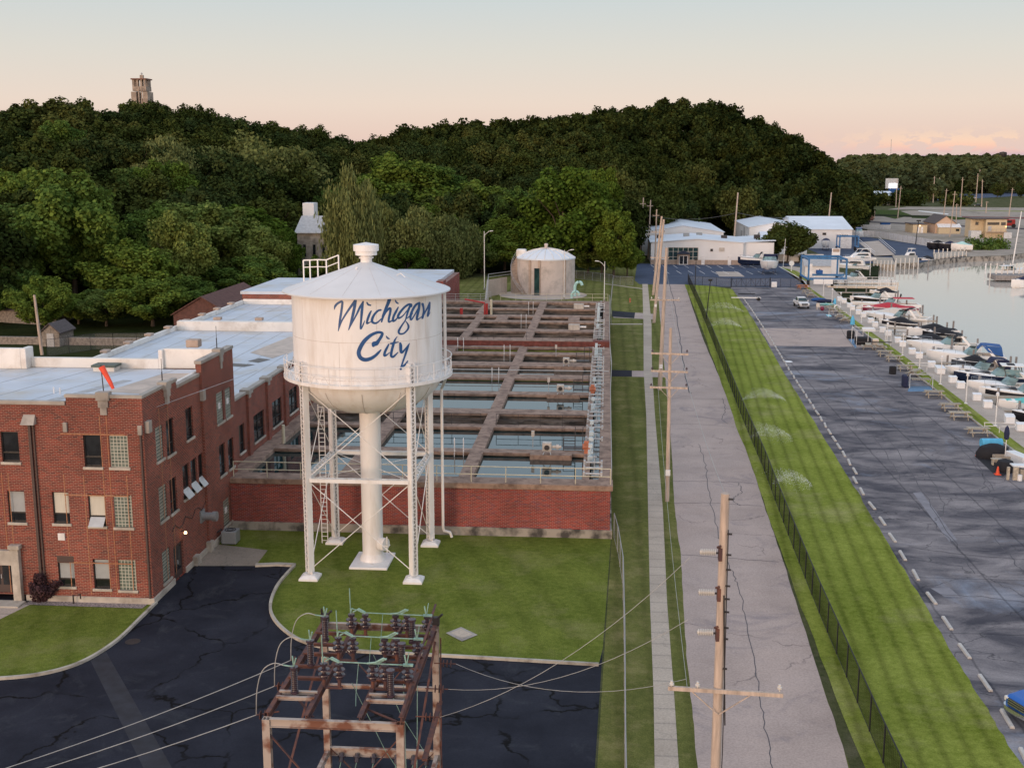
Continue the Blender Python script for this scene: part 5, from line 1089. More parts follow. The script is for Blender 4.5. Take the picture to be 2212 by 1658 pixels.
P1t = atY(1567, 1065, 38); zz = lambda v: zt(1550, v, 38)
f_ = lambda v: zz(v)/P1t[2]
p1 = pole('utility_pole', 'nearest tall wooden utility pole with three white horizontal insulators and one low crossarm', (4.05, 38, 0), P1t, .19, .145, [(f_(1486), -1.72, 2.15, .06, True, 3)], [(f_(1193), -1, .52), (f_(1280), -1, .52), (f_(1366), -1, .52)])
MB().tube([(P1t[0]+.12, 37.82, P1t[2]-1.2), (4.25, 37.8, 6), (4.2, 37.8, 1)], .018, 5).tube([(P1t[0]+.05, 37.84, P1t[2]-3.5), (4.3, 37.81, 7)], .025, 5).build('ground_wire', 'bolt_dark', p1)
q = MB()
for v in (1075, 1150, 1195, 1227, 1262, 1290, 1318, 1352, 1376, 1440): p = Vector((4.05, 38, 0))+(Vector(P1t)-Vector((4.05, 38, 0)))*f_(v); q.tube([(p.x+.1, p.y-.1, p.z), (p.x+.26, p.y-.12, p.z)], .035, 6)
build_each(q, 'bolt', 'bolt_dark', p1)
b2 = at(1441, 1082); t2 = atY(1449, 708, b2[1]); F2 = lambda v: zt(1445, v, b2[1])/t2[2]
pole('utility_pole', 'slender wooden utility pole beside the road with three short braced crossarms', b2, t2, .17, .11, [(F2(763), -1.45, 1.35, .03, True, 2), (F2(801), -1.45, 1.35, .03, True, 2), (F2(836), -1.5, 1.35, .02, True, 2), ], (), True)
b3 = at(1425, 842); t3 = atY(1440, 535, b3[1]); F3 = lambda v: zt(1433, v, b3[1])/t3[2]
pole('utility_pole', 'very tall pinkish wooden pole behind the three-armed pole with one long pale crossarm', b3, t3, .26, .16, [(F3(647), -1.55, 1.75, .0, False, 3)], (), True)
b4 = at(1412.5, 697); t4 = atY(1434, 474, b4[1]); F4 = lambda v: zt(1420, v, b4[1])/t4[2]
pole('utility_pole', 'tall leaning pole at the driveway apron with a white box near its foot', b4, t4, .27, .17, [(F4(556), -1.6, 1.4, 0, False, 2)], (), True)
b5 = at(1411, 637); t5 = atY(1429.5, 467, b5[1]); pole('utility_pole', 'tall leaning pole just left of and behind the pole with the white box', b5, t5, .28, .18, [(.80, -1.6, .9, 0, False, 2)])
for (u0, v0, u1, v1, lb) in ((1414, 585, 1418.5, 452, 'thin one-armed pole between the leaning poles and the white hall'), (1399.5, 560, 1405.5, 432, 'thin pole in front of the left wall of the white marina hall'), (1383, 560, 1389.8, 427, 'thin tall pole by the bright green tree, second from the left'), (1371.5, 545, 1374, 421, 'leftmost thin pole with two short crossarms by the big dark green tree')):
    b = at(u0, v0); t = atY(u1, v1, b[1]); pole('utility_pole', lb, b, t, .2, .14, [(.86, -1.3, 1.1, 0, False, 2), (.76, -1.2, 1.0, 0, False, 2)] if 'leftmost' in lb else [(.90, -.9, .7, 0, False, 2)])
for (px, py, qx, qy, zz0, lb) in ((1120, 445, 1145, 45, 0, 'tall pale pole rising behind the low white marina hall'), (1990, 290, 2010, 45, 0, 'tall pale pole behind the right-hand white boat shed')):
    Y = 330 if px < 1500 else 398; b = atY(*B1(px, py), Y); t = atY(*B1(qx, qy), Y); pole('utility_pole', lb, (b[0]-.5, Y, 0), t, .26, .17)
wire('power_line', 'long thin line crossing above the white marina halls between the tall pale poles', atY(*B1(270, 250), 330), atY(*B1(1130, 232), 330), 1.5, .05, 'wire_dark'); wire('power_line', 'thin line between the two tall pale poles behind the marina sheds', atY(*B1(1140, 232), 330), atY(*B1(1990, 205), 420), 2.0, .06, 'wire_dark')
tp = [Vector(P1t), Vector(t2), Vector(t3), Vector(t4), Vector(t5)]
wire('power_line', 'thin wire running from the nearest pole along the road to the very tall pole', (4.2, 38, P1t[2]-.4), tuple(tp[2]-Vector((0, 0, 2))), 2.2, .012, 'wire_grey'); wire('power_line', 'thin wire running between the very tall pole and the leaning pole with the box', tuple(tp[2]-Vector((0, 0, 2))), tuple(tp[3]-Vector((0, 0, 2))), 1.2, .02, 'wire_grey')
wire('power_line', 'low thin wire from the nearest crossarm along the verge to the braced crossarms', (3.0, 38, zz(1486)), (b2[0]-.9, b2[1], zt(1430, 836, b2[1])), 1.0, .010, 'wire_grey')
bl = at(-0+86+4, 766); pole('utility_pole', 'leaning grey wooden pole in the dark garden at the far left', (-76.2, 152, 0), atY(74, 637, 152), .22, .16)
tag(MB().tube([atY(72, 652, 152), atY(62, 653, 152)], .06, 6).build('light_arm', 'pale_metal'), 'short pale light arm near the top of the grey pole at the far left', 'light arm') if False else None
for (px, py, qx, qy, lb, hd) in ((745, 962, 757, 668, 'black lamp post at the far corner of the mown strip', 1), (850, 1215, 890, 860, 'black leaning lamp post with a speaker head on the mown strip', 1)):
    b = at(*B1(px, py)); t = atY(*B1(qx, qy), b[1]); r_ = thing('lamp_post', lb, 'lamp post', b); MB().tube([b, t], .09, 8, .06).build('pole', 'black_fence', r_); MB().box(t[0]-.35, t[0]+.3, t[1]-.2, t[1]+.2, t[2]-.05, t[2]+.28).build('lamp_head', 'black_fence', r_, bevel=.05)
def street_lamp(base, top_z, heads, lb):
    r_ = thing('street_lamp', lb, 'street lamp', base); x, y, z0 = base; MB().tube([(x, y, z0), (x, y, top_z)], .10, 10, .06).build('pole', 'white_trim', r_, smooth=True)
    for s in heads:
        MB().tube([(x, y, top_z-.9), (x+s*.5, y, top_z-.35), (x+s*.95, y, top_z-.02), (x+s*1.2, y, top_z+.02)], .045, 6).build('arm', 'white_trim', r_, smooth=True); MB().tube([(x+s*1.15, y, top_z+.02), (x+s*1.45, y, top_z+.05), (x+s*1.8, y, top_z+.07)], .10, 8, .06).build('lamp_head', 'lamp_lens', r_, smooth=True)
    MB().tube([(x, y, z0), (x, y, z0+.5)], .2, 8).build('base', 'coping_stone', r_)
street_lamp((-24.6, 237.8, 0), 11.9, (1,), 'white street lamp with one arm left of the round tank'); street_lamp((-7.8, 222, 0), 9.4, (-1, 1), 'white street lamp with two arms in front of the round tank'); street_lamp((-.2, 219.7, 0), 7.5, (-1,), 'white street lamp with one arm right of the round tank')
# ------------------------------------------------------------------ round storage tank
rt = thing('storage_tank', 'round pale concrete storage tank with a ribbed shallow dome and an outside stair', 'tank', (-11.9, 234.8, 0)); c0 = (-11.9, 234.8, 0); RR = 5.75
MB().lathe([(RR, 0), (RR, 6.9)], c0, 64).build('tank_wall', 'stone_pale', rt, smooth=True); M['stone_pale']
mat('tank_render', (.60, .53, .49), .85, var=.08, scale=.35, dirt=(.40, .36, .33), dscale=.35, bump=.1); rt.children[0].data.materials[0] = M['tank_render']
MB().lathe([(RR+.12, 6.75), (RR+.12, 7.0), (4.6, 7.75), (2.8, 8.4), (1.0, 8.75), (0, 8.8)], c0, 64).build('dome', 'marina_roof', rt, smooth=True); m = MB()
for k in range(20):
    a = 2*math.pi*k/20; m.tube([(c0[0]+r*math.cos(a), c0[1]+r*math.sin(a), z+.03) for r, z in ((RR+.1, 7.0), (4.6, 7.75), (2.8, 8.4), (1.0, 8.75))], .07, 5)
m.build('dome_rib', 'parapet_white', rt); MB().lathe([(.35, 8.7), (.35, 8.8), (1.05, 8.82), (1.05, 8.9), (.32, 8.92), (.32, 9.35), (.40, 9.38), (.34, 9.7), (0, 9.75)], c0, 20).build('dome_vent', 'tank_render', rt)
m = MB()
for a in (-100, -48, -120, 180): x, y = c0[0]+(RR+.05)*math.cos(rad(a)), c0[1]+(RR+.05)*math.sin(rad(a)); m.obox((x, y, 0), .25, .5, 6.8, rad(a))
build_each(m, 'buttress', 'tan_base', rt); MB().box(-13.9, -12.9, 228.8, 229.15, 0, 5.3).build('door', 'teal_glass', rt); MB().box(-18, -16, 236, 238.5, 6.9, 8.4).build('dome_hatch', 'parapet_white', rt, bevel=.3)
m = MB(); w_ = MB(); rl_ = MB()
for k in range(25):
    a0_, a1_ = rad(232-k*3.4), rad(232-(k+1)*3.4); z = .28*(k+1)
    m.add([(c0[0]+r*math.cos(a), c0[1]+r*math.sin(a), zq) for zq in (max(0, z-.25), z) for r, a in ((RR+.05, a0_), (RR+1.3, a0_), (RR+1.3, a1_), (RR+.05, a1_))], [(0, 1, 2, 3), (4, 7, 6, 5), (0, 4, 5, 1), (1, 5, 6, 2), (2, 6, 7, 3), (3, 7, 4, 0)])
    w_.add([(c0[0]+(RR+1.3)*math.cos(a), c0[1]+(RR+1.3)*math.sin(a), zq) for zq in (0, z+.1) for a in (a0_, a1_)], [(0, 1, 3, 2)])
m.build('stair', 'tan_base', rt); w_.build('stair_wall', 'tan_base', rt)
for h in (.45, 1.0): rl_.tube([(c0[0]+(RR+1.3)*math.cos(rad(232-k*3.4)), c0[1]+(RR+1.3)*math.sin(rad(232-k*3.4)), .28*k+h+.1) for k in range(26)], .04, 5)
for k in range(0, 26, 4): a = rad(232-k*3.4); rl_.tube([(c0[0]+(RR+1.3)*math.cos(a), c0[1]+(RR+1.3)*math.sin(a), .28*k), (c0[0]+(RR+1.3)*math.cos(a), c0[1]+(RR+1.3)*math.sin(a), .28*k+1.1)], .035, 5)
rl_.build('stair_railing', 'rail_grey', rt)
struct('tank_apron', MB().lathe([(0, .06), (8.6, .06)], (-12.2, 229.5, 0), 48), 'quay_concrete')
m = MB().tube(smooth_line([(-5.9, 227.6, 0), (-5.9, 227.6, 1.9), (-5.5, 227.6, 2.7), (-4.8, 227.6, 2.75), (-4.5, 227.6, 2.2)], 5), .28, 14); tag(m.build('vent_pipe', 'aqua_pipe', smooth=True), 'tall pale aqua gooseneck pipe standing right of the round tank', 'pipe')
m = MB().tube(smooth_line([(-6.4, 223.9, 0), (-6.4, 223.9, .8), (-6.0, 223.9, 1.35), (-5.3, 223.9, 1.3), (-5.0, 223.9, .6)], 5), .24, 14); tag(m.build('vent_pipe', 'aqua_pipe', smooth=True), 'short pale aqua hooped pipe in front of the tall gooseneck', 'pipe')
rw = thing('retaining_wall', 'sloping grey retaining wall with a railing left of the round tank', 'wall', (-21, 215, 0)); MB().add([(-19.2, 189, 0), (-22.5, 226, 0), (-19.5, 232, 0), (-19.2, 189, 2.9), (-22.5, 226, 3.3), (-19.5, 232, 3.3), (-22.9, 226, 3.3), (-19.6, 189, 2.9)], [(0, 1, 4, 3), (1, 2, 5, 4), (3, 4, 6, 7)]).build('wall', 'quay_concrete', rw)
m = MB()
for h in (.5, 1.05): m.tube([(-19.3, 189, 2.9+h), (-22.6, 226, 3.3+h), (-18.8, 232.5, 3.3+h)], .05, 5)
for k in range(12): t = k/11; m.tube([(-19.3-3.3*t, 189+37*t, 2.9+.4*t), (-19.3-3.3*t, 189+37*t, 3.95+.4*t)], .04, 5)
m.build('railing', 'rail_grey', rw)
# ------------------------------------------------------------------ marina halls
def gable(name, label, x0, x1, y0, y1, ze, zr, wall='marina_wall', roof='marina_roof', axis='y', skew=0., base=None, over=.3):
    r_ = thing(name, label, 'building', ((x0+x1)/2, y0, 0)); xm = (x0+x1)/2; w_ = MB(); sk = lambda y: skew*(y-y0)
    if axis == 'y':
        w_.add([(x0, y0, 0), (x1, y0, 0), (x1, y0, ze), (xm, y0, zr), (x0, y0, ze), (x0+sk(y1), y1, 0), (x1+sk(y1), y1, 0), (x1+sk(y1), y1, ze), (xm+sk(y1), y1, zr), (x0+sk(y1), y1, ze)], [(0, 1, 2, 3, 4), (9, 8, 7, 6, 5), (1, 6, 7, 2), (0, 4, 9, 5)])
        o = over; sl = (zr-ze)/(xm-x0); rf = MB()
        for s, xe in ((-1, x0), (1, x1)):
            e = (xe+s*o, ze-sl*o); rf.add([(e[0], y0-o, e[1]+.04), (xm, y0-o, zr+.04), (xm+sk(y1), y1+o, zr+.04), (e[0]+sk(y1), y1+o, e[1]+.04), (e[0], y0-o, e[1]+.20), (xm, y0-o, zr+.20), (xm+sk(y1), y1+o, zr+.20), (e[0]+sk(y1), y1+o, e[1]+.20)],
                                          [(0, 1, 2, 3), (4, 7, 6, 5), (0, 4, 5, 1), (3, 2, 6, 7), (0, 3, 7, 4)])
    else:
        ym = (y0+y1)/2; w_.add([(x0, y0, 0), (x1, y0, 0), (x1, y1, 0), (x0, y1, 0), (x0, y0, ze), (x1, y0, ze), (x1, y1, ze), (x0, y1, ze), (x0, ym, zr), (x1, ym, zr)], [(0, 1, 5, 4), (2, 3, 7, 6), (1, 2, 6, 9, 5), (3, 0, 4, 8, 7)])
        o = over; sl = (zr-ze)/(ym-y0); rf = MB()
        for s, ye in ((-1, y0), (1, y1)):
            e = (ye+s*o, ze-sl*o); rf.add([(x0-o, e[0], e[1]+.04), (x1+o, e[0], e[1]+.04), (x1+o, ym, zr+.04), (x0-o, ym, zr+.04), (x0-o, e[0], e[1]+.2), (x1+o, e[0], e[1]+.2), (x1+o, ym, zr+.2), (x0-o, ym, zr+.2)], [(0, 1, 2, 3), (4, 7, 6, 5), (0, 4, 5, 1), (0, 3, 7, 4), (1, 5, 6, 2)])
    w_.build('wall', wall, r_); rf.build('roof', roof, r_)
    if base: MB().box(x0-.06, x1+.06, y0-.08, y0-.001, 0, base).build('base_course', 'tan_base', r_)
    return r_
hA = gable('marina_hall', 'long low white marina hall with a dark glass entrance and blue awning', 11.4, 34.5, 301, 325, 5.5, 6.35, base=1.2)
MB().box(34.5, 42.4, 303, 325, 0, 5.5).build('extension_wall', 'marina_wall', hA); MB().add([(34.2, 302.7, 5.45), (42.8, 302.7, 5.95), (42.8, 325, 5.95), (34.2, 325, 5.45), (34.2, 302.7, 5.6), (42.8, 302.7, 6.1), (42.8, 325, 6.1), (34.2, 325, 5.6)], [(0, 1, 5, 4), (4, 5, 6, 7), (1, 2, 6, 5)]).build('extension_roof', 'marina_roof', hA); MB().box(34.6, 42.5, 302.9, 303, 0, 1.2).build('base_course', 'tan_base', hA)
MB().box(15.7, 23.2, 300.93, 300.99, 1.2, 4.3).build('window', 'teal_glass', hA); m = MB()
for k in range(7): m.box(15.65+k*1.25, 15.8+k*1.25, 300.88, 300.93, 1.2, 4.35)
for z in (1.2, 1.95, 3.3, 4.3): m.box(15.65, 23.3, 300.86, 300.88, z-.05, z+.05)
m.build('window_grid', 'machine_cream', hA); MB().box(18, 21.1, 300.2, 300.85, 0, 3.0).build('porch', 'tan_base', hA); MB().box(18.45, 20.65, 300.14, 300.2, 0, 2.35).build('door', 'white_trim', hA); MB().box(18.6, 19.45, 300.1, 300.14, .2, 2.2).box(19.65, 20.5, 300.1, 300.14, .2, 2.2).build('door_glass', 'dark_glass', hA)
m = MB().add([(17.8+3.5*t/6, 299.3 if e else 300.8, 2.75+.75*math.sin(math.pi*t/6)) for t in range(7) for e in (0, 1)], [(2*t, 2*t+1, 2*t+3, 2*t+2) for t in range(6)]); m.add([(17.8+3.5*t/6, 299.29, 2.75+.75*math.sin(math.pi*t/6)) for t in range(7)], [tuple(range(7))]); m.build('awning', 'navy_awning', hA)
for x in (24.1, 30.7): MB().box(x, x+.85, 300.7, 300.9, 0, 2.2).build('door', 'white_trim', hA)
MB().box(26.3, 26.9, 300.8, 300.95, 3.4, 4.0).build('wall_unit', 'bolt_dark', hA); MB().box(28.5, 29.8, 300.85, 300.95, 3.4, 4.3).build('wall_vent', 'machine_cream', hA)
for x, y, z, mt in ((20.2, 312, 6.1, 'air_grey'), (24, 318, 5.9, 'air_grey'), (30, 312, 5.6, 'bolt_dark'), (38.5, 312, 5.8, 'bolt_dark'), (13.3, 313, 5.6, 'bolt_dark')): MB().box(x, x+1.5, y, y+1.3, z, z+1.1).build('roof_unit', mt, hA)
MB().box(-0+42.5, 56.5, 312, 313, 0, 1.9).build('fence_panel', 'parapet_white', hA)
gable('marina_hall', 'taller white hall with a pale blue roof rising behind the low marina hall', 9.9, 32.0, 327, 372, 6.6, 8.3)
hC = gable('boat_shed', 'white boat shed with three tall left-side doors behind the marina hall', 41.2, 56.4, 346, 384, 6.9, 8.3)
for y0_, z in ((349, 4.5), (356, 6.3), (363, 5.0)): MB().box(41.1, 41.18, y0_, y0_+4, 0, z).build('door', 'seam_grey', hC)
hC2 = gable('boat_shed', 'lower white lean-to shed in front of the boat shed beside the round-crowned tree', 43.6, 56, 335, 345.9, 4.6, 5.9, axis='x')
hD = gable('boat_shed', 'right-hand white boat shed with a big pale blue roof above the stored boats', 56.5, 73.2, 360, 395, 5.6, 8.6, axis='x')
m = MB(); m.box(68.6, 72.3, 359.9, 359.99, .1, 4.6); m.build('shed_door', 'white_trim', hD); m = MB()
for k in range(5): m.box(68.8+k*.7, 69.3+k*.7, 359.85, 359.9, 3.7, 4.1)
build_each(m, 'door_light', 'bolt_dark', hD); MB().box(64.5, 65.6, 359.9, 359.98, 4, 4.7).build('window', 'dark_glass', hD); MB().box(61, 62.6, 359.9, 359.98, 4.1, 4.5).build('window', 'dark_glass', hD)
fo = gable('fuel_office', 'small cream dock office with a grey roof behind the blue boat lift', 44.6, 51.5, 268, 274, 2.7, 3.9, wall='boat_white', roof='seam_grey', axis='x'); MB().box(45.9, 46.9, 267.9, 267.98, 0, 2.1).build('door', 'white_trim', fo); MB().box(50.3, 51.2, 267.9, 267.98, .9, 2.0).build('window', 'dark_glass', fo)
MB().tube([(47.8, 267.9, 1.9), (47.8, 267.98, 1.9)], .16, 10).build('wall_lamp', 'bolt_dark', fo)
# travel lifts
def lift(name, label, x0, x1, y0, y1, h, legs):
    r_ = thing(name, label, 'boat lift', (x0, y0, 0)); m = MB()
    for x in (x0, x1): m.bar((x, y0, h), (x, y1, h), .35, .4)
    m.bar((x0, y1, h-.1), (x1, y1, h-.1), .35, .5); m.bar((x0, y0+.3, h+.25), (x1, y0+.3, h+.1), .25, .3) if legs == 2 else None; m.build('top_beam', 'lift_blue', r_)
    for x in (x0, x1):
        for y in (y0, y1): MB().bar((x, y, .9), (x, y, h), .32, .32).build('leg', 'lift_blue', r_); MB().tube([(x-.22, y, .62), (x+.22, y, .62)], .62, 16).build('wheel', 'tyre', r_)
    m = MB(); m.bar((x0, y0, 1.35), (x0, y1, 1.35), .4, .35); m.bar((x1, y0, 1.35), (x1, y1, 1.35), .4, .35); m.build('side_beam', 'lift_blue', r_)
    return r_
l1 = lift('boat_lift', 'blue travel boat lift on black wheels beside the harbour pier', 42.6, 50.4, 251.5, 261.5, 5.5, 2); MB().box(42.9, 50, 251.4, 251.8, 1.2, 1.7).box(43.4, 50, 251.5, 251.8, 2.1, 2.5).build('cross_beam', 'lift_blue', l1); MB().box(44.2, 45.5, 251.2, 252.2, 2.5, 3.3).build('engine_cover', 'canvas_blue', l1, bevel=.1); MB().box(42.75, 43.3, 251.3, 251.9, 2, 4.6).build('cab', 'white_trim', l1)
lift('boat_lift', 'smaller blue travel lift in the yard before the right-hand boat shed', 67.3, 72.6, 347.5, 352, 4.3, 4)
# pier
pr = thing('pier', 'white railed concrete pier reaching into the harbour beside the blue lift', 'pier', (53, 250, 0)); MB().box(46.2, 60.5, 248.6, 250.8, -.5, .35).build('deck', 'boat_cream', pr); MB().box(50, 62.5, 256.5, 258.8, -.5, .35).build('deck', 'boat_cream', pr); m = MB()
for y in (248.7, 250.7, 256.6):
    for h in (.9, 1.4): m.tube([(46.3 if y < 252 else 50, y, h), (60.4, y, h)], .05, 5)
    for k in range(9): m.tube([(47+k*1.65, y, .3), (47+k*1.65, y, 1.4)], .045, 5)
m.build('railing', 'white_trim', pr); m = MB()
for x in (48, 52, 56, 60): m.tube([(x, 248.7, -3), (x, 248.7, .3)], .25, 8)
build_each(m, 'pile', 'piling_white', pr); MB().tube([(46.8, 248.4, .9), (47.2, 248.4, .9)], .62, 14).build('fender_tyre', 'tyre', pr)
# ------------------------------------------------------------------ wheel stops
wp = MB().add([(-.95, -.12, 0), (.95, -.12, 0), (.95, .12, 0), (-.95, .12, 0), (-.93, -.08, .14), (.93, -.08, .14), (.93, .08, .14), (-.93, .08, .14)], [(0, 3, 2, 1), (4, 5, 6, 7), (0, 1, 5, 4), (1, 2, 6, 5), (2, 3, 7, 6), (3, 0, 4, 7)]).build('wheel_stop', 'wheel_stop', None, loc=(0, 0, 0), bevel=.03)
tag(wp, 'pale concrete wheel stop in the row between the mown strip and the parking lot', 'wheel stop', 'wheel stops along the parking lot')
stops = [(1695.8+.37755*x, 1032.2+.37755*y) for x, y in ((1270, 1382), (1145, 1177), (1027, 995), (928, 835), (838, 692), (748, 560), (673, 448), (614, 345), (557, 250), (497, 162), (440, 80), (400, 15))]
W_ = [at(*s) for s in stops]; W_ += [(W_[-1][0]+.055*k*2.9+.012*k, W_[-1][1]+k*2.95, 0) for k in range(1, 45)]; W_ = [at(2215, 1640)]+W_
random.seed(5)
for k, p in enumerate(W_):
    if p[1] > 243: break
    nx = W_[min(k+1, len(W_)-1)]; pv = W_[max(k-1, 0)]; a = math.atan2(nx[1]-pv[1], nx[0]-pv[0])+random.uniform(-.05, .05)
    if k > 12:
        xs = [q for q in lawnR]; x = np.interp(p[1], [q[1] for q in lawnR], [q[0] for q in lawnR])+.85; p = (float(x), p[1], 0); a = math.atan2(3, .17)+random.uniform(-.05, .05)
    place(wp, k > 0, (p[0], p[1], .012), a)
# ------------------------------------------------------------------ vehicles
def vehicle(name, label, cat, loc, rz, paint, kind):
    r_ = thing(name, label, cat, (0, 0, 0)); L_v, Wd = (5.4, 1.95) if kind == 'pickup' else (4.7, 1.82); hl, hw = L_v/2, Wd/2
    def body(prof, w0, w1, zsplit):          # prof = side outline (x, z); narrower toward the top
        m = MB(); n = len(prof); vs = []
        for s in (-1, 1):
            for x, z in prof: k = (w1 if z > zsplit else w0); e = (.80 if x > hl-.04 else .86 if x > hl-.08 else .93) if x > hl-.35 else .95 if x < -hl+.15 else 1; vs.append((x, s*k*e, z))
        m.add(vs, [(i, (i+1) % n, n+(i+1) % n, n+i) for i in range(n)]+[tuple(range(n-1, -1, -1)), tuple(range(n, 2*n))]); return m
    if kind == 'pickup':
        lower = [(hl, .42), (hl, .86), (hl-.06, .98), (hl-.3, 1.06), (hl-.9, 1.11), (.95, 1.15), (-.75, 1.16), (-hl+.02, 1.18), (-hl, .5)]; cab = [(1.0, 1.12), (.35, 1.78), (.2, 1.84), (-.65, 1.84), (-.85, 1.74), (-.95, 1.15)]; glassp = [(.93, 1.19), (.34, 1.73), (-.7, 1.76), (-.88, 1.19)]
    else:
        lower = [(hl, .35), (hl, .72), (hl-.15, .80), (1.0, .93), (-1.6, .98), (-hl+.05, .92), (-hl, .4)]; cab = [(1.0, .92), (.35, 1.38), (.1, 1.43), (-1.0, 1.42), (-1.6, 1.0)]; glassp = [(.92, .97), (.34, 1.34), (-.95, 1.36), (-1.5, 1.02)]
    bd = body(lower, hw, hw*.93, 1.0).build('body', paint, r_, bevel=.16); body(cab, hw*.86, hw*.74, 1.6 if kind == 'pickup' else 1.3).build('cab', paint, r_, bevel=.12)
    q = MB(); n = len(glassp)
    for s in (-1, 1): q.add([(x, s*(hw*.87 if z < 1.3 else hw*.80), z) for x, z in glassp], [tuple(range(n)) if s < 0 else tuple(range(n-1, -1, -1))])
    x0, z0 = glassp[0]; x1, z1 = glassp[1]; q.add([(x0+.09, -hw*.8, z0), (x0+.09, hw*.8, z0), (x1+.07, hw*.68, z1), (x1+.07, -hw*.68, z1)], [(0, 1, 2, 3)]); q.build('windows', 'teal_glass', r_)
    for x in (hl-.95, -hl+1.05):
        for s in (-1, 1): w_ = MB().tube([(x, s*(hw-.24), .36), (x, s*(hw+.015), .36)], .37, 20).build('wheel', 'tyre', r_); MB().tube([(x, s*(hw+.0), .36), (x, s*(hw+.03), .36)], .22, 12).build('rim', 'chrome', w_)
    gz = .82 if kind == 'pickup' else .6
    MB().box(hl-.01, hl+.04, -hw*.55, hw*.55, gz-.18, gz+.16).build('grille', 'bolt_dark', r_); q = MB()
    for z in (gz-.12, gz, gz+.12): q.box(hl+.03, hl+.06, -hw*.55, hw*.55, z-.02, z+.02)
    bq = smooth_line([(hl-.55, -hw*.99, .48), (hl-.22, -hw*.95, .48), (hl+.04, -hw*.70, .48), (hl+.12, 0, .48), (hl+.04, hw*.70, .48), (hl-.22, hw*.95, .48), (hl-.55, hw*.99, .48)], 4)
    for a_, b_ in zip(bq, bq[1:]): q.bar(a_, b_, .10, .20)
    q.build('bumper', 'chrome', r_)
    for s in (-1, 1): MB().box(hl-.28, hl-.02, s*hw*.74-.14, s*hw*.74+.14, gz-.08, gz+.13).build('headlight', 'lamp_lens', r_, bevel=.03)
    if kind == 'pickup': MB().box(-hl+.12, -1.0, -hw*.78, hw*.78, .75, 1.19).build('load_bed', 'bolt_dark', r_)
    for s in (-1, 1): MB().box(.75, .95, s*(hw*.9), s*(hw*.9)+s*.22, 1.15 if kind == 'pickup' else .95, 1.32 if kind == 'pickup' else 1.1).build('mirror', paint, r_) if s > 0 else MB().box(.75, .95, -hw*.9-.22, -hw*.9, 1.15 if kind == 'pickup' else .95, 1.32 if kind == 'pickup' else 1.1).build('mirror', paint, r_)
    r_.location = loc; r_.rotation_euler = (0, 0, rz); return r_
vehicle('pickup_truck', 'white pickup truck parked alone facing the viewer on the dark lot', 'truck', (35.2, 214, .015), rad(-86), 'car_white', 'pickup')
bx = at(2196, 1540); vehicle('pickup_truck', 'bright blue truck with a chrome grille at the right edge by the wheel stops', 'truck', (22.05, 54.2, .015), rad(203), 'car_blue', 'pickup')
# ------------------------------------------------------------------ picnic tables
def table(mt, label):
    r_ = thing('picnic_table', label, 'picnic table', (0, 0, 0), 'picnic tables along the edge of the lot'); m = MB()
    for k in range(5): m.box(-.95, .95, -.37+k*.15, -.24+k*.15, .72, .76)
    m.build('table_top', mt, r_)
    for s in (-1, 1): MB().box(-.95, .95, s*.72-.14, s*.72-.01, .42, .46).box(-.95, .95, s*.72+.01, s*.72+.14, .42, .46).build('bench', mt, r_)
    for x in (-.62, .62):
        q = MB(); q.bar((x, -.68, 0), (x, -.22, .72), .05, .09, (1, 0, 0)); q.bar((x, .68, 0), (x, .22, .72), .05, .09, (1, 0, 0)); q.bar((x+.05, -.85, .40), (x+.05, .85, .40), .05, .09); q.build('leg_frame', mt, r_)
    return r_
tb = table('weathered_wood', '')
tpos = [((2112, 940), 8, 'nearest picnic table of the row, left of the sky blue canvas roll'), ((2072, 905), 5, 'second nearest picnic table, its bench plank toward the curb'), ((2052, 886), 4, 'weathered picnic table close behind the second nearest one'), ((2017, 858), 2, 'long weathered table just in front of the grey frame with the blue mat'), ((1977, 812), 60, 'pale grey-topped table right behind the grey frame with the blue mat'), ((1955, 801), 2, 'weathered table beside the square black grill'),
        ((1929.5, 780), 3, 'weathered table just beyond the square black grill'), ((1911, 769), 3, 'broad weathered table next to the two end-on tables'), ((1901, 755), 85, 'right one of the two end-on picnic tables by the tall white frame'), ((1875, 754), 85, 'left one of the two end-on picnic tables by the tall white frame'),
        ((1827, 696), 70, 'weathered table on the edge of the pale paving patch'), ((1815, 688), 80, 'end-on weathered table just before the pale paving patch'), ((1804.7, 675), 20, 'weathered table two places behind the small cyan mat'), ((1794, 669), 30, 'weathered table right behind the burgundy ball'), ((1751, 641), 88, 'weathered table second from the orange table'), ((1744, 634), 20, 'weathered table nearest the orange table')]
used = 0
for (uv, a, lb) in tpos:
    if not lb: continue
    p = at(*uv); place(tb, used, (p[0], p[1], .014), rad(a)-.08, lb, (1.12, 1.05, 1)); used = 1
tt = table('orange_wood', 'orange painted picnic table by the gate, farthest of the row'); p = at(1734, 624); tt.location = (p[0], p[1], .014); tt.rotation_euler = (0, 0, .2); tt.scale = (1.3, 1.2, 1.1)
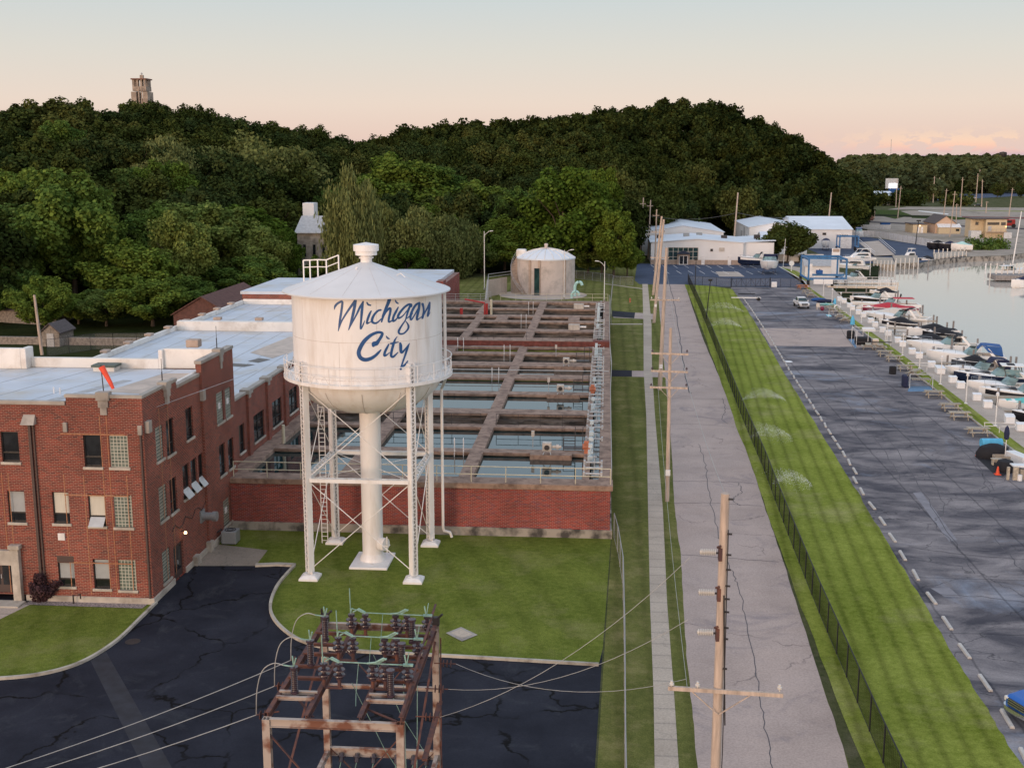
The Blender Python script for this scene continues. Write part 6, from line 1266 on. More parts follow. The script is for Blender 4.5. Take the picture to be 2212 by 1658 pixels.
# odds and ends on the lot edge
def loose(name, label, cat, fn, mt, loc, bevel=0, smooth=False):
    m = MB(); fn(m, *loc); return tag(m.build(name, mt, bevel=bevel, smooth=smooth), label, cat)
p = at(*D3(655, 1350)); loose('grill', 'square black covered grill at the end of a table', 'grill', lambda m, x, y, z: m.box(x-.4, x+.4, y-.3, y+.3, 0, 1.0), 'canvas_black', p, .12)
p = at(*D4(640, 1190)); loose('grill', 'tall black covered grill beside the white frame', 'grill', lambda m, x, y, z: m.box(x-.6, x+.5, y-.4, y+.4, 0, 1.25), 'canvas_black', p, .2)
p = at(*D4(640, 1240)); x, y, _ = at(*D4(750, 1330)); fr = thing('shade_frame', 'tall white pipe frame over black covered gear by the grass strip', 'frame', (x, y, 0)); m = MB()
for dx in (0, 1.6, 4.8):
    for dy in (0, 3.4): m.tube([(x+dx, y+dy, 0), (x+dx, y+dy, 2.2)], .04, 6)
for dy in (0, 3.4): m.tube([(x, y+dy, 2.2), (x+4.8, y+dy, 2.2)], .035, 6)
for dx in (0, 4.8): m.tube([(x+dx, y, 2.2), (x+dx, y+3.4, 2.2)], .035, 6)
m.build('pipe_frame', 'white_trim', fr); MB().box(x+.1, x+2.2, y+.5, y+2.0, 0, 1.1).build('covered_gear', 'canvas_black', fr, bevel=.2); MB().box(x+1.3, x+3.1, y+2.2, y+3.2, 1.7, 2.2).build('fabric_roll', 'dock_box', fr, bevel=.1); MB().box(x+2.4, x+3.3, y+.6, y+1.4, 0, .9).build('chair', 'boat_cream', fr, bevel=.1); MB().box(x+.0, x+4.9, y-.15, y+.15, .5, .62).build('counter', 'bolt_dark', fr)
struct('blue_mat', MB().sheet(A(D4(590, 1200), D4(700, 1200), D4(760, 1370), D4(740, 1390)), .022), 'canvas_blue') if False else tag(MB().prism([(q[0], q[1]) for q in A(D4(590, 1200), D4(690, 1190), D4(760, 1330), D4(740, 1390))], .018, .03).build('mat', mat('mat_blue', (.13, .24, .38), .9) and 'mat_blue'), 'long faded blue mat before the tall white frame', 'mat')
tag(MB().prism(A(D3(1000, 1600), D3(1420, 1600), D3(1480, 1658+40), D3(960, 1658+50)), .018, .03).build('mat', 'mat_blue'), 'wide blue ground mat under the low grey metal frame', 'mat')
tag(MB().prism(A(D4(130, 700), D4(220, 700), D4(260, 740), D4(180, 745)), .018, .03).build('mat', mat('mat_cyan', (.30, .60, .68), .9) and 'mat_cyan'), 'small pale cyan mat beside the picnic tables', 'mat')
x, y, _ = at(*D3(1000, 1640)); fr = thing('swing_seat', 'low grey metal frame seat with stripes over the wide blue mat', 'seat', (x, y, 0)); m = MB()
for dx in (0, 2.6):
    for dy in (0, 1.8): m.tube([(x+dx, y+dy, 0), (x+dx+.2, y+.9, 1.5)], .05, 6)
m.tube([(x+.2, y+.9, 1.5), (x+2.8, y+.9, 1.5)], .05, 6); m.build('frame', 'pale_metal', fr); m = MB()
for k in range(9): m.box(x+.35+k*.25, x+.5+k*.25, y+.3, y+1.6, .95, 1.02)
m.build('slats', 'weathered_wood', fr); MB().box(x-.6, x-.1, y+.2, y+1.6, 0, 1.4).build('side_cover', 'canvas_navy', fr, bevel=.15)
# corner group by the black mat, lower right
tag(MB().prism(A(E3(235, 875), E3(880, 880), E3(1300, 1100), E3(1400, 1200), E3(1000, 1420), E3(900, 1400), E3(760, 1370)), .018, .03).build('mat', 'canvas_black'), 'large black rubber mat under covered gear at the right edge of the lot', 'mat')
p0, p1_ = at(*E3(400, 640)), at(*E3(950, 640)); tag(MB().tube([(p0[0], p0[1], .42), (p1_[0], p1_[1], .42)], .42, 16).build('canvas_roll', 'canvas_sky', smooth=True), 'big sky blue rolled canvas with dark straps near the nearest picnic table', 'canvas roll')
x, y, _ = at(*E3(720, 930)); m = MB(); m.lathe([(0, 0), (1, 0), (1.05, .5), (.8, 1.05), (.3, 1.3), (0, 1.32)], (0, 0, 0), 10); vs = m.v; m.v = [(x+a*1.45, y+b*.75, c) for a, b, c in vs]; tag(m.build('covered_grill', 'canvas_black', smooth=True), 'long black tarpaulin-covered gear behind the blue and cone', 'covered gear')
x, y, _ = at(*E3(1050, 1280)); m = MB(); m.lathe([(0, 0), (1, 0), (1.05, .5), (.8, .9), (0, 1.1)], (0, 0, 0), 10); vs = m.v; m.v = [(x+a*.75, y+b*.8, c) for a, b, c in vs]; tag(m.build('covered_grill', 'canvas_black', smooth=True), 'round black covered barbecue between the cone and the wooden table', 'covered gear')
cn = MB().lathe([(.01, .62), (.05, .6), (.14, .05), (.14, .03)], (0, 0, 0), 14).box(-.2, .2, -.2, .2, 0, .04).build('traffic_cone', 'cone_orange', None, loc=(0, 0, 0))
for k, (q, lb) in enumerate(((E3(345, 890), 'orange cone on the far corner of the black mat'), (E3(850, 1385), 'orange cone on the near corner of the black mat'))): p = at(*q); o = cn if k == 0 else cn.copy(); (COL.objects.link(o) if k else 0); o.location = (p[0], p[1], .03); tag(o, lb, 'cone'); o.scale = (1.2, 1.2, 1.15)
x, y, _ = at(*E3(1010, 1040)); cr = thing('planter_box', 'pale wooden planter box holding a closed navy parasol', 'planter', (x, y, 0)); m = MB(); m.box(x-.85, x+.85, y-.4, y-.34, 0, .6); m.box(x-.85, x+.85, y+.34, y+.4, 0, .6); m.box(x-.85, x-.79, y-.34, y+.34, 0, .6); m.box(x+.79, x+.85, y-.34, y+.34, 0, .6); m.build('side_boards', 'dock_wood', cr); MB().box(x-.79, x+.79, y-.34, y+.34, .1, .4).build('soil', 'mulch', cr)
ps = thing('parasol', 'closed navy parasol on a white pole standing in the wooden planter', 'parasol', (x+.1, y, .4)); MB().tube([(x+.1, y, .4), (x+.1, y, 3.0)], .035, 8).build('pole', 'white_trim', ps); MB().lathe([(.03, 2.0), (.2, 2.1), (.24, 2.6), (.16, 3.1), (0, 3.3)], (x+.1, y, 0), 12).build('canopy', 'canvas_navy', ps, smooth=True)
p = at(*E3(820, 1120)); loose('stool', 'small wooden stool on the black mat beside the planter', 'stool', lambda m, x, y, z: m.box(x-.45, x+.45, y-.25, y+.25, .5, .58).box(x-.38, x-.28, y-.2, y+.2, 0, .5).box(x+.28, x+.38, y-.2, y+.2, 0, .5), 'weathered_wood', p)
for q, sx_, sy_, h, lb in ((E3(1420, 1180), 2.4, .8, 1.0, 'large white dock box beside the black mat at the right edge'), ): p = at(*q); loose('dock_box', lb, 'dock box', lambda m, x, y, z: m.obox((x+.3, y+1.0, 0), .95, 2.6, .95, .25), 'dock_box', p, .05)
x, y, _ = at(*E3(1240, 1520)); ft = thing('wooden_bench', 'wooden posts and bench with stored buckets at the lower right of the black mat', 'bench', (x, y, 0)); m = MB()
for dx in (-.45, .05, .25): m.box(x+dx, x+dx+.2, y-.1, y+.1, 0, 1.1)
m.build('post', 'weathered_wood', ft); MB().box(x+.1, x+2.6, y+.2, y+1.1, 1.05, 1.15).build('table_top', 'dock_box', ft); MB().box(x+.7, x+1.4, y+.1, y+.6, 0, .85).build('shelf_unit', 'weathered_wood', ft); MB().tube([(x+.55, y-.2, 0), (x+.55, y-.2, .5)], .19, 12).build('bucket', 'dock_box', ft)
# beach gear by the pickup
x, y, _ = at(*D1(1085, 1420)); ch = thing('garden_chair', 'pinkish plastic garden chair behind the white pickup', 'chair', (x, y, 0)); MB().box(x-.3, x+.3, y-.3, y+.3, .4, .46).build('seat', 'boat_cream', ch); MB().box(x-.3, x+.3, y+.26, y+.32, .46, 1.05).build('backrest', 'boat_cream', ch); [MB().box(x+a_-.03, x+a_+.03, y+b_-.03, y+b_+.03, 0, .4).build('leg', 'boat_cream', ch) for a_ in (-.26, .26) for b_ in (-.26, .26)]
x, y, _ = at(*D1(1165, 1450)); tag(MB().lathe([(0, 0), (.28, .1), (.4, .4), (.28, .7), (0, .8)], (x, y, 0), 14).build('ball', 'boat_maroon', smooth=True), 'burgundy ball on the lot beside the garden chair', 'ball')
x, y, _ = at(*D1(1415, 1420)); um = thing('parasol', 'closed light cyan parasol among the tables behind the pickup', 'parasol', (x, y, 0)); MB().tube([(x, y, 0), (x, y, 1.9)], .03, 6).build('pole', 'white_trim', um); MB().lathe([(.04, .8), (.26, .95), (.22, 1.6), (0, 2.1)], (x, y, 0), 10).build('canopy', 'canvas_sky', um, smooth=True)
x, y, _ = at(*D1(1465, 1450)); tag(MB().tube([(x+.45*math.cos(t_*.5236), y, .55+.45*math.sin(t_*.5236)) for t_ in range(13)], .11, 8, caps=False).build('ring_float', 'dock_box', smooth=True), 'white ring float leaning beside the cyan parasol', 'float')
x, y, _ = at(*D4(668, 1010)); um = thing('parasol', 'closed light blue parasol between the tables and the tall black grill', 'parasol', (x, y, 0)); MB().tube([(x, y, 0), (x, y, 2.0)], .03, 6).build('pole', 'white_trim', um); MB().lathe([(.04, .7), (.36, .9), (.3, 1.7), (0, 2.4)], (x, y, 0), 10).build('canopy', 'canvas_sky', um, smooth=True)
for k, (q, mt_n, w_, lb) in enumerate(((D1(1100, 1260), 'canvas_blue', 1.6, 'blue covered bundle beside the sign post'), (D1(1230, 1290), 'canvas_navy', 1.9, 'long dark covered bundle among the beach gear'), (D1(1240, 1340), 'boat_teal', 1.7, 'green kayak lying behind the garden chair'))):
    x, y, _ = at(*q); m = MB(); m.lathe([(0, 0), (.8, .1), (1, .4), (.6, .75), (0, .85)], (0, 0, 0), 10); m.v = [(x+a_*w_, y+b_*.5, c_*(.8 if k < 2 else .45)) for a_, b_, c_ in m.v]; tag(m.build('covered_bundle' if k < 2 else 'kayak', mt_n, smooth=True), lb, 'bundle' if k < 2 else 'kayak')
x, y, _ = at(1702, 781); tag(MB().lathe([(.62, .02), (.5, .07), (0, .09)], (x, y, 0), 16).build('drain_cover', 'dock_box'), 'white round cover on the lot beside the wheel stops', 'cover')
x, y, _ = at(*B1(1280, 1042)); tr_l = thing('boat_trailer', 'empty white boat trailer by the wheel stops near the gate', 'trailer', (x, y, 0)); MB().bar((x-4, y, .5), (x+1.5, y-.6, .5), .14).bar((x-4, y, .5), (x+1.5, y+.6, .5), .14).bar((x+1, y-.8, .5), (x+1, y+.8, .5), .12).build('frame', 'white_trim', tr_l); [MB().tube([(x+1, y+s_*.85, .33), (x+1, y+s_*1.0, .33)], .33, 12).build('wheel', 'tyre', tr_l) for s_ in (-1, 1)]
x, y, _ = at(*B1(1225, 985)); tag(MB().obox((x, y, .02), 3.4, .5, .12, .25).build('ramp_board', 'canvas_black'), 'dark board lying on the lot near the gate', 'board')
def crack(pts, w=.035, amp=.10, z=.021, seed=1):
    rn = random.Random(seed); q = smooth_line([at(*p)[:2] for p in pts], 10); q = [(a+rn.uniform(-amp, amp), b+rn.uniform(-amp, amp)) for a, b in q]; m = MB()
    for (a, b) in zip(q, q[1:]):
        dx, dy = b[0]-a[0], b[1]-a[1]; L_ = math.hypot(dx, dy) or 1; nx, ny = -dy/L_*w, dx/L_*w; m.add([(a[0]-nx, a[1]-ny, z), (b[0]-nx, b[1]-ny, z), (b[0]+nx, b[1]+ny, z), (a[0]+nx, a[1]+ny, z)], [(0, 1, 2, 3)])
    return m
mat('crack_seal', (.085, .080, .090), .8)
for k, (p, w_) in enumerate(((((1442, 600), (1456, 655), (1470, 740), (1484, 830), (1492, 850)), .06), (((1510, 960), (1525, 1010), (1534, 1080), (1560, 1180), (1588, 1250)), .025), (((1588, 1250), (1607, 1315), (1631, 1447), (1650, 1560), (1668, 1660)), .022), (((1452, 1039), (1540, 1040), (1626, 1043)), .03), (((1456, 1086), (1550, 1087), (1646, 1093)), .03), (((1594, 1043), (1602, 1062), (1584, 1078), (1598, 1092)), .03), (((1470, 1198), (1560, 1204), (1682, 1214)), .03), (((1446, 915), (1520, 917), (1586, 922)), .03), (((1442, 860), (1560, 862)), .03), (((1435, 760), (1535, 764)), .04), (((1560, 860), (1566, 885), (1560, 905), (1572, 915)), .03))): struct('road_crack', crack(p, w_, seed=k), 'crack_seal')
for k, p in enumerate((((1870, 880), (1945, 985), (2030, 1120), (2105, 1240)), ((2000, 1010), (2040, 1095), (2020, 1130), (2070, 1185)), ((2110, 990), (2135, 1060), (2170, 1110)), ((1960, 890), (1990, 960), (1985, 985)), ((2050, 930), (2090, 985), (2150, 1060)), ((1800, 830), (1850, 900), (1900, 960), (1950, 1040)), ((1890, 1260), (2000, 1282), (2130, 1290), (2212, 1300)), ((1960, 1180), (2060, 1195), (2212, 1208)), ((1810, 700), (1850, 760), (1900, 820)), ((2140, 1150), (2190, 1210), (2212, 1240)))): struct('lot_crack', crack(p, .03, .14, .0175, 30+k), 'crack_seal')
# ------------------------------------------------------------------ railings, dock boxes, lamp posts on the quay
rk = thing('hand_rail', '', 'railing', (0, 0, 0), 'white hand rails at the quay steps'); m = MB()

m.tube(smooth_line([(-1.4, 0, 0), (-1.4, 0, .85), (-1.25, 0, 1.0), (1.2, 0, 1.0), (1.45, 0, .85), (1.35, 0, .7), (1.1, 0, .68), (-1.38, 0, .68)], 3), .035, 6); m.build('rail', 'white_trim', rk); m = MB()
for x in (0., .9): m.tube([(x, 0, 0), (x, 0, .68)], .035, 6)
m.build('post', 'white_trim', rk)
for k, (q, lb) in enumerate(((B4(885, 560), 'white hand rail at the quay steps beside the farther lamp post'), (B4(1590, 1110), 'white hand rail at the quay steps above the sky blue canvas roll'), (B4(160, 90), 'white hand rail at the quay steps near the white pickup'), (B4(60, 20), 'white hand rail across the grass strip behind the pickup'))): p = at(*q); place(rk, k, (p[0], p[1], 0), rad(-4), lb)
db = thing('dock_box', '', 'dock box', (0, 0, 0), 'white dock boxes along the quay edge'); MB().box(-.62, .62, -.42, .42, 0, .66).build('box', 'dock_box', db, bevel=.03); MB().add([(-.66, -.46, .66), (.66, -.46, .66), (.66, .46, .66), (-.66, .46, .66), (-.66, -.46, .72), (.66, -.46, .72), (.66, .46, .84), (-.66, .46, .84)], [(0, 3, 2, 1), (4, 5, 6, 7), (0, 1, 5, 4), (1, 2, 6, 5), (2, 3, 7, 6), (3, 0, 4, 7)]).build('lid', 'dock_box', db)
dbs = [D2(1930, 1640), D2(1490, 1350), D2(1270, 1200), D2(940, 955), D2(780, 840), D2(520, 650), D2(350, 530), D2(100, 345), D3(1060, 950), D3(870, 800), D3(770, 720), D3(570, 580), D3(460, 510), D3(310, 395), D3(220, 320), D4(900, 760), D4(800, 700), D4(680, 610), D4(620, 560), D4(510, 470), D4(420, 430), B4(1690, 1030), B4(1790, 1095)]
for k, q in enumerate(dbs):
    p = at(*q); s = 1 if k != 5 else 1.0; o = place(db, k, (p[0], p[1]+.32, .012), rad(random.uniform(-9, 3)), 'white fibreglass dock box in the row along the quay edge', (.70, .72, .95) if k != 5 else (.8, 1.9, 1.05))
    if k == 5: o['label'] = 'extra long white dock box behind the second nearest quay lamp post'; 
ql = thing('quay_lamp', '', 'lamp post', (0, 0, 0), 'white lamp posts along the quay walk'); MB().tube([(0, 0, 0), (0, 0, 3.0)], .06, 8, .045).tube([(0, 0, 0), (0, 0, .06)], .2, 10).build('pole', 'white_trim', ql); MB().tube([(0, 0, 3.0), (0, 0, 3.1)], .17, 10).lathe([(0, 3.1), (.14, 3.12), (.16, 3.25), (0, 3.36)], (0, 0, 0), 12).build('lamp_head', 'dock_box', ql)
for k, (q, hh) in enumerate(((B4(1556, 1045), 1), (B4(1295, 850), 1), (B4(1070, 680), 1), (B4(885, 540), .0), (B4(735, 425), .9), (B4(597, 320), .9), (B4(480, 205), .85), (B4(372, 135), .85), (B4(275, 75), .85), (B3(625, 590), .8), (B3(552, 570), .9), (B3(478, 490), .9))):
    if hh == 0: hh = 1
    p = at(*q); place(ql, k, (p[0], p[1], .012), 0, 'slim white lamp post in the row along the quay walk', (1, 1, hh*1.02))
for (q, lb) in (((1176+566, 600), ''),): pass
x, y, _ = at(*D1(1190, 1150)); sg = thing('sign_board', 'two white sign panels on a white post by the quay grass', 'sign', (x, y, 0)); MB().tube([(x, y, 0), (x, y, 2.6)], .06, 8).build('post', 'white_trim', sg); MB().box(x-2.0, x-.15, y-.05, y+.05, 2.3, 3.25).box(x-.05, x+1.7, y-.05, y+.05, 2.3, 3.25).build('panel', 'dock_box', sg)
x, y, _ = at(*D1(540, 655)); sg = thing('sign_board', 'small round white sign on a thick post by the yard kerb', 'sign', (x, y, 0)); MB().tube([(x, y, 0), (x, y, 1.3)], .14, 8).build('post', 'white_trim', sg); MB().tube([(x, y-.1, 1.9), (x, y+.1, 1.9)], .62, 16).build('panel', 'dock_box', sg)
x, y, _ = at(*D1(870, 560)); sg = thing('fuel_sign', 'small white sign with a tan emblem above the blue lift', 'sign', (x+1, 264, 0)); MB().box(x-.5, x+1.3, 263.9, 264.1, 0, 7.0).build('panel', 'dock_box', sg, bevel=.1); MB().box(x-.3, x+1.1, 263.85, 263.9, 6.2, 6.9).build('emblem', 'tan_base', sg)
b = at(*B1(1562, 740)); tag(MB().tube([b, (b[0]+.3, b[1], 7.1)], .08, 8, .05).build('flag_pole', 'white_trim'), 'bare white flagpole by the round-crowned tree at the marina yard', 'flagpole')
for (q, h, lb) in ((D1(370, 575), 0, ''),): pass
# bushes and bed
sb_ = [('red_stake', (26.3, 271.5), 'pale flag'),]
# small hydrant, puddle-white dish
p = at(1369, 541); 
x, y, _ = at(*B1(145, 1060)); tag(MB().lathe([(.16, 0), (.16, .5), (.22, .52), (.14, .75), (0, .85)], (x, y, 0), 10).build('fire_hydrant', 'machine_orange'), 'small orange hydrant on the grass beyond the basins', 'hydrant')
# ------------------------------------------------------------------ boats
def boat(name, label, bow, stern, beam, hull='boat_white', stripe=None, style='express', canvas='canvas_black', zw=-1.2, fb=1.5, bottom='bottom_dark', grp=None, sup=0., cover_bow=False):
    bx_, by_ = bow[:2]; sx_, sy_ = stern[:2]; L_b = math.hypot(sx_-bx_, sy_-by_); th = math.atan2(sy_-by_, sx_-bx_); r_ = thing(name, label, 'boat', (0, 0, 0), grp)
    N_ = 14; hb = lambda t: beam/2*min(1, (1-(1-min(t/.48, 1))**2.3)) * (1-.10*max(0, (t-.6)/.4)) + .02
    sh = lambda t: fb*(1.16-.28*min(1, t/.75)); m = MB(); secs = []
    for i in range(N_+1):
        t = i/N_; x = L_b*t; b = hb(t); z1 = sh(t); ke = -.45+.9*max(0, 1-t/.16)**1.5*(fb*.55); ch = b*.86*(1-.35*max(0, 1-t/.3)); zc = -.05+.5*fb*max(0, 1-t/.22); xo = -.25*fb*max(0, 1-t/.12)*.5
        secs.append([(x, -b, z1), (x, -b*1.0, z1*.62), (x, -ch, zc), (x, 0, ke), (x, ch, zc), (x, b*1.0, z1*.62), (x, b, z1)])
    vs = [p for s in secs for p in s]; K = 7
    def strip(k0, k1): return [(i*K+k, i*K+k+1, (i+1)*K+k+1, (i+1)*K+k) for i in range(N_) for k in range(k0, k1)]
    tr_ = [(N_*K+0, N_*K+1, N_*K+2, N_*K+3, N_*K+4, N_*K+5, N_*K+6)]
    MB().add(vs, strip(0, 6)+tr_).build('hull', hull, r_, smooth=True)
    if stripe:
        q = MB()
        for s in (0, 6):
            k1 = 1 if s == 0 else 5
            q.add([(p[0]-.01, p[1]+(-.012 if s == 0 else .012), p[2]*f+g) for sec in secs for p, f, g in ((sec[s], 1, -.10), (sec[k1], 1, .02))], [((2*i, 2*i+2, 2*i+3, 2*i+1) if s else (2*i, 2*i+1, 2*i+3, 2*i+2)) for i in range(1, N_)])
        q.build('hull_stripe', stripe, r_)
    # deck with a raised crowned foredeck
    q = MB(); nd = []
    for i in range(N_+1):
        t = i/N_; b = hb(t)*.97; z1 = sh(t)-.02; cr = .26*math.sin(math.pi*min(1, t/.62))*(1 if t < .62 else 0) if style != 'open' else .05
        nd.append([(L_b*t, -b, z1), (L_b*t, -b*.72, z1+cr*.7), (L_b*t, 0, z1+cr), (L_b*t, b*.72, z1+cr*.7), (L_b*t, b, z1)])
    cut = int(N_*.56) if style in ('express', 'hardtop', 'open', 'yacht') else N_
    q.add([p for s in nd[:cut+1] for p in s], [(i*5+k, (i+1)*5+k, (i+1)*5+k+1, i*5+k+1) for i in range(cut) for k in range(4)]); q.build('deck', 'boat_white' if hull != 'boat_cream' else hull, r_, smooth=True)
    q = MB(); 
    for s in (0, 4): q.tube([(n_[s][0], n_[s][1], n_[s][2]+.03) for n_ in nd], .035, 5)
    q.build('rub_rail', 'boat_white', r_)
    q = MB()
    for s in (1, 3): q.tube([(n_[s][0], n_[s][1]*1.2, n_[s][2]+.42) for n_ in nd[1:cut-1]], .018, 4)
    for n_ in nd[1:cut-1:2]:
        for s in (1, 3): q.tube([(n_[s][0], n_[s][1]*1.25, n_[s][2]-.05), (n_[s][0], n_[s][1]*1.2, n_[s][2]+.42)], .015, 4)
    if style in ('express', 'hardtop', 'yacht'): q.build('bow_rail', 'chrome', r_)
    xc = L_b*.56; zc = sh(.6); b = beam/2
    if cut < N_:
        q = MB(); q.box(xc, L_b*.97, -b*.80, b*.80, zc-.55, zc-.50); q.build('cockpit_floor', 'seat_cream', r_); q = MB()
        for s in (-1, 1): q.box(xc, L_b*.99, s*b*.90-.06, s*b*.90+.06, zc-.5, zc+.02)
        q.box(L_b*.955, L_b*.99, -b*.84, b*.84, zc-.5, zc+.02); q.build('coaming', 'boat_white', r_); q = MB(); q.box(L_b*.86, L_b*.95, -b*.7, b*.7, zc-.5, zc-.05); q.box(xc+.9, xc+1.4, -b*.6, -b*.1, zc-.5, zc+.15); q.build('seats', 'seat_cream', r_, bevel=.06)
        x0 = xc-.75; zt_ = zc+1.0; q = MB()
        q.add([(x0-.3, 0, zc+.2), (x0, -b*.62, zc+.12), (x0+1.1, -b*.84, zc+.02), (x0+.55, 0, zt_), (x0+.75, -b*.5, zt_-.02), (x0+1.6, -b*.72, zt_-.10), (x0, b*.62, zc+.12), (x0+1.1, b*.84, zc+.02), (x0+.75, b*.5, zt_-.02), (x0+1.6, b*.72, zt_-.10)],
              [(0, 1, 4, 3), (1, 2, 5, 4), (6, 0, 3, 8), (7, 6, 8, 9)]); q.build('windshield', 'boat_glass', r_); q = MB(); q.tube([(x0+1.6, -b*.72, zt_-.10), (x0+.75, -b*.5, zt_-.02), (x0+.55, 0, zt_), (x0+.75, b*.5, zt_-.02), (x0+1.6, b*.72, zt_-.10)], .03, 5); q.build('windshield_frame', 'bolt_dark', r_)
    if style == 'express':
        xa = L_b*.74; q = MB(); q.add([(xa+dx, s*b*w_, z) for s in (-1, 1) for dx, w_, z in ((.9, .92, zc-.1), (1.35, .92, zc-.1), (.15, .75, zc+1.25), (-.2, .75, zc+1.25))], [(0, 1, 2, 3), (7, 6, 5, 4), (3, 2, 6, 7)]); q.bar((xa-.02, -b*.76, zc+1.27), (xa-.02, b*.76, zc+1.27), .35, .08); q.build('radar_arch', 'boat_white', r_)
        if canvas: q = MB(); zt2 = zc+1.42; q.add([(xc+.75, -b*.62, zc+.75), (xc+.75, b*.62, zc+.75), (xc+1.3, -b*.74, zt2), (xc+1.3, b*.74, zt2), (xa+.1, -b*.78, zt2+.02), (xa+.1, b*.78, zt2+.02)]+([(L_b*.93, -b*.82, zt2-.12), (L_b*.93, b*.82, zt2-.12), (L_b*.96, -b*.85, zc), (L_b*.96, b*.85, zc)] if canvas in ('canvas_blue', 'canvas_navy') else []), [(0, 1, 3, 2), (2, 3, 5, 4)]+([(4, 5, 7, 6), (6, 7, 9, 8)] if canvas in ('canvas_blue', 'canvas_navy') else [])); q.build('bimini', canvas, r_, smooth=True)
        if canvas in ('canvas_blue', 'canvas_navy'): MB().add([(xc+1.3, -b*.745, zt2), (L_b*.93, -b*.825, zt2-.12), (L_b*.96, -b*.86, zc), (xa+.3, -b*.86, zc+.55)], [(0, 1, 2, 3)]).build('side_curtain', canvas, r_)
    if style == 'hardtop':
        q = MB(); q.box(xc+.1, L_b*.86, -b*.78, b*.78, zc+1.28, zc+1.38); q.build('hardtop', 'boat_white', r_, bevel=.05); q = MB(); MB().box(xc+.8, L_b*.74, -b*.4, b*.4, zc+1.382, zc+1.44).build('roof_cover', 'canvas_black', r_, bevel=.04)
        for s in (-1, 1): q.bar((xc+.7, s*b*.78, zc), (xc+.3, s*b*.74, zc+1.3), .07); q.bar((L_b*.84, s*b*.86, zc), (L_b*.80, s*b*.76, zc+1.3), .09)
        build_each(q, 'roof_post', 'bolt_dark', r_); MB().add([(xc+.7, -b*.86, zc+.05), (L_b*.83, -b*.86, zc+.05), (L_b*.80, -b*.79, zc+.95), (xc+.5, -b*.79, zc+.95)], [(0, 1, 2, 3)]).build('side_glass', 'boat_glass', r_)
        MB().add([(L_b*.14, -hb(.14)*.55, sh(.14)+.17), (L_b*.14, hb(.14)*.55, sh(.14)+.17), (L_b*.45, hb(.45)*.62, sh(.45)+.25), (L_b*.45, -hb(.45)*.62, sh(.45)+.25)], [(0, 1, 2, 3)]).build('bow_cover', 'canvas_black', r_)
    if style == 'covered':
        q = MB(); cs = []
        for i in range(9):
            t = .10+.86*i/8; w_ = hb(t)*1.02; hgt = .15+.75*math.exp(-((t-.55)/.20)**2)
            cs.append([(L_b*t, -w_, sh(t)-.02), (L_b*t, -w_*.6, sh(t)+hgt*.72), (L_b*t, 0, sh(t)+hgt), (L_b*t, w_*.6, sh(t)+hgt*.72), (L_b*t, w_, sh(t)-.02)])
        q.add([p for s in cs for p in s], [(i*5+k, (i+1)*5+k, (i+1)*5+k+1, i*5+k+1) for i in range(8) for k in range(4)]+[(4, 3, 2, 1, 0), (40, 41, 42, 43, 44)]); q.build('canvas_cover', canvas, r_, smooth=True)
        MB().tube([(L_b, 0, .2), (L_b+.25, 0, .9), (L_b+.15, 0, 1.1)], .16, 8).build('outboard_motor', 'bolt_dark', r_)
    if style == 'open' and canvas: MB().box(xc+.6, L_b*.9, -b*.7, b*.7, zc+1.0, zc+1.12).build('bimini', canvas, r_, bevel=.05)
    if style == 'yacht':
        q = MB(); q.add([(L_b*.30, -b*.55, zc+.3), (L_b*.30, b*.55, zc+.3), (L_b*.85, b*.80, zc+.1), (L_b*.85, -b*.80, zc+.1), (L_b*.46, -b*.45, zc+1.35), (L_b*.46, b*.45, zc+1.35), (L_b*.80, b*.68, zc+1.45), (L_b*.80, -b*.68, zc+1.45)], [(0, 1, 5, 4), (1, 2, 6, 5), (2, 3, 7, 6), (3, 0, 4, 7), (4, 5, 6, 7)]); q.build('cabin', 'boat_white', r_, bevel=.1)
        MB().add([(L_b*.36, -b*.62, zc+.62), (L_b*.76, -b*.80, zc+.62), (L_b*.74, -b*.745, zc+1.15), (L_b*.44, -b*.56, zc+1.15)], [(0, 1, 2, 3)]).build('cabin_window', 'dark_glass', r_)
        q = MB(); q.tube([(L_b*.50, -b*.5, zc+1.4), (L_b*.60, -b*.5, zc+2.3), (L_b*.72, -b*.5, zc+2.35)], .06, 6); q.tube([(L_b*.50, b*.5, zc+1.4), (L_b*.60, b*.5, zc+2.3), (L_b*.72, b*.5, zc+2.35)], .06, 6); q.box(L_b*.56, L_b*.86, -b*.6, b*.6, zc+2.3, zc+2.4); q.build('flybridge', 'boat_white', r_)
    q = MB()
    for s in (-1, 1):
        if hull in ('boat_white', 'boat_cream') and L_b > 8.2: q.add([(L_b*.44+.45*math.cos(a*math.pi/6), s*(hb(.48)+.02), fb*.62+.08*math.sin(a*math.pi/6)) for a in range(12)], [tuple(range(12))])
    if q.v: q.build('porthole', 'bolt_dark', r_)
    r_.location = (bx_, by_, zw+sup); r_.rotation_euler = (0, 0, th); return r_
Z0 = .1
def B(bq, sq, z=Z0): return at(*bq, z), at(*sq, z)
def slip(label, bq, sq, beam, **k): b, s = B(bq, sq); s = (b[0]+max(s[0]-b[0], 5)*1.12, b[1]+(s[1]-b[1])*.6, 0); return boat('motor_boat', label, b, s, beam*1.10, **k)
slip('large cream-hulled express cruiser with a blue-green windshield, nose at the second lamp post', D3(935, 720), D3(2330, 800), 3.1, style='express', canvas='canvas_black')
slip('white cruiser with a bright blue canvas enclosure over its cockpit', D2(235, 230), D2(1740, 330), 3.1, style='express', canvas='canvas_blue')
slip('white cuddy boat with a dark navy canvas top, beside the long dock box', D2(600, 560), D2(1790, 580), 2.6, style='express', canvas='canvas_navy')
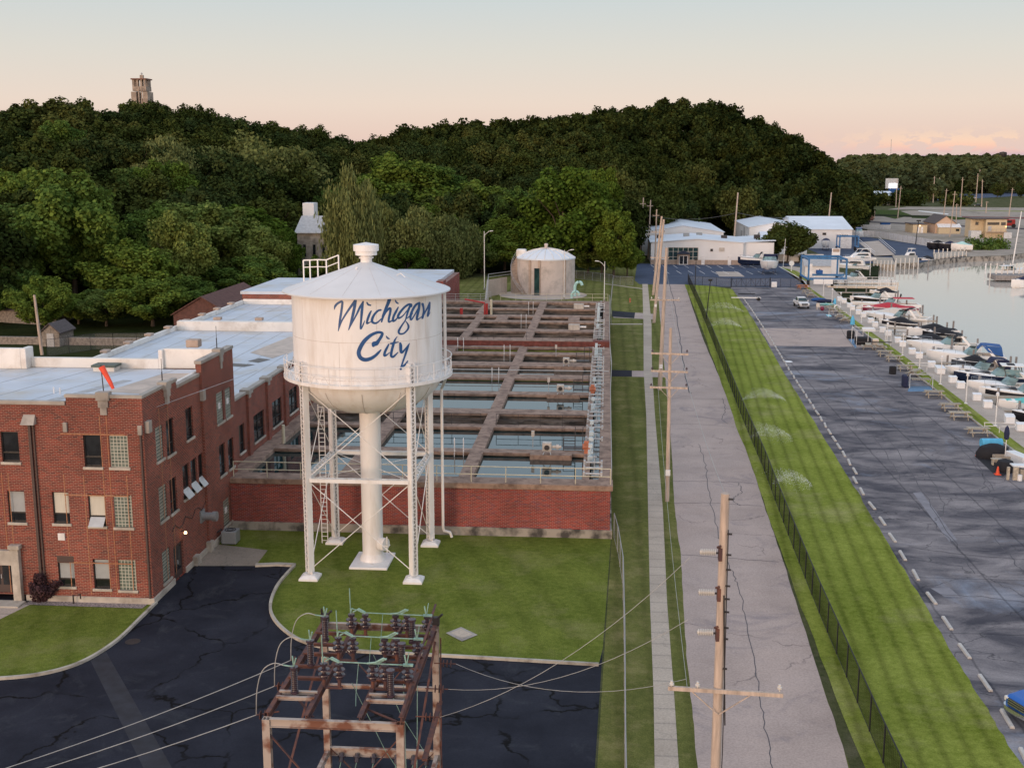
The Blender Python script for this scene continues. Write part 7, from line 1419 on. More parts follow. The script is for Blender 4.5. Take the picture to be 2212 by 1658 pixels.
slip('navy-hulled boat with a white hardtop and dark bow cover', D2(785, 660), D2(2330, 760), 2.7, hull='boat_navy', style='hardtop')
slip('white open-bow boat with a pale rounded windscreen behind the second hardtop boat', D2(1045, 860), D2(2450, 920), 2.5, style='express', canvas=None)
slip('black-striped white boat with a white hardtop, nearer one of the two hardtop boats', D2(1295, 990), D2(2900, 1100), 2.8, hull='boat_white', stripe='boat_black', style='hardtop')
slip('small white boat with a teal canvas cover near the right edge', D2(1690, 1250), D2(3000, 1300), 2.4, style='covered', canvas='boat_teal')
slip('dark-hulled boat with a black bow cover nearest the viewer at the right edge', D2(1965, 1470), D2(3300, 1560), 2.5, hull='boat_black', style='hardtop')
slip('low boat under black canvas beside the large cream cruiser', D3(930, 650), D3(1750, 650), 2.1, hull='boat_black', style='covered')
slip('low boat under black canvas in the slip with bare piles', D3(940, 455), D3(1830, 440), 2.3, hull='boat_white', style='covered')
slip('second low black-covered boat just this side of the empty slip', D3(1260, 520), D3(1800, 540), 2.2, hull='boat_black', style='covered')
slip('black-striped runabout with a peaked black cover in three humps', D3(385, 290), D3(1170, 350), 2.2, stripe='boat_black', style='covered')
slip('long white express cruiser with a black canvas strip down to its stern', D3(60, 130), D3(1420, 300), 3.2, style='express', canvas='canvas_black')
slip('white boat under a white cover with a grey peak', D4(880, 680), D4(1850, 640), 2.6, style='covered', canvas='boat_cream')
slip('white and maroon boat with a red bow cover', D4(745, 580), D4(1750, 520), 2.5, stripe='boat_maroon', style='covered', canvas='canvas_red')
slip('white pontoon-like cruiser with a small red sunshade beside the maroon boat', D4(650, 480), D4(1900, 500), 2.6, style='open', canvas='canvas_red')
slip('white boat with a broad black side stripe and black bow cover by the pier', D4(620, 370), D4(1440, 370), 2.5, stripe='boat_black', style='express', canvas='canvas_black')
slip('small boat with black covers in the slip under the pier', D4(1020, 240), D4(1330, 270), 2.0, style='covered')
slip('narrow black-covered boat between the blue-topped cruiser and the navy-topped boat', D2(740, 420), D2(1150, 400), 1.8, hull='boat_black', style='covered')
# larger yachts by the lift and out at the far docks
for q, s, bm, lb, kk in ((B3(590, 330), B3(840, 330), 3.4, 'white express yacht with a black arch moored behind the blue lift', dict(style='express', canvas='canvas_black', fb=1.5)), (B3(590, 240), B3(880, 250), 3.8, 'white flybridge yacht moored beyond the arch yacht', dict(style='yacht', fb=1.9)),
                         (B3(640, 190), B3(900, 180), 3.8, 'farther white flybridge yacht with tall curved supports', dict(style='yacht', fb=2.1)), (B2(1080, 1330), B2(1245, 1320), 2.8, 'black and white bowrider moored at the far timber dock', dict(hull='boat_black', stripe='boat_white', style='covered')),
                         (B2(890, 1290), B2(1040, 1280), 2.4, 'small cream cabin boat at the far timber dock', dict(style='yacht', fb=.9))): b, s = B(q, s); boat('motor_boat', lb, b, s, bm, **kk)
for (q, s, bm, lb, kk) in ((D5(1150, 930), D5(700, 960), 2.6, 'pontoon boat with a white top at the right-hand far dock', dict(style='open', canvas='dock_box')), (D5(900, 1130), D5(1300, 1100), 2.3, 'small white boat with a navy cover at the far right edge', dict(style='covered', canvas='canvas_navy'))): b, s = B(q, s); boat('motor_boat', lb, b, s, bm, **kk)
# boats standing in the yard on stands
def yard_boat(lb, bq, L_, bm, ang, zs, **kk):
    p = at(*bq); a = rad(ang); o = boat('stored_boat', lb, (p[0], p[1]), (p[0]+L_*math.cos(a), p[1]+L_*math.sin(a)), bm, zw=0, sup=zs, **kk)
    for t in (.3, .8):
        for s in (-.5, .5): c = MB().bar((L_*t, s*bm*.7, -zs), (L_*t, s*bm*.45, .25), .08).build('stand', 'bolt_dark', None, loc=(0, 0, 0)); c.parent = o
    return o
def fix_local(o):                            # stands are drawn in the boat's own frame
    return o
yard_boat('dark-hulled wakeboard boat on stands in front of the white marina hall', B1(1140, 735), 8.2, 2.6, 4, .9, hull='boat_navy', stripe='boat_white', style='express', canvas='canvas_black')
yard_boat('large white cruiser on stands facing the viewer in the marina yard', B1(1412, 812), 10.5, 4.0, 78, 1.5, style='express', canvas='canvas_navy')
yard_boat('stored boat with a blue cover at the left leg of the small blue lift', B1(1955, 585), 7, 2.6, 80, 1.2, style='covered', canvas='canvas_navy')
yard_boat('black and white cruiser stored behind the round-crowned tree', B2(180, 1130), 8, 2.8, 178, 2.0, hull='boat_black', stripe='boat_white', style='express', canvas='canvas_black')
yard_boat('white boat with a raised blue top behind the small blue lift', B2(430, 1130), 7, 2.6, 80, 1.4, style='express', canvas='canvas_blue')
for k, (q, lb, mt) in enumerate(((B2(1160, 1225), 'black covered boat standing on the far dock end', 'canvas_black'), (B2(1290, 1235), 'second covered boat on the far dock beside the white fence', 'canvas_navy'), (B2(1420, 1240), 'pale green covered boat at the end of the white fence', 'aqua_pipe'))):
    p = at(*q); boat('stored_boat', lb, (p[0], p[1]), (p[0]+6, p[1]+.6), 2.2, zw=0, sup=.6, hull='boat_black' if k < 2 else 'boat_white', style='covered', canvas=mt)
# finger docks, piles
fd = thing('finger_dock', '', 'dock', (0, 0, 0), 'timber finger docks between the slips'); MB().box(-.2, 10.5, -.5, .5, -.15, .0).build('deck', 'dock_wood', fd); q = MB()
for x in (2, 6, 10): q.tube([(x, .45, -2), (x, .45, .9)], .14, 8)
build_each(q, 'pile', 'piling_wood', fd)
for k, y in enumerate((108, 117.5, 126, 133.5, 141, 148.5, 156, 163.5, 171.5, 180, 189, 198, 208, 219, 230, 240)):
    x = np.interp(y, [q_[1] for q_ in QUAY], [q_[0] for q_ in QUAY]); place(fd, k, (float(x), y, -.05), rad(-1.5), 'timber finger dock with white piles reaching from the quay between moored boats')
pl = MB().tube([(0, 0, -2.5), (0, 0, 1.3)], .17, 10, .14).build('mooring_pile', 'piling_wood', None, loc=(0, 0, 0)); tag(pl, 'weathered timber mooring pile standing in the harbour among the boats', 'pile', 'mooring piles in the harbour')
for k, q in enumerate((D2(745, 160), D2(1180, 400), D2(1615, 720), D2(2040, 560), D3(880, 320), D3(1175, 510), D3(1500, 610), D3(1850, 850), D3(1255, 150), D3(1545, 380), D3(1880, 480), D4(1225, 540), D4(1455, 660), D4(2090, 690), D4(1590, 380), D4(1720, 860), B2(2100, 1500), D4(1455, 140), B2(1180, 1400))):
    p = at(*q, -1.3+1.0); o = pl if k == 0 else pl.copy(); (COL.objects.link(o) if k else 0); o.location = (p[0], p[1], 0)
wp2 = MB().tube([(0, 0, -2.5), (0, 0, .95)], .11, 8).build('dock_pile', 'piling_white', None, loc=(0, 0, 0)); tag(wp2, 'white capped dock pile in the rows edging the harbour docks', 'pile', 'white piles along the far docks'); k = 0
def piles(a, b, n, h=1.0):
    global k
    for i in range(n):
        o = wp2 if k == 0 else wp2.copy(); (COL.objects.link(o) if k else 0); k += 1; t = i/(n-1); o.location = (a[0]+(b[0]-a[0])*t, a[1]+(b[1]-a[1])*t, 0); o.scale = (1.3, 1.3, h)
dk = lambda name, lb, pts, z1: tag(MB().prism(pts, -1.9, z1).build(name, 'dock_wood'), lb, 'dock')
P_ = lambda *q: at(*B2(*q))[:2]
dk('timber_dock', 'long timber-walled far dock with white piles beside the gravel shore', [P_(1240, 1330), P_(1590, 1290), P_(1570, 1240), P_(1230, 1265)], .3); piles(P_(1250, 1330), P_(1588, 1292), 9, 1.5); piles(P_(1240, 1275), P_(1570, 1245), 8, 1.5)
dk('timber_dock', 'timber dock with white piles left of the black and white bowrider', [P_(830, 1375), P_(1070, 1370), P_(1060, 1290), P_(790, 1290)], .2); piles(P_(830, 1380), P_(1070, 1372), 6, 1.6)
dk('timber_dock', 'dark pile dock beyond the white flybridge yachts', [P_(590, 1385), P_(820, 1395), P_(790, 1320), P_(570, 1310)], .3); piles(P_(590, 1390), P_(820, 1398), 7, 1.4)
rp = thing('boat_ramp', 'sloping white-railed ramp between the yard and the far docks', 'ramp', (78, 330, 0)); MB().add([(*P_(420, 1200), 1.6), (*P_(640, 1180), 1.6), (*P_(820, 1290), .3), (*P_(600, 1300), .3)], [(0, 1, 2, 3)]).build('deck', 'quay_concrete', rp); q = MB()
for a, b in ((P_(420, 1200), P_(600, 1300)), (P_(640, 1180), P_(820, 1290))):
    for h in (.5, 1.1): q.tube([(*a, 1.6+h), (*b, .3+h)], .07, 5)
q.build('railing', 'white_trim', rp)
dk2 = tag(MB().box(*sorted((at(*D5(550, 1010))[0], at(*D5(1300, 1010))[0])), at(*D5(600, 1040))[1], at(*D5(600, 1000))[1], -1.0, .1).build('floating_dock', 'piling_wood'), 'white-posted floating dock at the right edge of the harbour', 'dock'); a_, b_ = at(*D5(560, 1020))[:2], at(*D5(1300, 1010))[:2]; piles(a_, b_, 9, 1.9); piles(at(*D5(560, 960))[:2], at(*D5(1300, 950))[:2], 8, 1.9)
b = at(*D5(925, 830), -1.3); tag(MB().tube([b, (b[0]+1.2, b[1], 12.5)], .18, 8, .12).build('mast_pole', 'white_trim'), 'tall white mast rising from the far right dock', 'mast')
b = at(*D5(480, 1000), -1.3); tag(MB().tube([b, (b[0], b[1], 1.2)], .16, 8).build('channel_post', 'white_trim'), 'lone white post standing in the open water left of the far right dock', 'post')
tag(MB().tube([atY(*B3(892, 130), 275)[:2]+(0,), atY(*B3(892, 35), 275)[:2]+(6,)], .08, 6).build('yard_post', 'white_trim'), 'tall thin white post behind the yachts', 'post')
# white panel fence beyond the boat yard
wf = thing('panel_fence', 'long pale grey panel fence curving behind the blue boat yard', 'fence', (95, 390, 0)); pts = smooth_line([P_(350, 1080), P_(600, 1090), P_(850, 1130), P_(1100, 1170), P_(1300, 1210), P_(1465, 1240)], 5); q = MB()
for a, b in zip(pts, pts[1:]): q.bar((*a, 1.1), (*b, 1.1), .08, 2.2)
q.build('panels', 'pale_panel' if mat('pale_panel', (.58, .60, .62), .6) else '', wf); q = MB()
for a in pts: q.bar((*a, 0), (*a, 2.3), .18)
q.build('post', 'seam_grey', wf)
# ------------------------------------------------------------------ rail yard, far houses
def house(name, lb, q0, q1, depth, ze, zr, wall, roof, axis='y', **k): a, b = at(*q0), at(*q1); return gable(name, lb, a[0], b[0], (a[1]+b[1])/2, (a[1]+b[1])/2+depth, ze, zr, wall=wall, roof=roof, axis=axis, over=.4, **k)
h1 = house('depot_house', 'yellow and peach gabled house with a dark shingle roof beside the rail line', B2(1245, 1045), B2(1475, 1048), 16, 3.6, 6.2, 'house_peach', 'shingle'); y_ = h1.location.y; x_ = h1.location.x
MB().box(x_-11, x_-5.9, y_+2, y_+13, 0, 3.0).build('side_wing', 'house_yellow', h1); MB().box(x_-11.2, x_-5.9, y_+1.8, y_+13.2, 3.0, 3.3).build('wing_roof', 'shingle', h1); MB().box(x_-3, x_+4.6, y_-2.5, y_-.1, 0, 2.3).build('porch', 'house_yellow', h1); MB().add([(x_-3.3, y_-2.8, 2.3), (x_+4.9, y_-2.8, 2.3), (x_+4.9, y_, 3.5), (x_-3.3, y_, 3.5)], [(0, 1, 2, 3)]).build('porch_roof', 'white_trim', h1)
for dx in (-9.5, -8.2): MB().box(x_+dx, x_+dx+.9, y_+1.9, y_+1.98, 0, 2.2).build('door', 'white_trim', h1)
MB().box(x_+3, x_+4.2, y_-2.58, y_-2.5, 1.0, 1.8).build('window', 'dark_glass', h1); MB().box(x_-8.7, x_-8.4, y_+1.8, y_+1.9, 2.5, 2.75).build('wall_lamp', 'lamp_glow', h1)
a, b = at(*B2(1790, 1095)), at(*B2(2010, 1095)); h2 = thing('bridge_house', 'two-storey cream house with a balcony and dark roof by the rail yard', 'building', ((a[0]+b[0])/2, a[1], 0)); MB().box(a[0], b[0], a[1], a[1]+9, 0, 6.2).box(a[0]-4.2, a[0], a[1]+3, a[1]+9, 0, 6.3).build('wall', 'house_yellow', h2); MB().box(a[0]-4.6, b[0]+.4, a[1]-.4, a[1]+9.4, 6.3, 6.6).build('roof', 'shingle', h2)
MB().box(a[0]+.5, a[0]+4.4, a[1]-.1, a[1]-.01, 4.4, 5.3).build('window', 'dark_glass', h2); MB().box(a[0]+5.0, b[0]-.4, a[1]-.1, a[1]-.01, 4.3, 5.3).build('window', 'dark_glass', h2); MB().box(a[0]-2.6, a[0]-1.6, a[1]+2.9, a[1]+2.99, 4.2, 5.3).build('window', 'dark_glass', h2); MB().box(a[0]+.8, a[0]+1.9, a[1]-.1, a[1]-.01, 2.3, 4.0).build('door', 'seam_grey', h2)
q = MB(); q.box(a[0], b[0], a[1]-1.8, a[1]-.1, 2.0, 2.15); [q.tube([(a[0]+k_*1.5, a[1]-1.75, 0), (a[0]+k_*1.5, a[1]-1.75, 3.1)], .05, 5) for k_ in range(5)]; q.tube([(a[0], a[1]-1.75, 3.1), (b[0], a[1]-1.75, 3.1)], .04, 5); q.build('balcony', 'tan_base', h2); MB().box(a[0]-5, a[0]-1.6, a[1]-1, a[1]+2, 0, 2.4).build('shed', 'pale_panel', h2); MB().box(b[0]-1.4, b[0]+1.2, a[1]-2.2, a[1]-1.9, 0, 2).build('screen', 'pale_panel', h2)
MB().box(b[0]-.4, b[0]-.1, a[1]-.2, a[1]-.1, 3.7, 4.0).build('wall_lamp', 'warm_glow', h2)
a, b = at(*B2(480, 742)), at(*B2(780, 735)); gable('metal_barn', 'low white metal building half hidden by trees beyond the rail yard', a[0], b[0], 715, 745, 5.0, 7.6, roof='marina_roof', axis='x')
for q_, lb, c, w_ in ((B2(365, 915), 'dark grey rail car at the foot of the wooded hill', 'seam_grey', 9), (B2(460, 925), 'rusty brown rail car beside the grey one', 'rust_car', 9), (B2(528, 905), 'tan end car of the short string of rail cars', 'tan_base', 5)):
    x, y, _ = at(*q_); rc = thing('rail_car', lb, 'rail car', (x, y, 0)); MB().box(x-w_/2, x+w_/2, y-1.6, y+1.6, 1.0, 4.3).build('box_body', c, rc, bevel=.1); MB().box(x-w_/2, x+w_/2, y-1.3, y+1.3, .7, 1.0).build('frame', 'bolt_dark', rc)
    for dx in (-.33, .33): MB().tube([(x+dx*w_, y-1.0, .45), (x+dx*w_, y+1.0, .45)], .45, 10).build('wheel', 'bolt_dark', rc)
x, y, _ = at(*B2(710, 985)); dm = thing('dumpster', 'blue open dumpster on the gravel by the rail line', 'dumpster', (x, y, 0)); MB().add([(x-1.5, y-1, 0), (x+1.5, y-1, 0), (x+1.5, y+1, 0), (x-1.5, y+1, 0), (x-1.8, y-1.1, 1.9), (x+1.8, y-1.1, 1.9), (x+1.8, y+1.1, 1.9), (x-1.8, y+1.1, 1.9)], [(0, 1, 5, 4), (1, 2, 6, 5), (2, 3, 7, 6), (3, 0, 4, 7), (0, 3, 2, 1)]).build('bin', 'canvas_blue', dm); MB().box(x-1.7, x+1.7, y-.9, y+.9, 1.6, 1.75).build('contents', 'bolt_dark', dm)
x, y, _ = at(*B2(600, 1000)); tag(MB().box(x-8, x+6, y, y+.2, 0, 1.7).build('screen_fence', 'pale_panel'), 'grey screened fence in front of the rail cars', 'fence')
for q_, lb, c in ((B2(1440, 690), 'dark blue car farthest left on the highway beyond the yard', 'car_dark'), (B2(1585, 682), 'dark car next to a white car on the far highway', 'car_dark'), (B2(1662, 676), 'white car on the far highway', 'car_white'), (B2(1715, 755), 'black car alone on the nearer highway lane', 'car_dark')):
    p = at(*q_); vehicle('car', lb, 'car', (p[0], p[1], .07), rad(178), c, 'car')
x, y, _ = at(*B2(2060, 985)); tk = thing('truck', 'small red truck cab beside the cream two-storey house', 'truck', (x, y, 0)); MB().box(x-2.4, x+1.6, y-1.1, y+1.1, .8, 3.3).build('cab', 'car_red', tk, bevel=.2); MB().tube([(x+1, y-1.3, .8), (x+1, y-.8, .8)], .8, 14).build('wheel', 'tyre', tk); MB().box(x-2.2, x+.2, y-1.15, y-1.1, 2.0, 2.9).build('window', 'dark_glass', tk)
b = at(*B2(1040, 1165)); tag(MB().tube([b, (b[0]+.5, b[1], 7.3)], .13, 6).box(b[0]-.1, b[0]+1.2, b[1]-.2, b[1]+.2, 7.2, 7.6).build('lamp_post', 'black_fence'), 'black lamp post in the gravel beyond the pale panel fence', 'lamp post')
x, y, _ = at(*B2(790, 590)); sg = thing('road_sign', 'tall lit advertising sign with a blue base among the far trees', 'sign', (x, 760, 0)); X_ = atY(*B2(780, 540), 760); MB().box(X_[0]-3.6, X_[0]+4.0, 760, 760.8, X_[2]-1.2, X_[2]+5.0).build('sign_face', 'pale_panel', sg); MB().box(X_[0]-1.5, X_[0]+3.6, 759.8, 760, X_[2]-.9, X_[2]+1.9).build('lit_panel', 'sign_glow', sg); MB().box(X_[0]-1.5, X_[0]+5, 760, 760.8, 0, X_[2]-1.2).build('sign_base', 'canvas_blue', sg)
for q0, q1, lb in (((565, 470), (568, 365), 'a'), ((612, 540), (618, 418), 'b'), ((782, 560), (792, 412), 'c'), ((828, 765), (843, 458), ''), ((848, 885), (884, 535), ''), ((1007, 580), (1018, 420), ''), ((1112, 630), (1122, 455), ''), ((1230, 715), (1247, 428), ''), ((1232, 430), (1239, 338), ''), ((1285, 660), (1301, 445), ''), ((1345, 855), (1378, 565), ''), ((1410, 1085), (1468, 590), ''), ((1522, 860), (1551, 440), ''), ((1478, 950), (1487, 725), ''), ((1692, 710), (1716, 400), ''), ((1730, 475), (1738, 355), ''), ((1755, 760), (1764, 465), ''), ((1800, 830), (1812, 700), ''), ((2050, 860), (2090, 555), ''), ((2060, 470), (2069, 362), ''), ((1625, 1060), (1632, 920), ''), ((492, 815), (505, 645), '')):
    b = at(*B2(*q0)); 
    if q0[1] < 600: b = atY(*B2(*q0), 900 if q0[1] > 500 else 1100)
    t = atY(*B2(*q1), b[1]); r_ = thing('utility_pole', 'pale wooden utility pole standing in or beyond the gravel rail yard', 'pole', b, 'poles across the rail yard'); rr_ = max(.16, b[1]*.00042); MB().tube([b, t], rr_, 8, rr_*.7).build('shaft', 'wood_pole', r_)
    m = MB()
    for f in (.93,): m.bar((b[0]+(t[0]-b[0])*f-.8, b[1]-.3, t[2]*f), (b[0]+(t[0]-b[0])*f+.8, b[1]-.3, t[2]*f), .12, .12)
    m.build('crossarm', 'wood_pole', r_)
struct('red_gravel', MB().sheet([P_(1540, 880), P_(2230, 890), P_(2230, 872), P_(1540, 862)], .07), 'rust_band'); struct('pale_gravel', MB().sheet([P_(1080, 800), P_(1400, 835), P_(1390, 845), P_(1060, 808)], .07), 'parapet_white')
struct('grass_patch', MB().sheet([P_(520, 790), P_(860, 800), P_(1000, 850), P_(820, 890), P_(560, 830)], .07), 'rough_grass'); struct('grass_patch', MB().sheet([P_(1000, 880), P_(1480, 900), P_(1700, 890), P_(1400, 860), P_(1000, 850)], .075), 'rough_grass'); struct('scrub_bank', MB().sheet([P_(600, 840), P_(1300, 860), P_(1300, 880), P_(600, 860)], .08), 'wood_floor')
struct('far_lot', MB().sheet([P_(1130, 640), P_(2212, 600), P_(2212, 640), P_(1130, 700)], .08), 'yard_asphalt')
# the observation tower on the wooded hill
ty = 340; tx = lambda u: atY(u, 200, ty)[0]; zz2 = lambda v: zt(306, v, ty); x0, x1 = tx(286.5), tx(316.0); Wd = x1-x0; ot = thing('hill_tower', 'old stone lookout tower rising above the trees on the left hill', 'tower', ((x0+x1)/2, ty, 20)); yb = ty+Wd; m = MB()
zb, z2, z3, z4 = 24., zz2(193), zz2(186), zz2(172)
for x in (x0, x1-Wd*.16, x0+Wd*.30, x0+Wd*.58):
    for y in (ty, yb-Wd*.14): m.box(x, x+Wd*.14, y, y+Wd*.14, z3-.1, z4)
for y in (ty+Wd*.35, ty+Wd*.6):
    for x in (x0, x1-Wd*.14): m.box(x, x+Wd*.14, y, y+Wd*.14, z3-.1, z4)
m.build('belfry_post', 'stone_tower', ot); MB().box(x0-.3, x1+.3, ty-.3, yb+.3, z4, z4+.35).build('roof', 'rust_car', ot); xm = (x0+x1)/2; MB().box(xm-.45, xm+.45, ty+2, ty+2.9, z4+.35, z4+1.4).build('chimney', 'stone_tower', ot); MB().lathe([(0, 0), (.25, .1), (.3, .4), (0, .7)], (xm, ty+2.4, z4+1.5), 8).build('finial', 'seam_grey', ot)
m = MB(); zo = zz2(212)
m.box(x0, x1, ty, yb, zo+2.0, z3-.1); m.box(x0-.35, x0+Wd*.28, ty-.35, yb, zb, z3-1.6); m.box(x1-Wd*.24, x1+.45, ty-.35, yb, zb, z3-1.6); m.box(x0+Wd*.42, x0+Wd*.50, ty-.2, ty, zb, z3-.3); m.box(x0+Wd*.62, x0+Wd*.70, ty-.2, ty, zb, z3-.3); m.box(x0+.3, x1-.3, ty+2, yb, zb, zo); m.build('shaft', 'stone_tower', ot)
# stone building and roofs among the trees
xa, xb_ = atY(643, 540, 238)[0], atY(711, 540, 238)[0]; sbx = gable('stone_building', 'pale stone building with a grey roof glimpsed between the trees behind the water tower', xa, xb_, 238, 250, zt(680, 502, 238), zt(680, 468, 244), wall='stone_pale', roof='seam_grey', axis='x', over=.5); MB().box(atY(657, 440, 252)[0], atY(681, 440, 252)[0], 250.6, 254, 8, zt(670, 438, 252)).build('rear_wall', 'marina_wall', sbx); q = MB()
for k_ in range(3): q.box(xa+1.2+k_*2.0, xa+1.75+k_*2.0, 237.9, 237.99, 6.5, 9.0)
build_each(q, 'window', 'dark_glass', sbx)
gb = gable('garden_house', 'small stone garden hut with a grey roof on the dark slope at the far left', -79.6, -77.0, 159, 163.5, 2.1, 3.2, wall='shed_stone', roof='shingle'); MB().box(-78.8, -77.8, 158.9, 158.98, 0, 1.9).build('door', 'seam_grey', gb)
gable('garden_house', 'dark-roofed house hidden under the trees at the far left', -98, -87.5, 180, 190, 2.4, 4.0, wall='shed_stone', roof='shingle', axis='x'); bb = gable('brown_barn', 'brown timber barn with a gambrel roof behind the left end of the white roof', -62.5, -54, 165, 185, 4.0, 6.5, wall='barn_brown', roof='barn_brown')
stn = thing('stone_wall', 'low rough stone garden wall at the foot of the dark slope', 'wall', (-72, 160, 0)); MB().box(-96, -62, 160.6, 161.2, 0, 1.1).build('wall', 'shed_stone', stn)
fence('chain_link_fence', 'black chain link fence beside the garden hut at the far left', [(-75, 151), (-70.8, 157), (-62, 158)], 2.3, 3.0, 'black_fence', 'chain_grey')
# sprinkler jets on the mown strip: fans of fine spray
for (q, side, s, lb) in ((B1(860, 1290), 1, 5.5, 'fine sprinkler spray arching over the mown strip beside the lamp posts'), (B1(820, 1140), 1, 7.0, 'long thin sprinkler jet crossing the mown strip behind the lamp post'), ((1620, 945), 1, 4.0, 'small domed sprinkler spray at the black fence'), ((1600, 865), 1, 5.0, 'low sprinkler spray in the middle of the mown strip'), ((1668, 1045), 1, 3.2, 'nearest sprinkler jet, low beside the black fence')):
    x, y, _ = at(*q); random.seed(int(x*10)); m = MB()
    for k_ in range(1500):
        t = random.random()**.7; a = random.gauss(.25, .22 if s > 4.5 else .6); h = 1.3*math.sin(math.pi*min(1, t*.98))*(.25+random.random()*.75)*(s/5)**.5; cx, cy = x+t*s*math.cos(a), y+t*s*math.sin(a)*1.0; d = .008+.010*random.random()
        m.add([(cx-d, cy, h), (cx+d, cy, h-d), (cx+d*.6, cy+d, h+d)], [(0, 1, 2)])
    tag(m.build('sprinkler_spray', 'spray_drop' if 'spray_drop' in M else mat('spray_drop', (.85, .9, .9), .3).name), lb, 'spray', kind='stuff')
# ------------------------------------------------------------------ the wooded dunes
SKU = [-700, -300, 0, 80, 160, 250, 330, 400, 470, 540, 600, 660, 700, 750, 800, 840, 880, 930, 1000, 1080, 1150, 1230, 1300, 1400, 1480, 1540, 1580, 1640, 1700, 1730, 1760, 1790, 1830, 1875, 1900]
SKV = [260, 240, 232, 222, 212, 222, 226, 229, 236, 243, 252, 260, 277, 287, 292, 284, 268, 263, 258, 252, 247, 237, 229, 218, 211, 216, 228, 262, 283, 300, 322, 345, 356, 372, 400]
RFU = [-700, 0, 300, 500, 700, 850, 1000, 1150, 1300, 1400, 1500, 1700, 1800, 1900]; RFV = [190, 200, 205, 225, 250, 265, 275, 280, 285, 330, 385, 400, 420, 440]
RRU = [-700, 0, 300, 600, 800, 1000, 1480, 1700, 1800, 1900]; RRV = [300, 325, 345, 380, 430, 450, 520, 545, 560, 570]
def u_of(x, y): d = np.array([x, y, 0.]); w_ = d@_fw+0; return 1106+F*(d@_rt)/max(1e-6, (d@(_fw*np.array([1, 1, 0])))/math.cos(PITCH)*1.0) if False else 1106+math.tan(math.atan2(x, y)+YAW)*F*1.0/math.cos(PITCH)*.985
TREE_H = 14.6
def hill_h(x, y):
    r = math.hypot(x, y); u = u_of(x, y)
    if u > 1900 or u < -700 or y < 50: return 0.
    rf = np.interp(u, RFU, RFV); rr = np.interp(u, RRU, RRV); v = np.interp(u, SKU, SKV)
    zt_ = CH+(346-v)/2537*rr*math.cos(PITCH)*.985-TREE_H; zt_ = max(zt_, 1.0)
    zt_ *= max(0., min(1., (1868-u)/70)); t = (r-rf)/(rr-rf)
    if t <= 0: return 0.
    if t < 1: s = t*t*(3-2*t)*.55+t*.45; return float(zt_*s)
    return float(zt_*max(.0, 1-.5*(t-1)))
g = MB(); US = np.linspace(-760, 1900, 120); RS = np.linspace(150, 760, 80); idx = {}
for i, u in enumerate(US):
    a = math.atan((u-1106)/F*math.cos(PITCH)/.985)-YAW
    for j, r in enumerate(RS):
        x, y = r*math.sin(a), r*math.cos(a); z = hill_h(x, y); g.v.append((x, y, z-.15 if z == 0 else z))
for i in range(len(US)-1):
    for j in range(len(RS)-1): k = i*len(RS)+j; g.f.append((k, k+1, k+1+len(RS), k+len(RS)))
for i in range(len(g.f)): g.f[i] = g.f[i][::-1]
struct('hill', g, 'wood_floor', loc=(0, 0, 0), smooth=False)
sheet('dark_slope', [(-62, 150), (-50, 165), (-45.6, 200), (-60, 240), (-110, 240), (-130, 160), (-100, 140), (-75, 140)], .03, 'painted_shade_grass')
sheet('tank_lawn', [(-46, 145), (-38, 217), (-34, 262), (-12, 272), (-.2, 254), (.5, 190), (-26, 190), (-26.6, 165)], .03, 'verge')

def quads(name, c, nrm, size, asp, mt, up=None, rng=None):
    """many leaf faces in one mesh: centres, normals, sizes"""
    n = len(c); nrm = nrm/np.linalg.norm(nrm, axis=1)[:, None]
    ref = rng.normal(size=(n, 3)) if up is None else up+rng.normal(size=(n, 3))*.25
    a = np.cross(nrm, ref); a /= np.linalg.norm(a, axis=1)[:, None]+1e-9; b = np.cross(nrm, a)
    s = size[:, None]; bend = nrm*s*.18
    v = np.stack([c-a*s-b*s*asp*.3, c-b*s*asp+bend, c+a*s-b*s*asp*.2, c+a*s*.8+b*s*asp*.6, c+b*s*asp*1.05-bend, c-a*s*.9+b*s*asp*.5], 1).reshape(-1, 3)
    me = bpy.data.meshes.new(name); me.vertices.add(n*6); me.vertices.foreach_set('co', v.ravel().astype('f'))
    me.loops.add(n*6); me.loops.foreach_set('vertex_index', np.arange(n*6, dtype='i')); me.polygons.add(n)
    me.polygons.foreach_set('loop_start', np.arange(0, n*6, 6, dtype='i')); me.polygons.foreach_set('loop_total', np.full(n, 6, 'i')); me.update(calc_edges=True); me.materials.append(M[mt]); return me
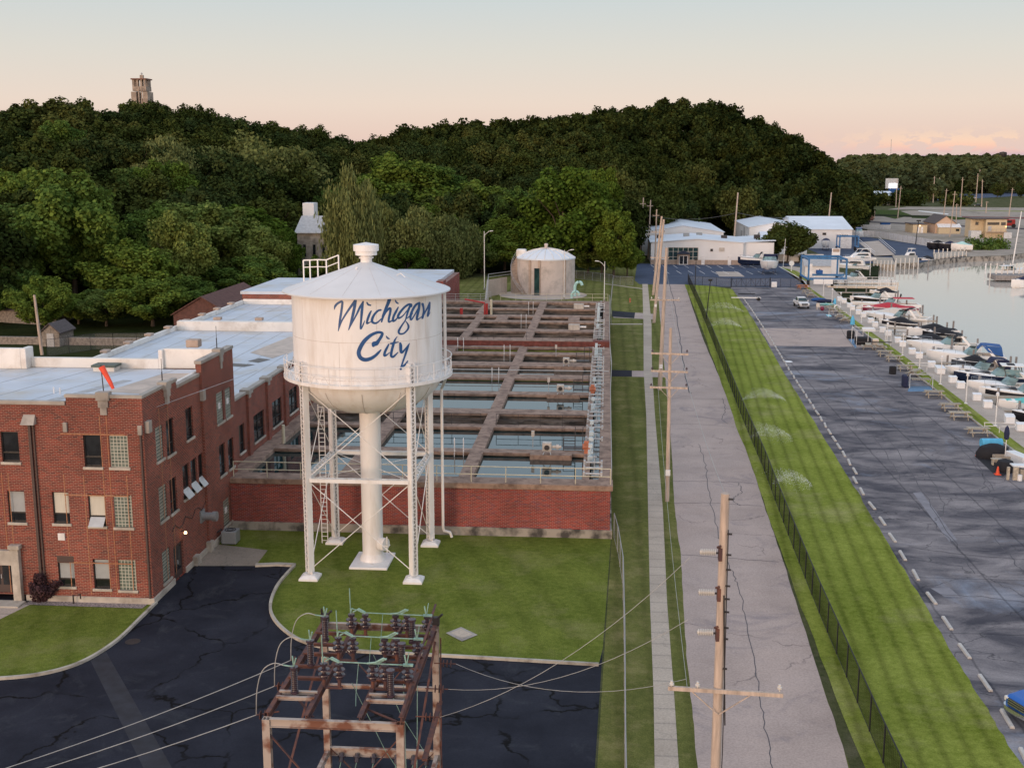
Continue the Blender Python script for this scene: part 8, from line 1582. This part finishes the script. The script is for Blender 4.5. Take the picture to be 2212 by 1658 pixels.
def crown_points(rng, R_, Hh, nb, per, leaf, base, droop=0., rb0=.15, rb1=.29, ex=.42):
    """boughs spread over an irregular crown, each a fuzzy tuft of leaves reaching outward and up"""
    C_, N_, S_ = [], [], []; ph = rng.uniform(0, 6.28, 3)
    for i in range(nb):
        while True:
            p = rng.uniform(-1, 1, 3); q = np.linalg.norm(p)
            if .3 < q < 1 and p[2] > -.8: break
        p = p/q*q**.5; az = math.atan2(p[1], p[0]); lob = 1+.20*math.sin(2*az+ph[0])+.14*math.sin(5*az+ph[1]); taper = 1-.28*max(0, p[2])
        c = np.array([p[0]*R_*.80*lob*taper, p[1]*R_*.80*lob*taper, base+Hh*(.5+.42*p[2]*(1+.12*math.sin(3*az+ph[2])))]); rb = R_*rng.uniform(rb0, rb1)
        ax = np.array([p[0], p[1], .35+.55*rng.random()]); ax /= np.linalg.norm(ax)
        g_ = rng.normal(size=(per, 3)); g_ = g_/np.linalg.norm(g_, axis=1)[:, None]*(rng.random(per)**ex)[:, None]*1.1
        al = g_@ax; pts = c+(g_+np.outer(al, ax)*.75)*rb
        if droop: k = rng.random(per) < .75; pts[k, 2] -= rng.random(k.sum())**1.2*droop*rb*2.4; pts[k, :2] += (pts[k, :2]-c[:2])*.10
        C_.append(pts); N_.append(g_*.8+rng.normal(size=(per, 3))*.6+np.array([0, 0, .5])); S_.append(leaf*rng.uniform(.55, 1.35, per))
    return np.concatenate(C_), np.concatenate(N_), np.concatenate(S_)
def tree_proto(seed, R_, H_, nb, per, leaf, mt, kind='broad', **kw):
    rng = np.random.default_rng(seed); root = thing('broadleaf_tree', '', 'tree', (0, 0, 0)); tr_ = MB(); hb = H_*.30
    base = H_*.16 if kind != 'willow' else H_*.08
    tr_.tube([(0, 0, -.6), (.1*R_*.2, 0, hb*.6), (.05, .1, hb), (0, 0, H_*.62)], H_*.022, 8, H_*.008)
    for k in range(7):
        a = 2.4*k+rng.uniform(-.3, .3); r = R_*rng.uniform(.45, .75); z = H_*rng.uniform(.45, .82); z0 = H_*rng.uniform(.20, .42); tr_.tube([(0, 0, z0), (math.cos(a)*r*.4, math.sin(a)*r*.4, z0+(z-z0)*.6), (math.cos(a)*r, math.sin(a)*r, z)], H_*.009, 5, H_*.003)
    tr_.build('trunk', 'bark', root)
    c, n, s = crown_points(rng, R_, H_-base, nb, per, leaf, base, droop=1.0 if kind == 'willow' else 0, **kw)
    up = np.array([0, 0, 1.]) if kind == 'willow' else None
    me = quads('crown', c, n if kind != 'willow' else np.concatenate([n[:, :2], n[:, 2:]*.25], 1), s*(.6 if kind == 'willow' else 1), 2.4 if kind == 'willow' else 1.15, mt, up, rng)
    o = bpy.data.objects.new('crown', me); COL.objects.link(o); o.parent = root; return root
near = [tree_proto(s, 6.2, 16, 52, 600, .19, 'leaf_near') for s in (1, 2, 3, 4)]
will = [tree_proto(s, 7.0, 16, 66, 420, .22, 'leaf_willow', 'willow') for s in (11, 12)]
brt = [tree_proto(s, 5.2, 15, 60, 380, .19, 'leaf_bright') for s in (21,)]
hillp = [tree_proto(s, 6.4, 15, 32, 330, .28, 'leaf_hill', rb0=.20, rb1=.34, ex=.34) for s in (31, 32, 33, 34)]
usedp = {}
def put(proto, x, y, z, h, w_, label, group=None, rot=None, nm=None):
    k = id(proto); o = place(proto, usedp.get(k, False), (x, y, z), rot if rot is not None else random.uniform(0, 6.28), label); usedp[k] = True
    bh = {id(p): 16 for p in near+will}; bh.update({id(p): 15 for p in brt+hillp}); bw = {id(p): 12.4 for p in near}; bw.update({id(p): 14 for p in will}); bw.update({id(p): 10.4 for p in brt}); bw.update({id(p): 12.8 for p in hillp})
    o.scale = (w_/bw[k], w_/bw[k], h/bh[k])
    if nm: o.name = nm
    if group: o['group'] = group
    return o
random.seed(42)
# trees of the foreground wood, read off the picture: centre u, foot v, top v, width, kind
FT = [(45, 668, 440, 190, 'n', 'leafy tree at the left edge above the pale parapet'), (165, 672, 385, 205, 'n', 'tall bright-topped leafy tree left of centre in the garden wood'), (295, 640, 520, 150, 'b', 'low bright green tree in front of the garden wood'), (250, 668, 600, 120, 'n', 'low tree under the tall bright-topped one'),
      (418, 640, 440, 190, 'n', 'broad leafy tree left of the brown barn'), (520, 625, 450, 190, 'n', 'rounded dark tree directly behind the brown barn'), (350, 585, 300, 165, 'w', 'pale willow-like tree standing over the garden wood'), (555, 565, 305, 250, 'w', 'largest willow, broad and drooping, left of the stone building'),
      (420, 560, 420, 130, 'n', 'dark tree between the two left willows'), (45, 560, 350, 150, 'n', 'reddish brown-green tree at the far left'), (575, 640, 500, 110, 'n', 'dark tree just left of the stone building'), (560, 655, 560, 130, 'n', 'low dark tree behind the roof left of the tank'), (770, 640, 372, 110, 'w', 'willow right of the stone building behind the tank top'),
      (795, 600, 420, 130, 'w', 'drooping dark willow behind the tower roof vent'), (850, 560, 345, 190, 'n', 'tall pale-topped tree with pinkish twigs behind the tower'), (935, 555, 370, 150, 'n', 'bright mid green tree rising right of the tower top'), (900, 600, 455, 150, 'w', 'dark willow just right of the tower top'), (985, 600, 470, 120, 'w', 'dark willow left of the street lamp'),
      (1030, 560, 400, 150, 'n', 'leafy tree behind the street lamp left of the round tank'), (1090, 585, 470, 110, 'n', 'dark tree right behind the left street lamp'), (1215, 595, 378, 185, 'n', 'large pale rounded tree right behind the round tank'), (1130, 590, 500, 120, 'n', 'dark tree behind the dome of the round tank'), (1300, 590, 470, 90, 'n', 'dark tree right of the round tank'),
      (1325, 600, 455, 85, 'b', 'upright bright green tree beside the leaning poles'), (1300, 560, 365, 75, 'b', 'slender tree between the big pale tree and the hill'), (1355, 597, 525, 60, 'n', 'low dark tree at the yard corner by the poles'), (1270, 590, 530, 90, 'n', 'low shrubby tree right of the two-armed lamp'), (1040, 590, 530, 90, 'n', 'low tree at the lawn edge left of the lamp'),
      (880, 610, 540, 90, 'n', 'low tree hidden behind the tower cone'), (1180, 592, 520, 90, 'n', 'low dark tree left of the round tank dome'),
      (100, 720, 600, 110, 'n', 'dark low tree behind the leaning grey pole'), (330, 705, 610, 150, 'n', 'dark shrubby tree over the garden slope'), (470, 660, 580, 130, 'n', 'dark shrubby tree beside the barn'), (20, 700, 560, 110, 'n', 'dark tree at the far left edge near the parapet'),
      (618, 632, 500, 75, 'n', 'leafy tree overlapping the left side of the stone building'), (690, 640, 556, 70, 'n', 'low bushy tree in front of the stone building'), (50, 690, 590, 100, 'n', 'dark bushy tree behind the left end of the stone garden wall'), (170, 700, 640, 90, 'n', 'low bushy tree right behind the garden hut'),
      (230, 705, 630, 110, 'n', 'low dark shrubby tree between the garden hut and the bright-topped tree'), (400, 690, 600, 120, 'n', 'low dark tree at the left end of the brown barn'), (150, 665, 590, 110, 'b', 'low green tree behind the leaning grey pole'), (60, 655, 560, 120, 'n', 'dark low tree left of the leaning grey pole'), (480, 640, 560, 110, 'n', 'dark low tree over the brown barn roof')]
for (u, v0, vt, w_, kd, lb) in FT:
    b = at(u, v0); D = b[1]; zT = zt(u, vt, D); wm = w_*D/2480*1.12; pr = {'n': near, 'w': will, 'b': brt}[kd]; pr = pr[random.randrange(len(pr))]
    zh = hill_h(b[0], b[1]); h = zT-zh
    put(pr, b[0], b[1], zh, max(5, h*1.03), wm, lb, nm='willow_tree' if kd == 'w' else None)
# the hill wood: individuals where they show largest, the rest as one mass
cand = []; rng = np.random.default_rng(5); a = -.62; dr = 11.2
for r in np.arange(195, 640, dr):
    na = int(1.05*r/11.4)
    for k in range(na):
        th = -.60+1.0*(k+rng.uniform(-.35, .35)+(.5 if int(r/dr) % 2 else 0))/na*1.0; rj = r+rng.uniform(-3, 3); x, y = rj*math.sin(th), rj*math.cos(th); u = u_of(x, y)
        if u < -420 or u > 1848: continue
        rf = np.interp(u, RFU, RFV); rr = np.interp(u, RRU, RRV)
        if rj < rf+2 or rj > rr+26: continue
        if -72 < x < -50 and y < 270: continue
        if abs(x-ot.location.x) < 6 and abs(y-ty-2) < 9: continue
        z = hill_h(x, y); hh = rng.uniform(10.5, 16)*(1.12 if rj < rf+40 else 1) if rj < rr-60 else rng.uniform(12, 14.6); cand.append((rj, x, y, z, hh, rng.uniform(10.5, 15.5)))
cand.sort(key=lambda c: c[0]); ind, rest = cand[:258], cand[258:]
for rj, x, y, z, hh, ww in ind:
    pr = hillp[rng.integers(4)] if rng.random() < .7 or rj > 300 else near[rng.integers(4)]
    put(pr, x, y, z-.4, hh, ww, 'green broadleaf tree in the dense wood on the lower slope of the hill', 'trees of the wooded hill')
for u, v, hh in ((283, 217, 13), (300, 222, 12), (318, 219, 13), (336, 221, 13)):
    x, y, z = atY(u, v, 329); put(hillp[2], x, y, z-hh, hh, 12, 'dark tree crown standing right in front of the stone lookout tower', 'trees of the wooded hill')
def wood_mass(name, items, per_b, nb, leaf, mt, label, cat):
    rng = np.random.default_rng(9); C_, N_, S_ = [], [], []; pts = [crown_points(np.random.default_rng(60+k), 6.4, 12.5, nb, per_b, leaf, 2.5, rb0=.22, rb1=.36, ex=.33) for k in range(5)]
    for (x, y, z, hh, ww) in items:
        c, n, s = pts[rng.integers(5)]; t = rng.uniform(0, 6.28); ca, sa = math.cos(t), math.sin(t); k = ww/12.8
        C_.append(np.stack([(c[:, 0]*ca-c[:, 1]*sa)*k+x, (c[:, 0]*sa+c[:, 1]*ca)*k+y, c[:, 2]*hh/15+z], 1)); N_.append(n); S_.append(s*k)
    me = quads(name, np.concatenate(C_), np.concatenate(N_), np.concatenate(S_), 1.15, mt, None, rng); o = bpy.data.objects.new(name, me); COL.objects.link(o); return tag(o, label, cat, kind='stuff')
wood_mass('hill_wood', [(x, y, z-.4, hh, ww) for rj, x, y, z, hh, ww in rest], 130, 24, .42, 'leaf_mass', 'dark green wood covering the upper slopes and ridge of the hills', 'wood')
# far plain wood beyond the rail yard, on gently rising ground
g = MB(); XS = np.linspace(-400, 2600, 40); YS = np.linspace(720, 4200, 40); fz = lambda x, y: float(max(0, min(1, (y-1000)/1300))**1.1*17)
for x in XS:
    for y in YS: g.v.append((x, y, fz(x, y)-.1))
n_ = len(YS)
for i in range(len(XS)-1):
    for j in range(n_-1): k = i*n_+j; g.f.append((k, k+n_, k+n_+1, k+1))
struct('far_hill', g, 'far_ground', loc=(0, 0, 0)); items = []; items2 = []; rng = np.random.default_rng(8); y = 735.
while y < 2500:
    st = 11+y*.006; x0_ = .22*y-40; x1_ = .62*y+60; x = x0_
    while x < x1_:
        xx, yy = x+rng.uniform(-4, 4), y+rng.uniform(-5, 5); x += st*rng.uniform(.75, 1.35)
        if yy < 830 and rng.random() < .45: continue
        if yy < 790 and .225 < xx/yy < .262: continue
        if yy < 965 and xx/yy > .262+.02*math.sin(yy*.05): continue
        s_ = 1+max(0, (y-1200))*.0004; it = (xx, yy, fz(xx, yy)-.5, rng.uniform(10, 17)*(1+.1*s_), rng.uniform(12, 20)*s_); (items if yy < 1150 else items2).append(it)
    y += 13+max(0, (y-900))*.020
wood_mass('far_wood', items, 42, 18, 1.15, 'leaf_far', 'far green wood on the plain beyond the rail yard and highway', 'wood')
wood_mass('horizon_wood', items2, 22, 12, 2.0, 'leaf_far', 'hazy dark wood along the horizon at the far right', 'wood')
for (u, v0, vt, w_, lb) in ((B2(930, 740)[0], B2(0, 745)[1], B2(0, 572)[1], 62, 'wide dark tree beside the low white metal building'), (B2(700, 740)[0], B2(0, 745)[1], B2(0, 610)[1], 24, 'small dark tree in front of the low white metal building'), (B2(1490, 640)[0], B2(0, 645)[1], B2(0, 470)[1], 32, 'tall dark tree by the highway'), (B2(1920, 660)[0], B2(0, 665)[1], B2(0, 500)[1], 28, 'round green tree on the highway grass at the right'), (B2(2180, 640)[0], B2(0, 660)[1], B2(0, 510)[1], 30, 'dark tree at the far right edge by the highway')):
    b = at(u, v0); D = b[1]; put(hillp[random.randrange(4)], b[0], D, 0, zt(u, vt, D)*1.05, w_*D/2450, lb)
# the round-crowned tree in the marina yard
b = at(*B1(1600, 690)); mt_ = tree_proto(77, 6.2, 12, 44, 420, .24, 'leaf_hill'); mt_['label'] = 'round-crowned dark green tree standing alone in the marina yard'; mt_.location = b; mt_.scale = (1.08, 1.0, .80); mt_.name = 'round_crowned_tree'
MB().tube([(b[0], b[1], 0), (b[0]+.2, b[1], 2.2), (b[0]-1.2, b[1], 4.8)], .34, 8, .18).tube([(b[0]+.2, b[1], 2.0), (b[0]+1.6, b[1], 4.8)], .24, 8, .12).build('fork', 'bark', mt_) if False else None
def bush(label, x, y, z, r, h, mt, n=2600, seed=1, leaf=.07, nm='bush'):
    rng = np.random.default_rng(seed); c, n_, s = crown_points(rng, r*.9, h, 16, n//16, leaf, 0, rb0=.34, rb1=.52, ex=.33); me = quads('foliage', c, n_, s, 1.3, mt, None, rng); root = thing(nm, label, 'bush', (x, y, z)); o = bpy.data.objects.new('foliage', me); COL.objects.link(o); o.parent = root
    MB().tube([(x, y, z), (x, y, z+h*.6)], .05, 5).tube([(x, y, z), (x+r*.4, y, z+h*.6)], .03, 5).build('stem', 'bark', root); return root
bush('dark purple-leaved rounded bush beside the entrance path against the brick wall', *at(98, 1296)[:2], 0, .82, 1.9, 'bush_purple', 7000, 3, .055)
for k, (dx, r) in enumerate(((-5.5, 1.3), (4.2, 1.2), (7.0, 1.1), (9.3, .9))): bush(('low dark bush left of the round-crowned tree', 'low dark bush right of the round-crowned tree', 'dark bush between the tree and the kerb lamp', 'rightmost small bush by the white fence')[k], b[0]+dx, b[1]+2, 0, r, 1.4, 'leaf_hill', 900, 5+k, .15)
for k, q in enumerate((B2(540, 745), B2(930, 745), B2(1500, 745))): p = at(*q); bush(('clipped dark hedge before the white metal building', 'clipped dark hedge under the wide dark tree', 'dark hedge beside the highway cars')[k], p[0], p[1], 0, 9, 4.5, 'leaf_hill', 1600, 15+k, .6, 'hedge')
for k, q in enumerate((D5(380, 670), D5(700, 660))): p = at(*q, -1); bush(('green shrub overhanging the water on the far bank', 'second shrub on the far bank beside the rocks')[k], p[0], p[1]+1, -1.2, 4.0 if k == 0 else 3.0, 3.6, 'leaf_near', 2200, 25+k, .22)
struct('planting_bed', MB().sheet([(b[0]-7, b[1]-3), (b[0]+9.5, b[1]-3), (b[0]+10, b[1]+4), (b[0]-7, b[1]+4)], .025), 'mulch')
# radio mast on the skyline and a dark water tank at the right edge of the horizon
X_ = atY(*B2(778, 200), 2600); Xt = atY(*B2(780, 30), 2600); tag(MB().tube([(X_[0], 2600, 0), (Xt[0], 2600, Xt[2])], .55, 5).build('radio_mast', 'seam_grey'), 'thin radio mast against the pink clouds on the horizon', 'mast')
X_ = atY(*B2(1984, 210), 2000); tag(MB().lathe([(0, -30), (1.2, -30), (1.2, 0), (5, 1), (6, 5), (5.5, 8), (0, 9)], (X_[0], 2000, X_[2]-2), 16).build('far_tank', 'bolt_dark'), 'small dark round tank above the trees on the far horizon', 'tank')
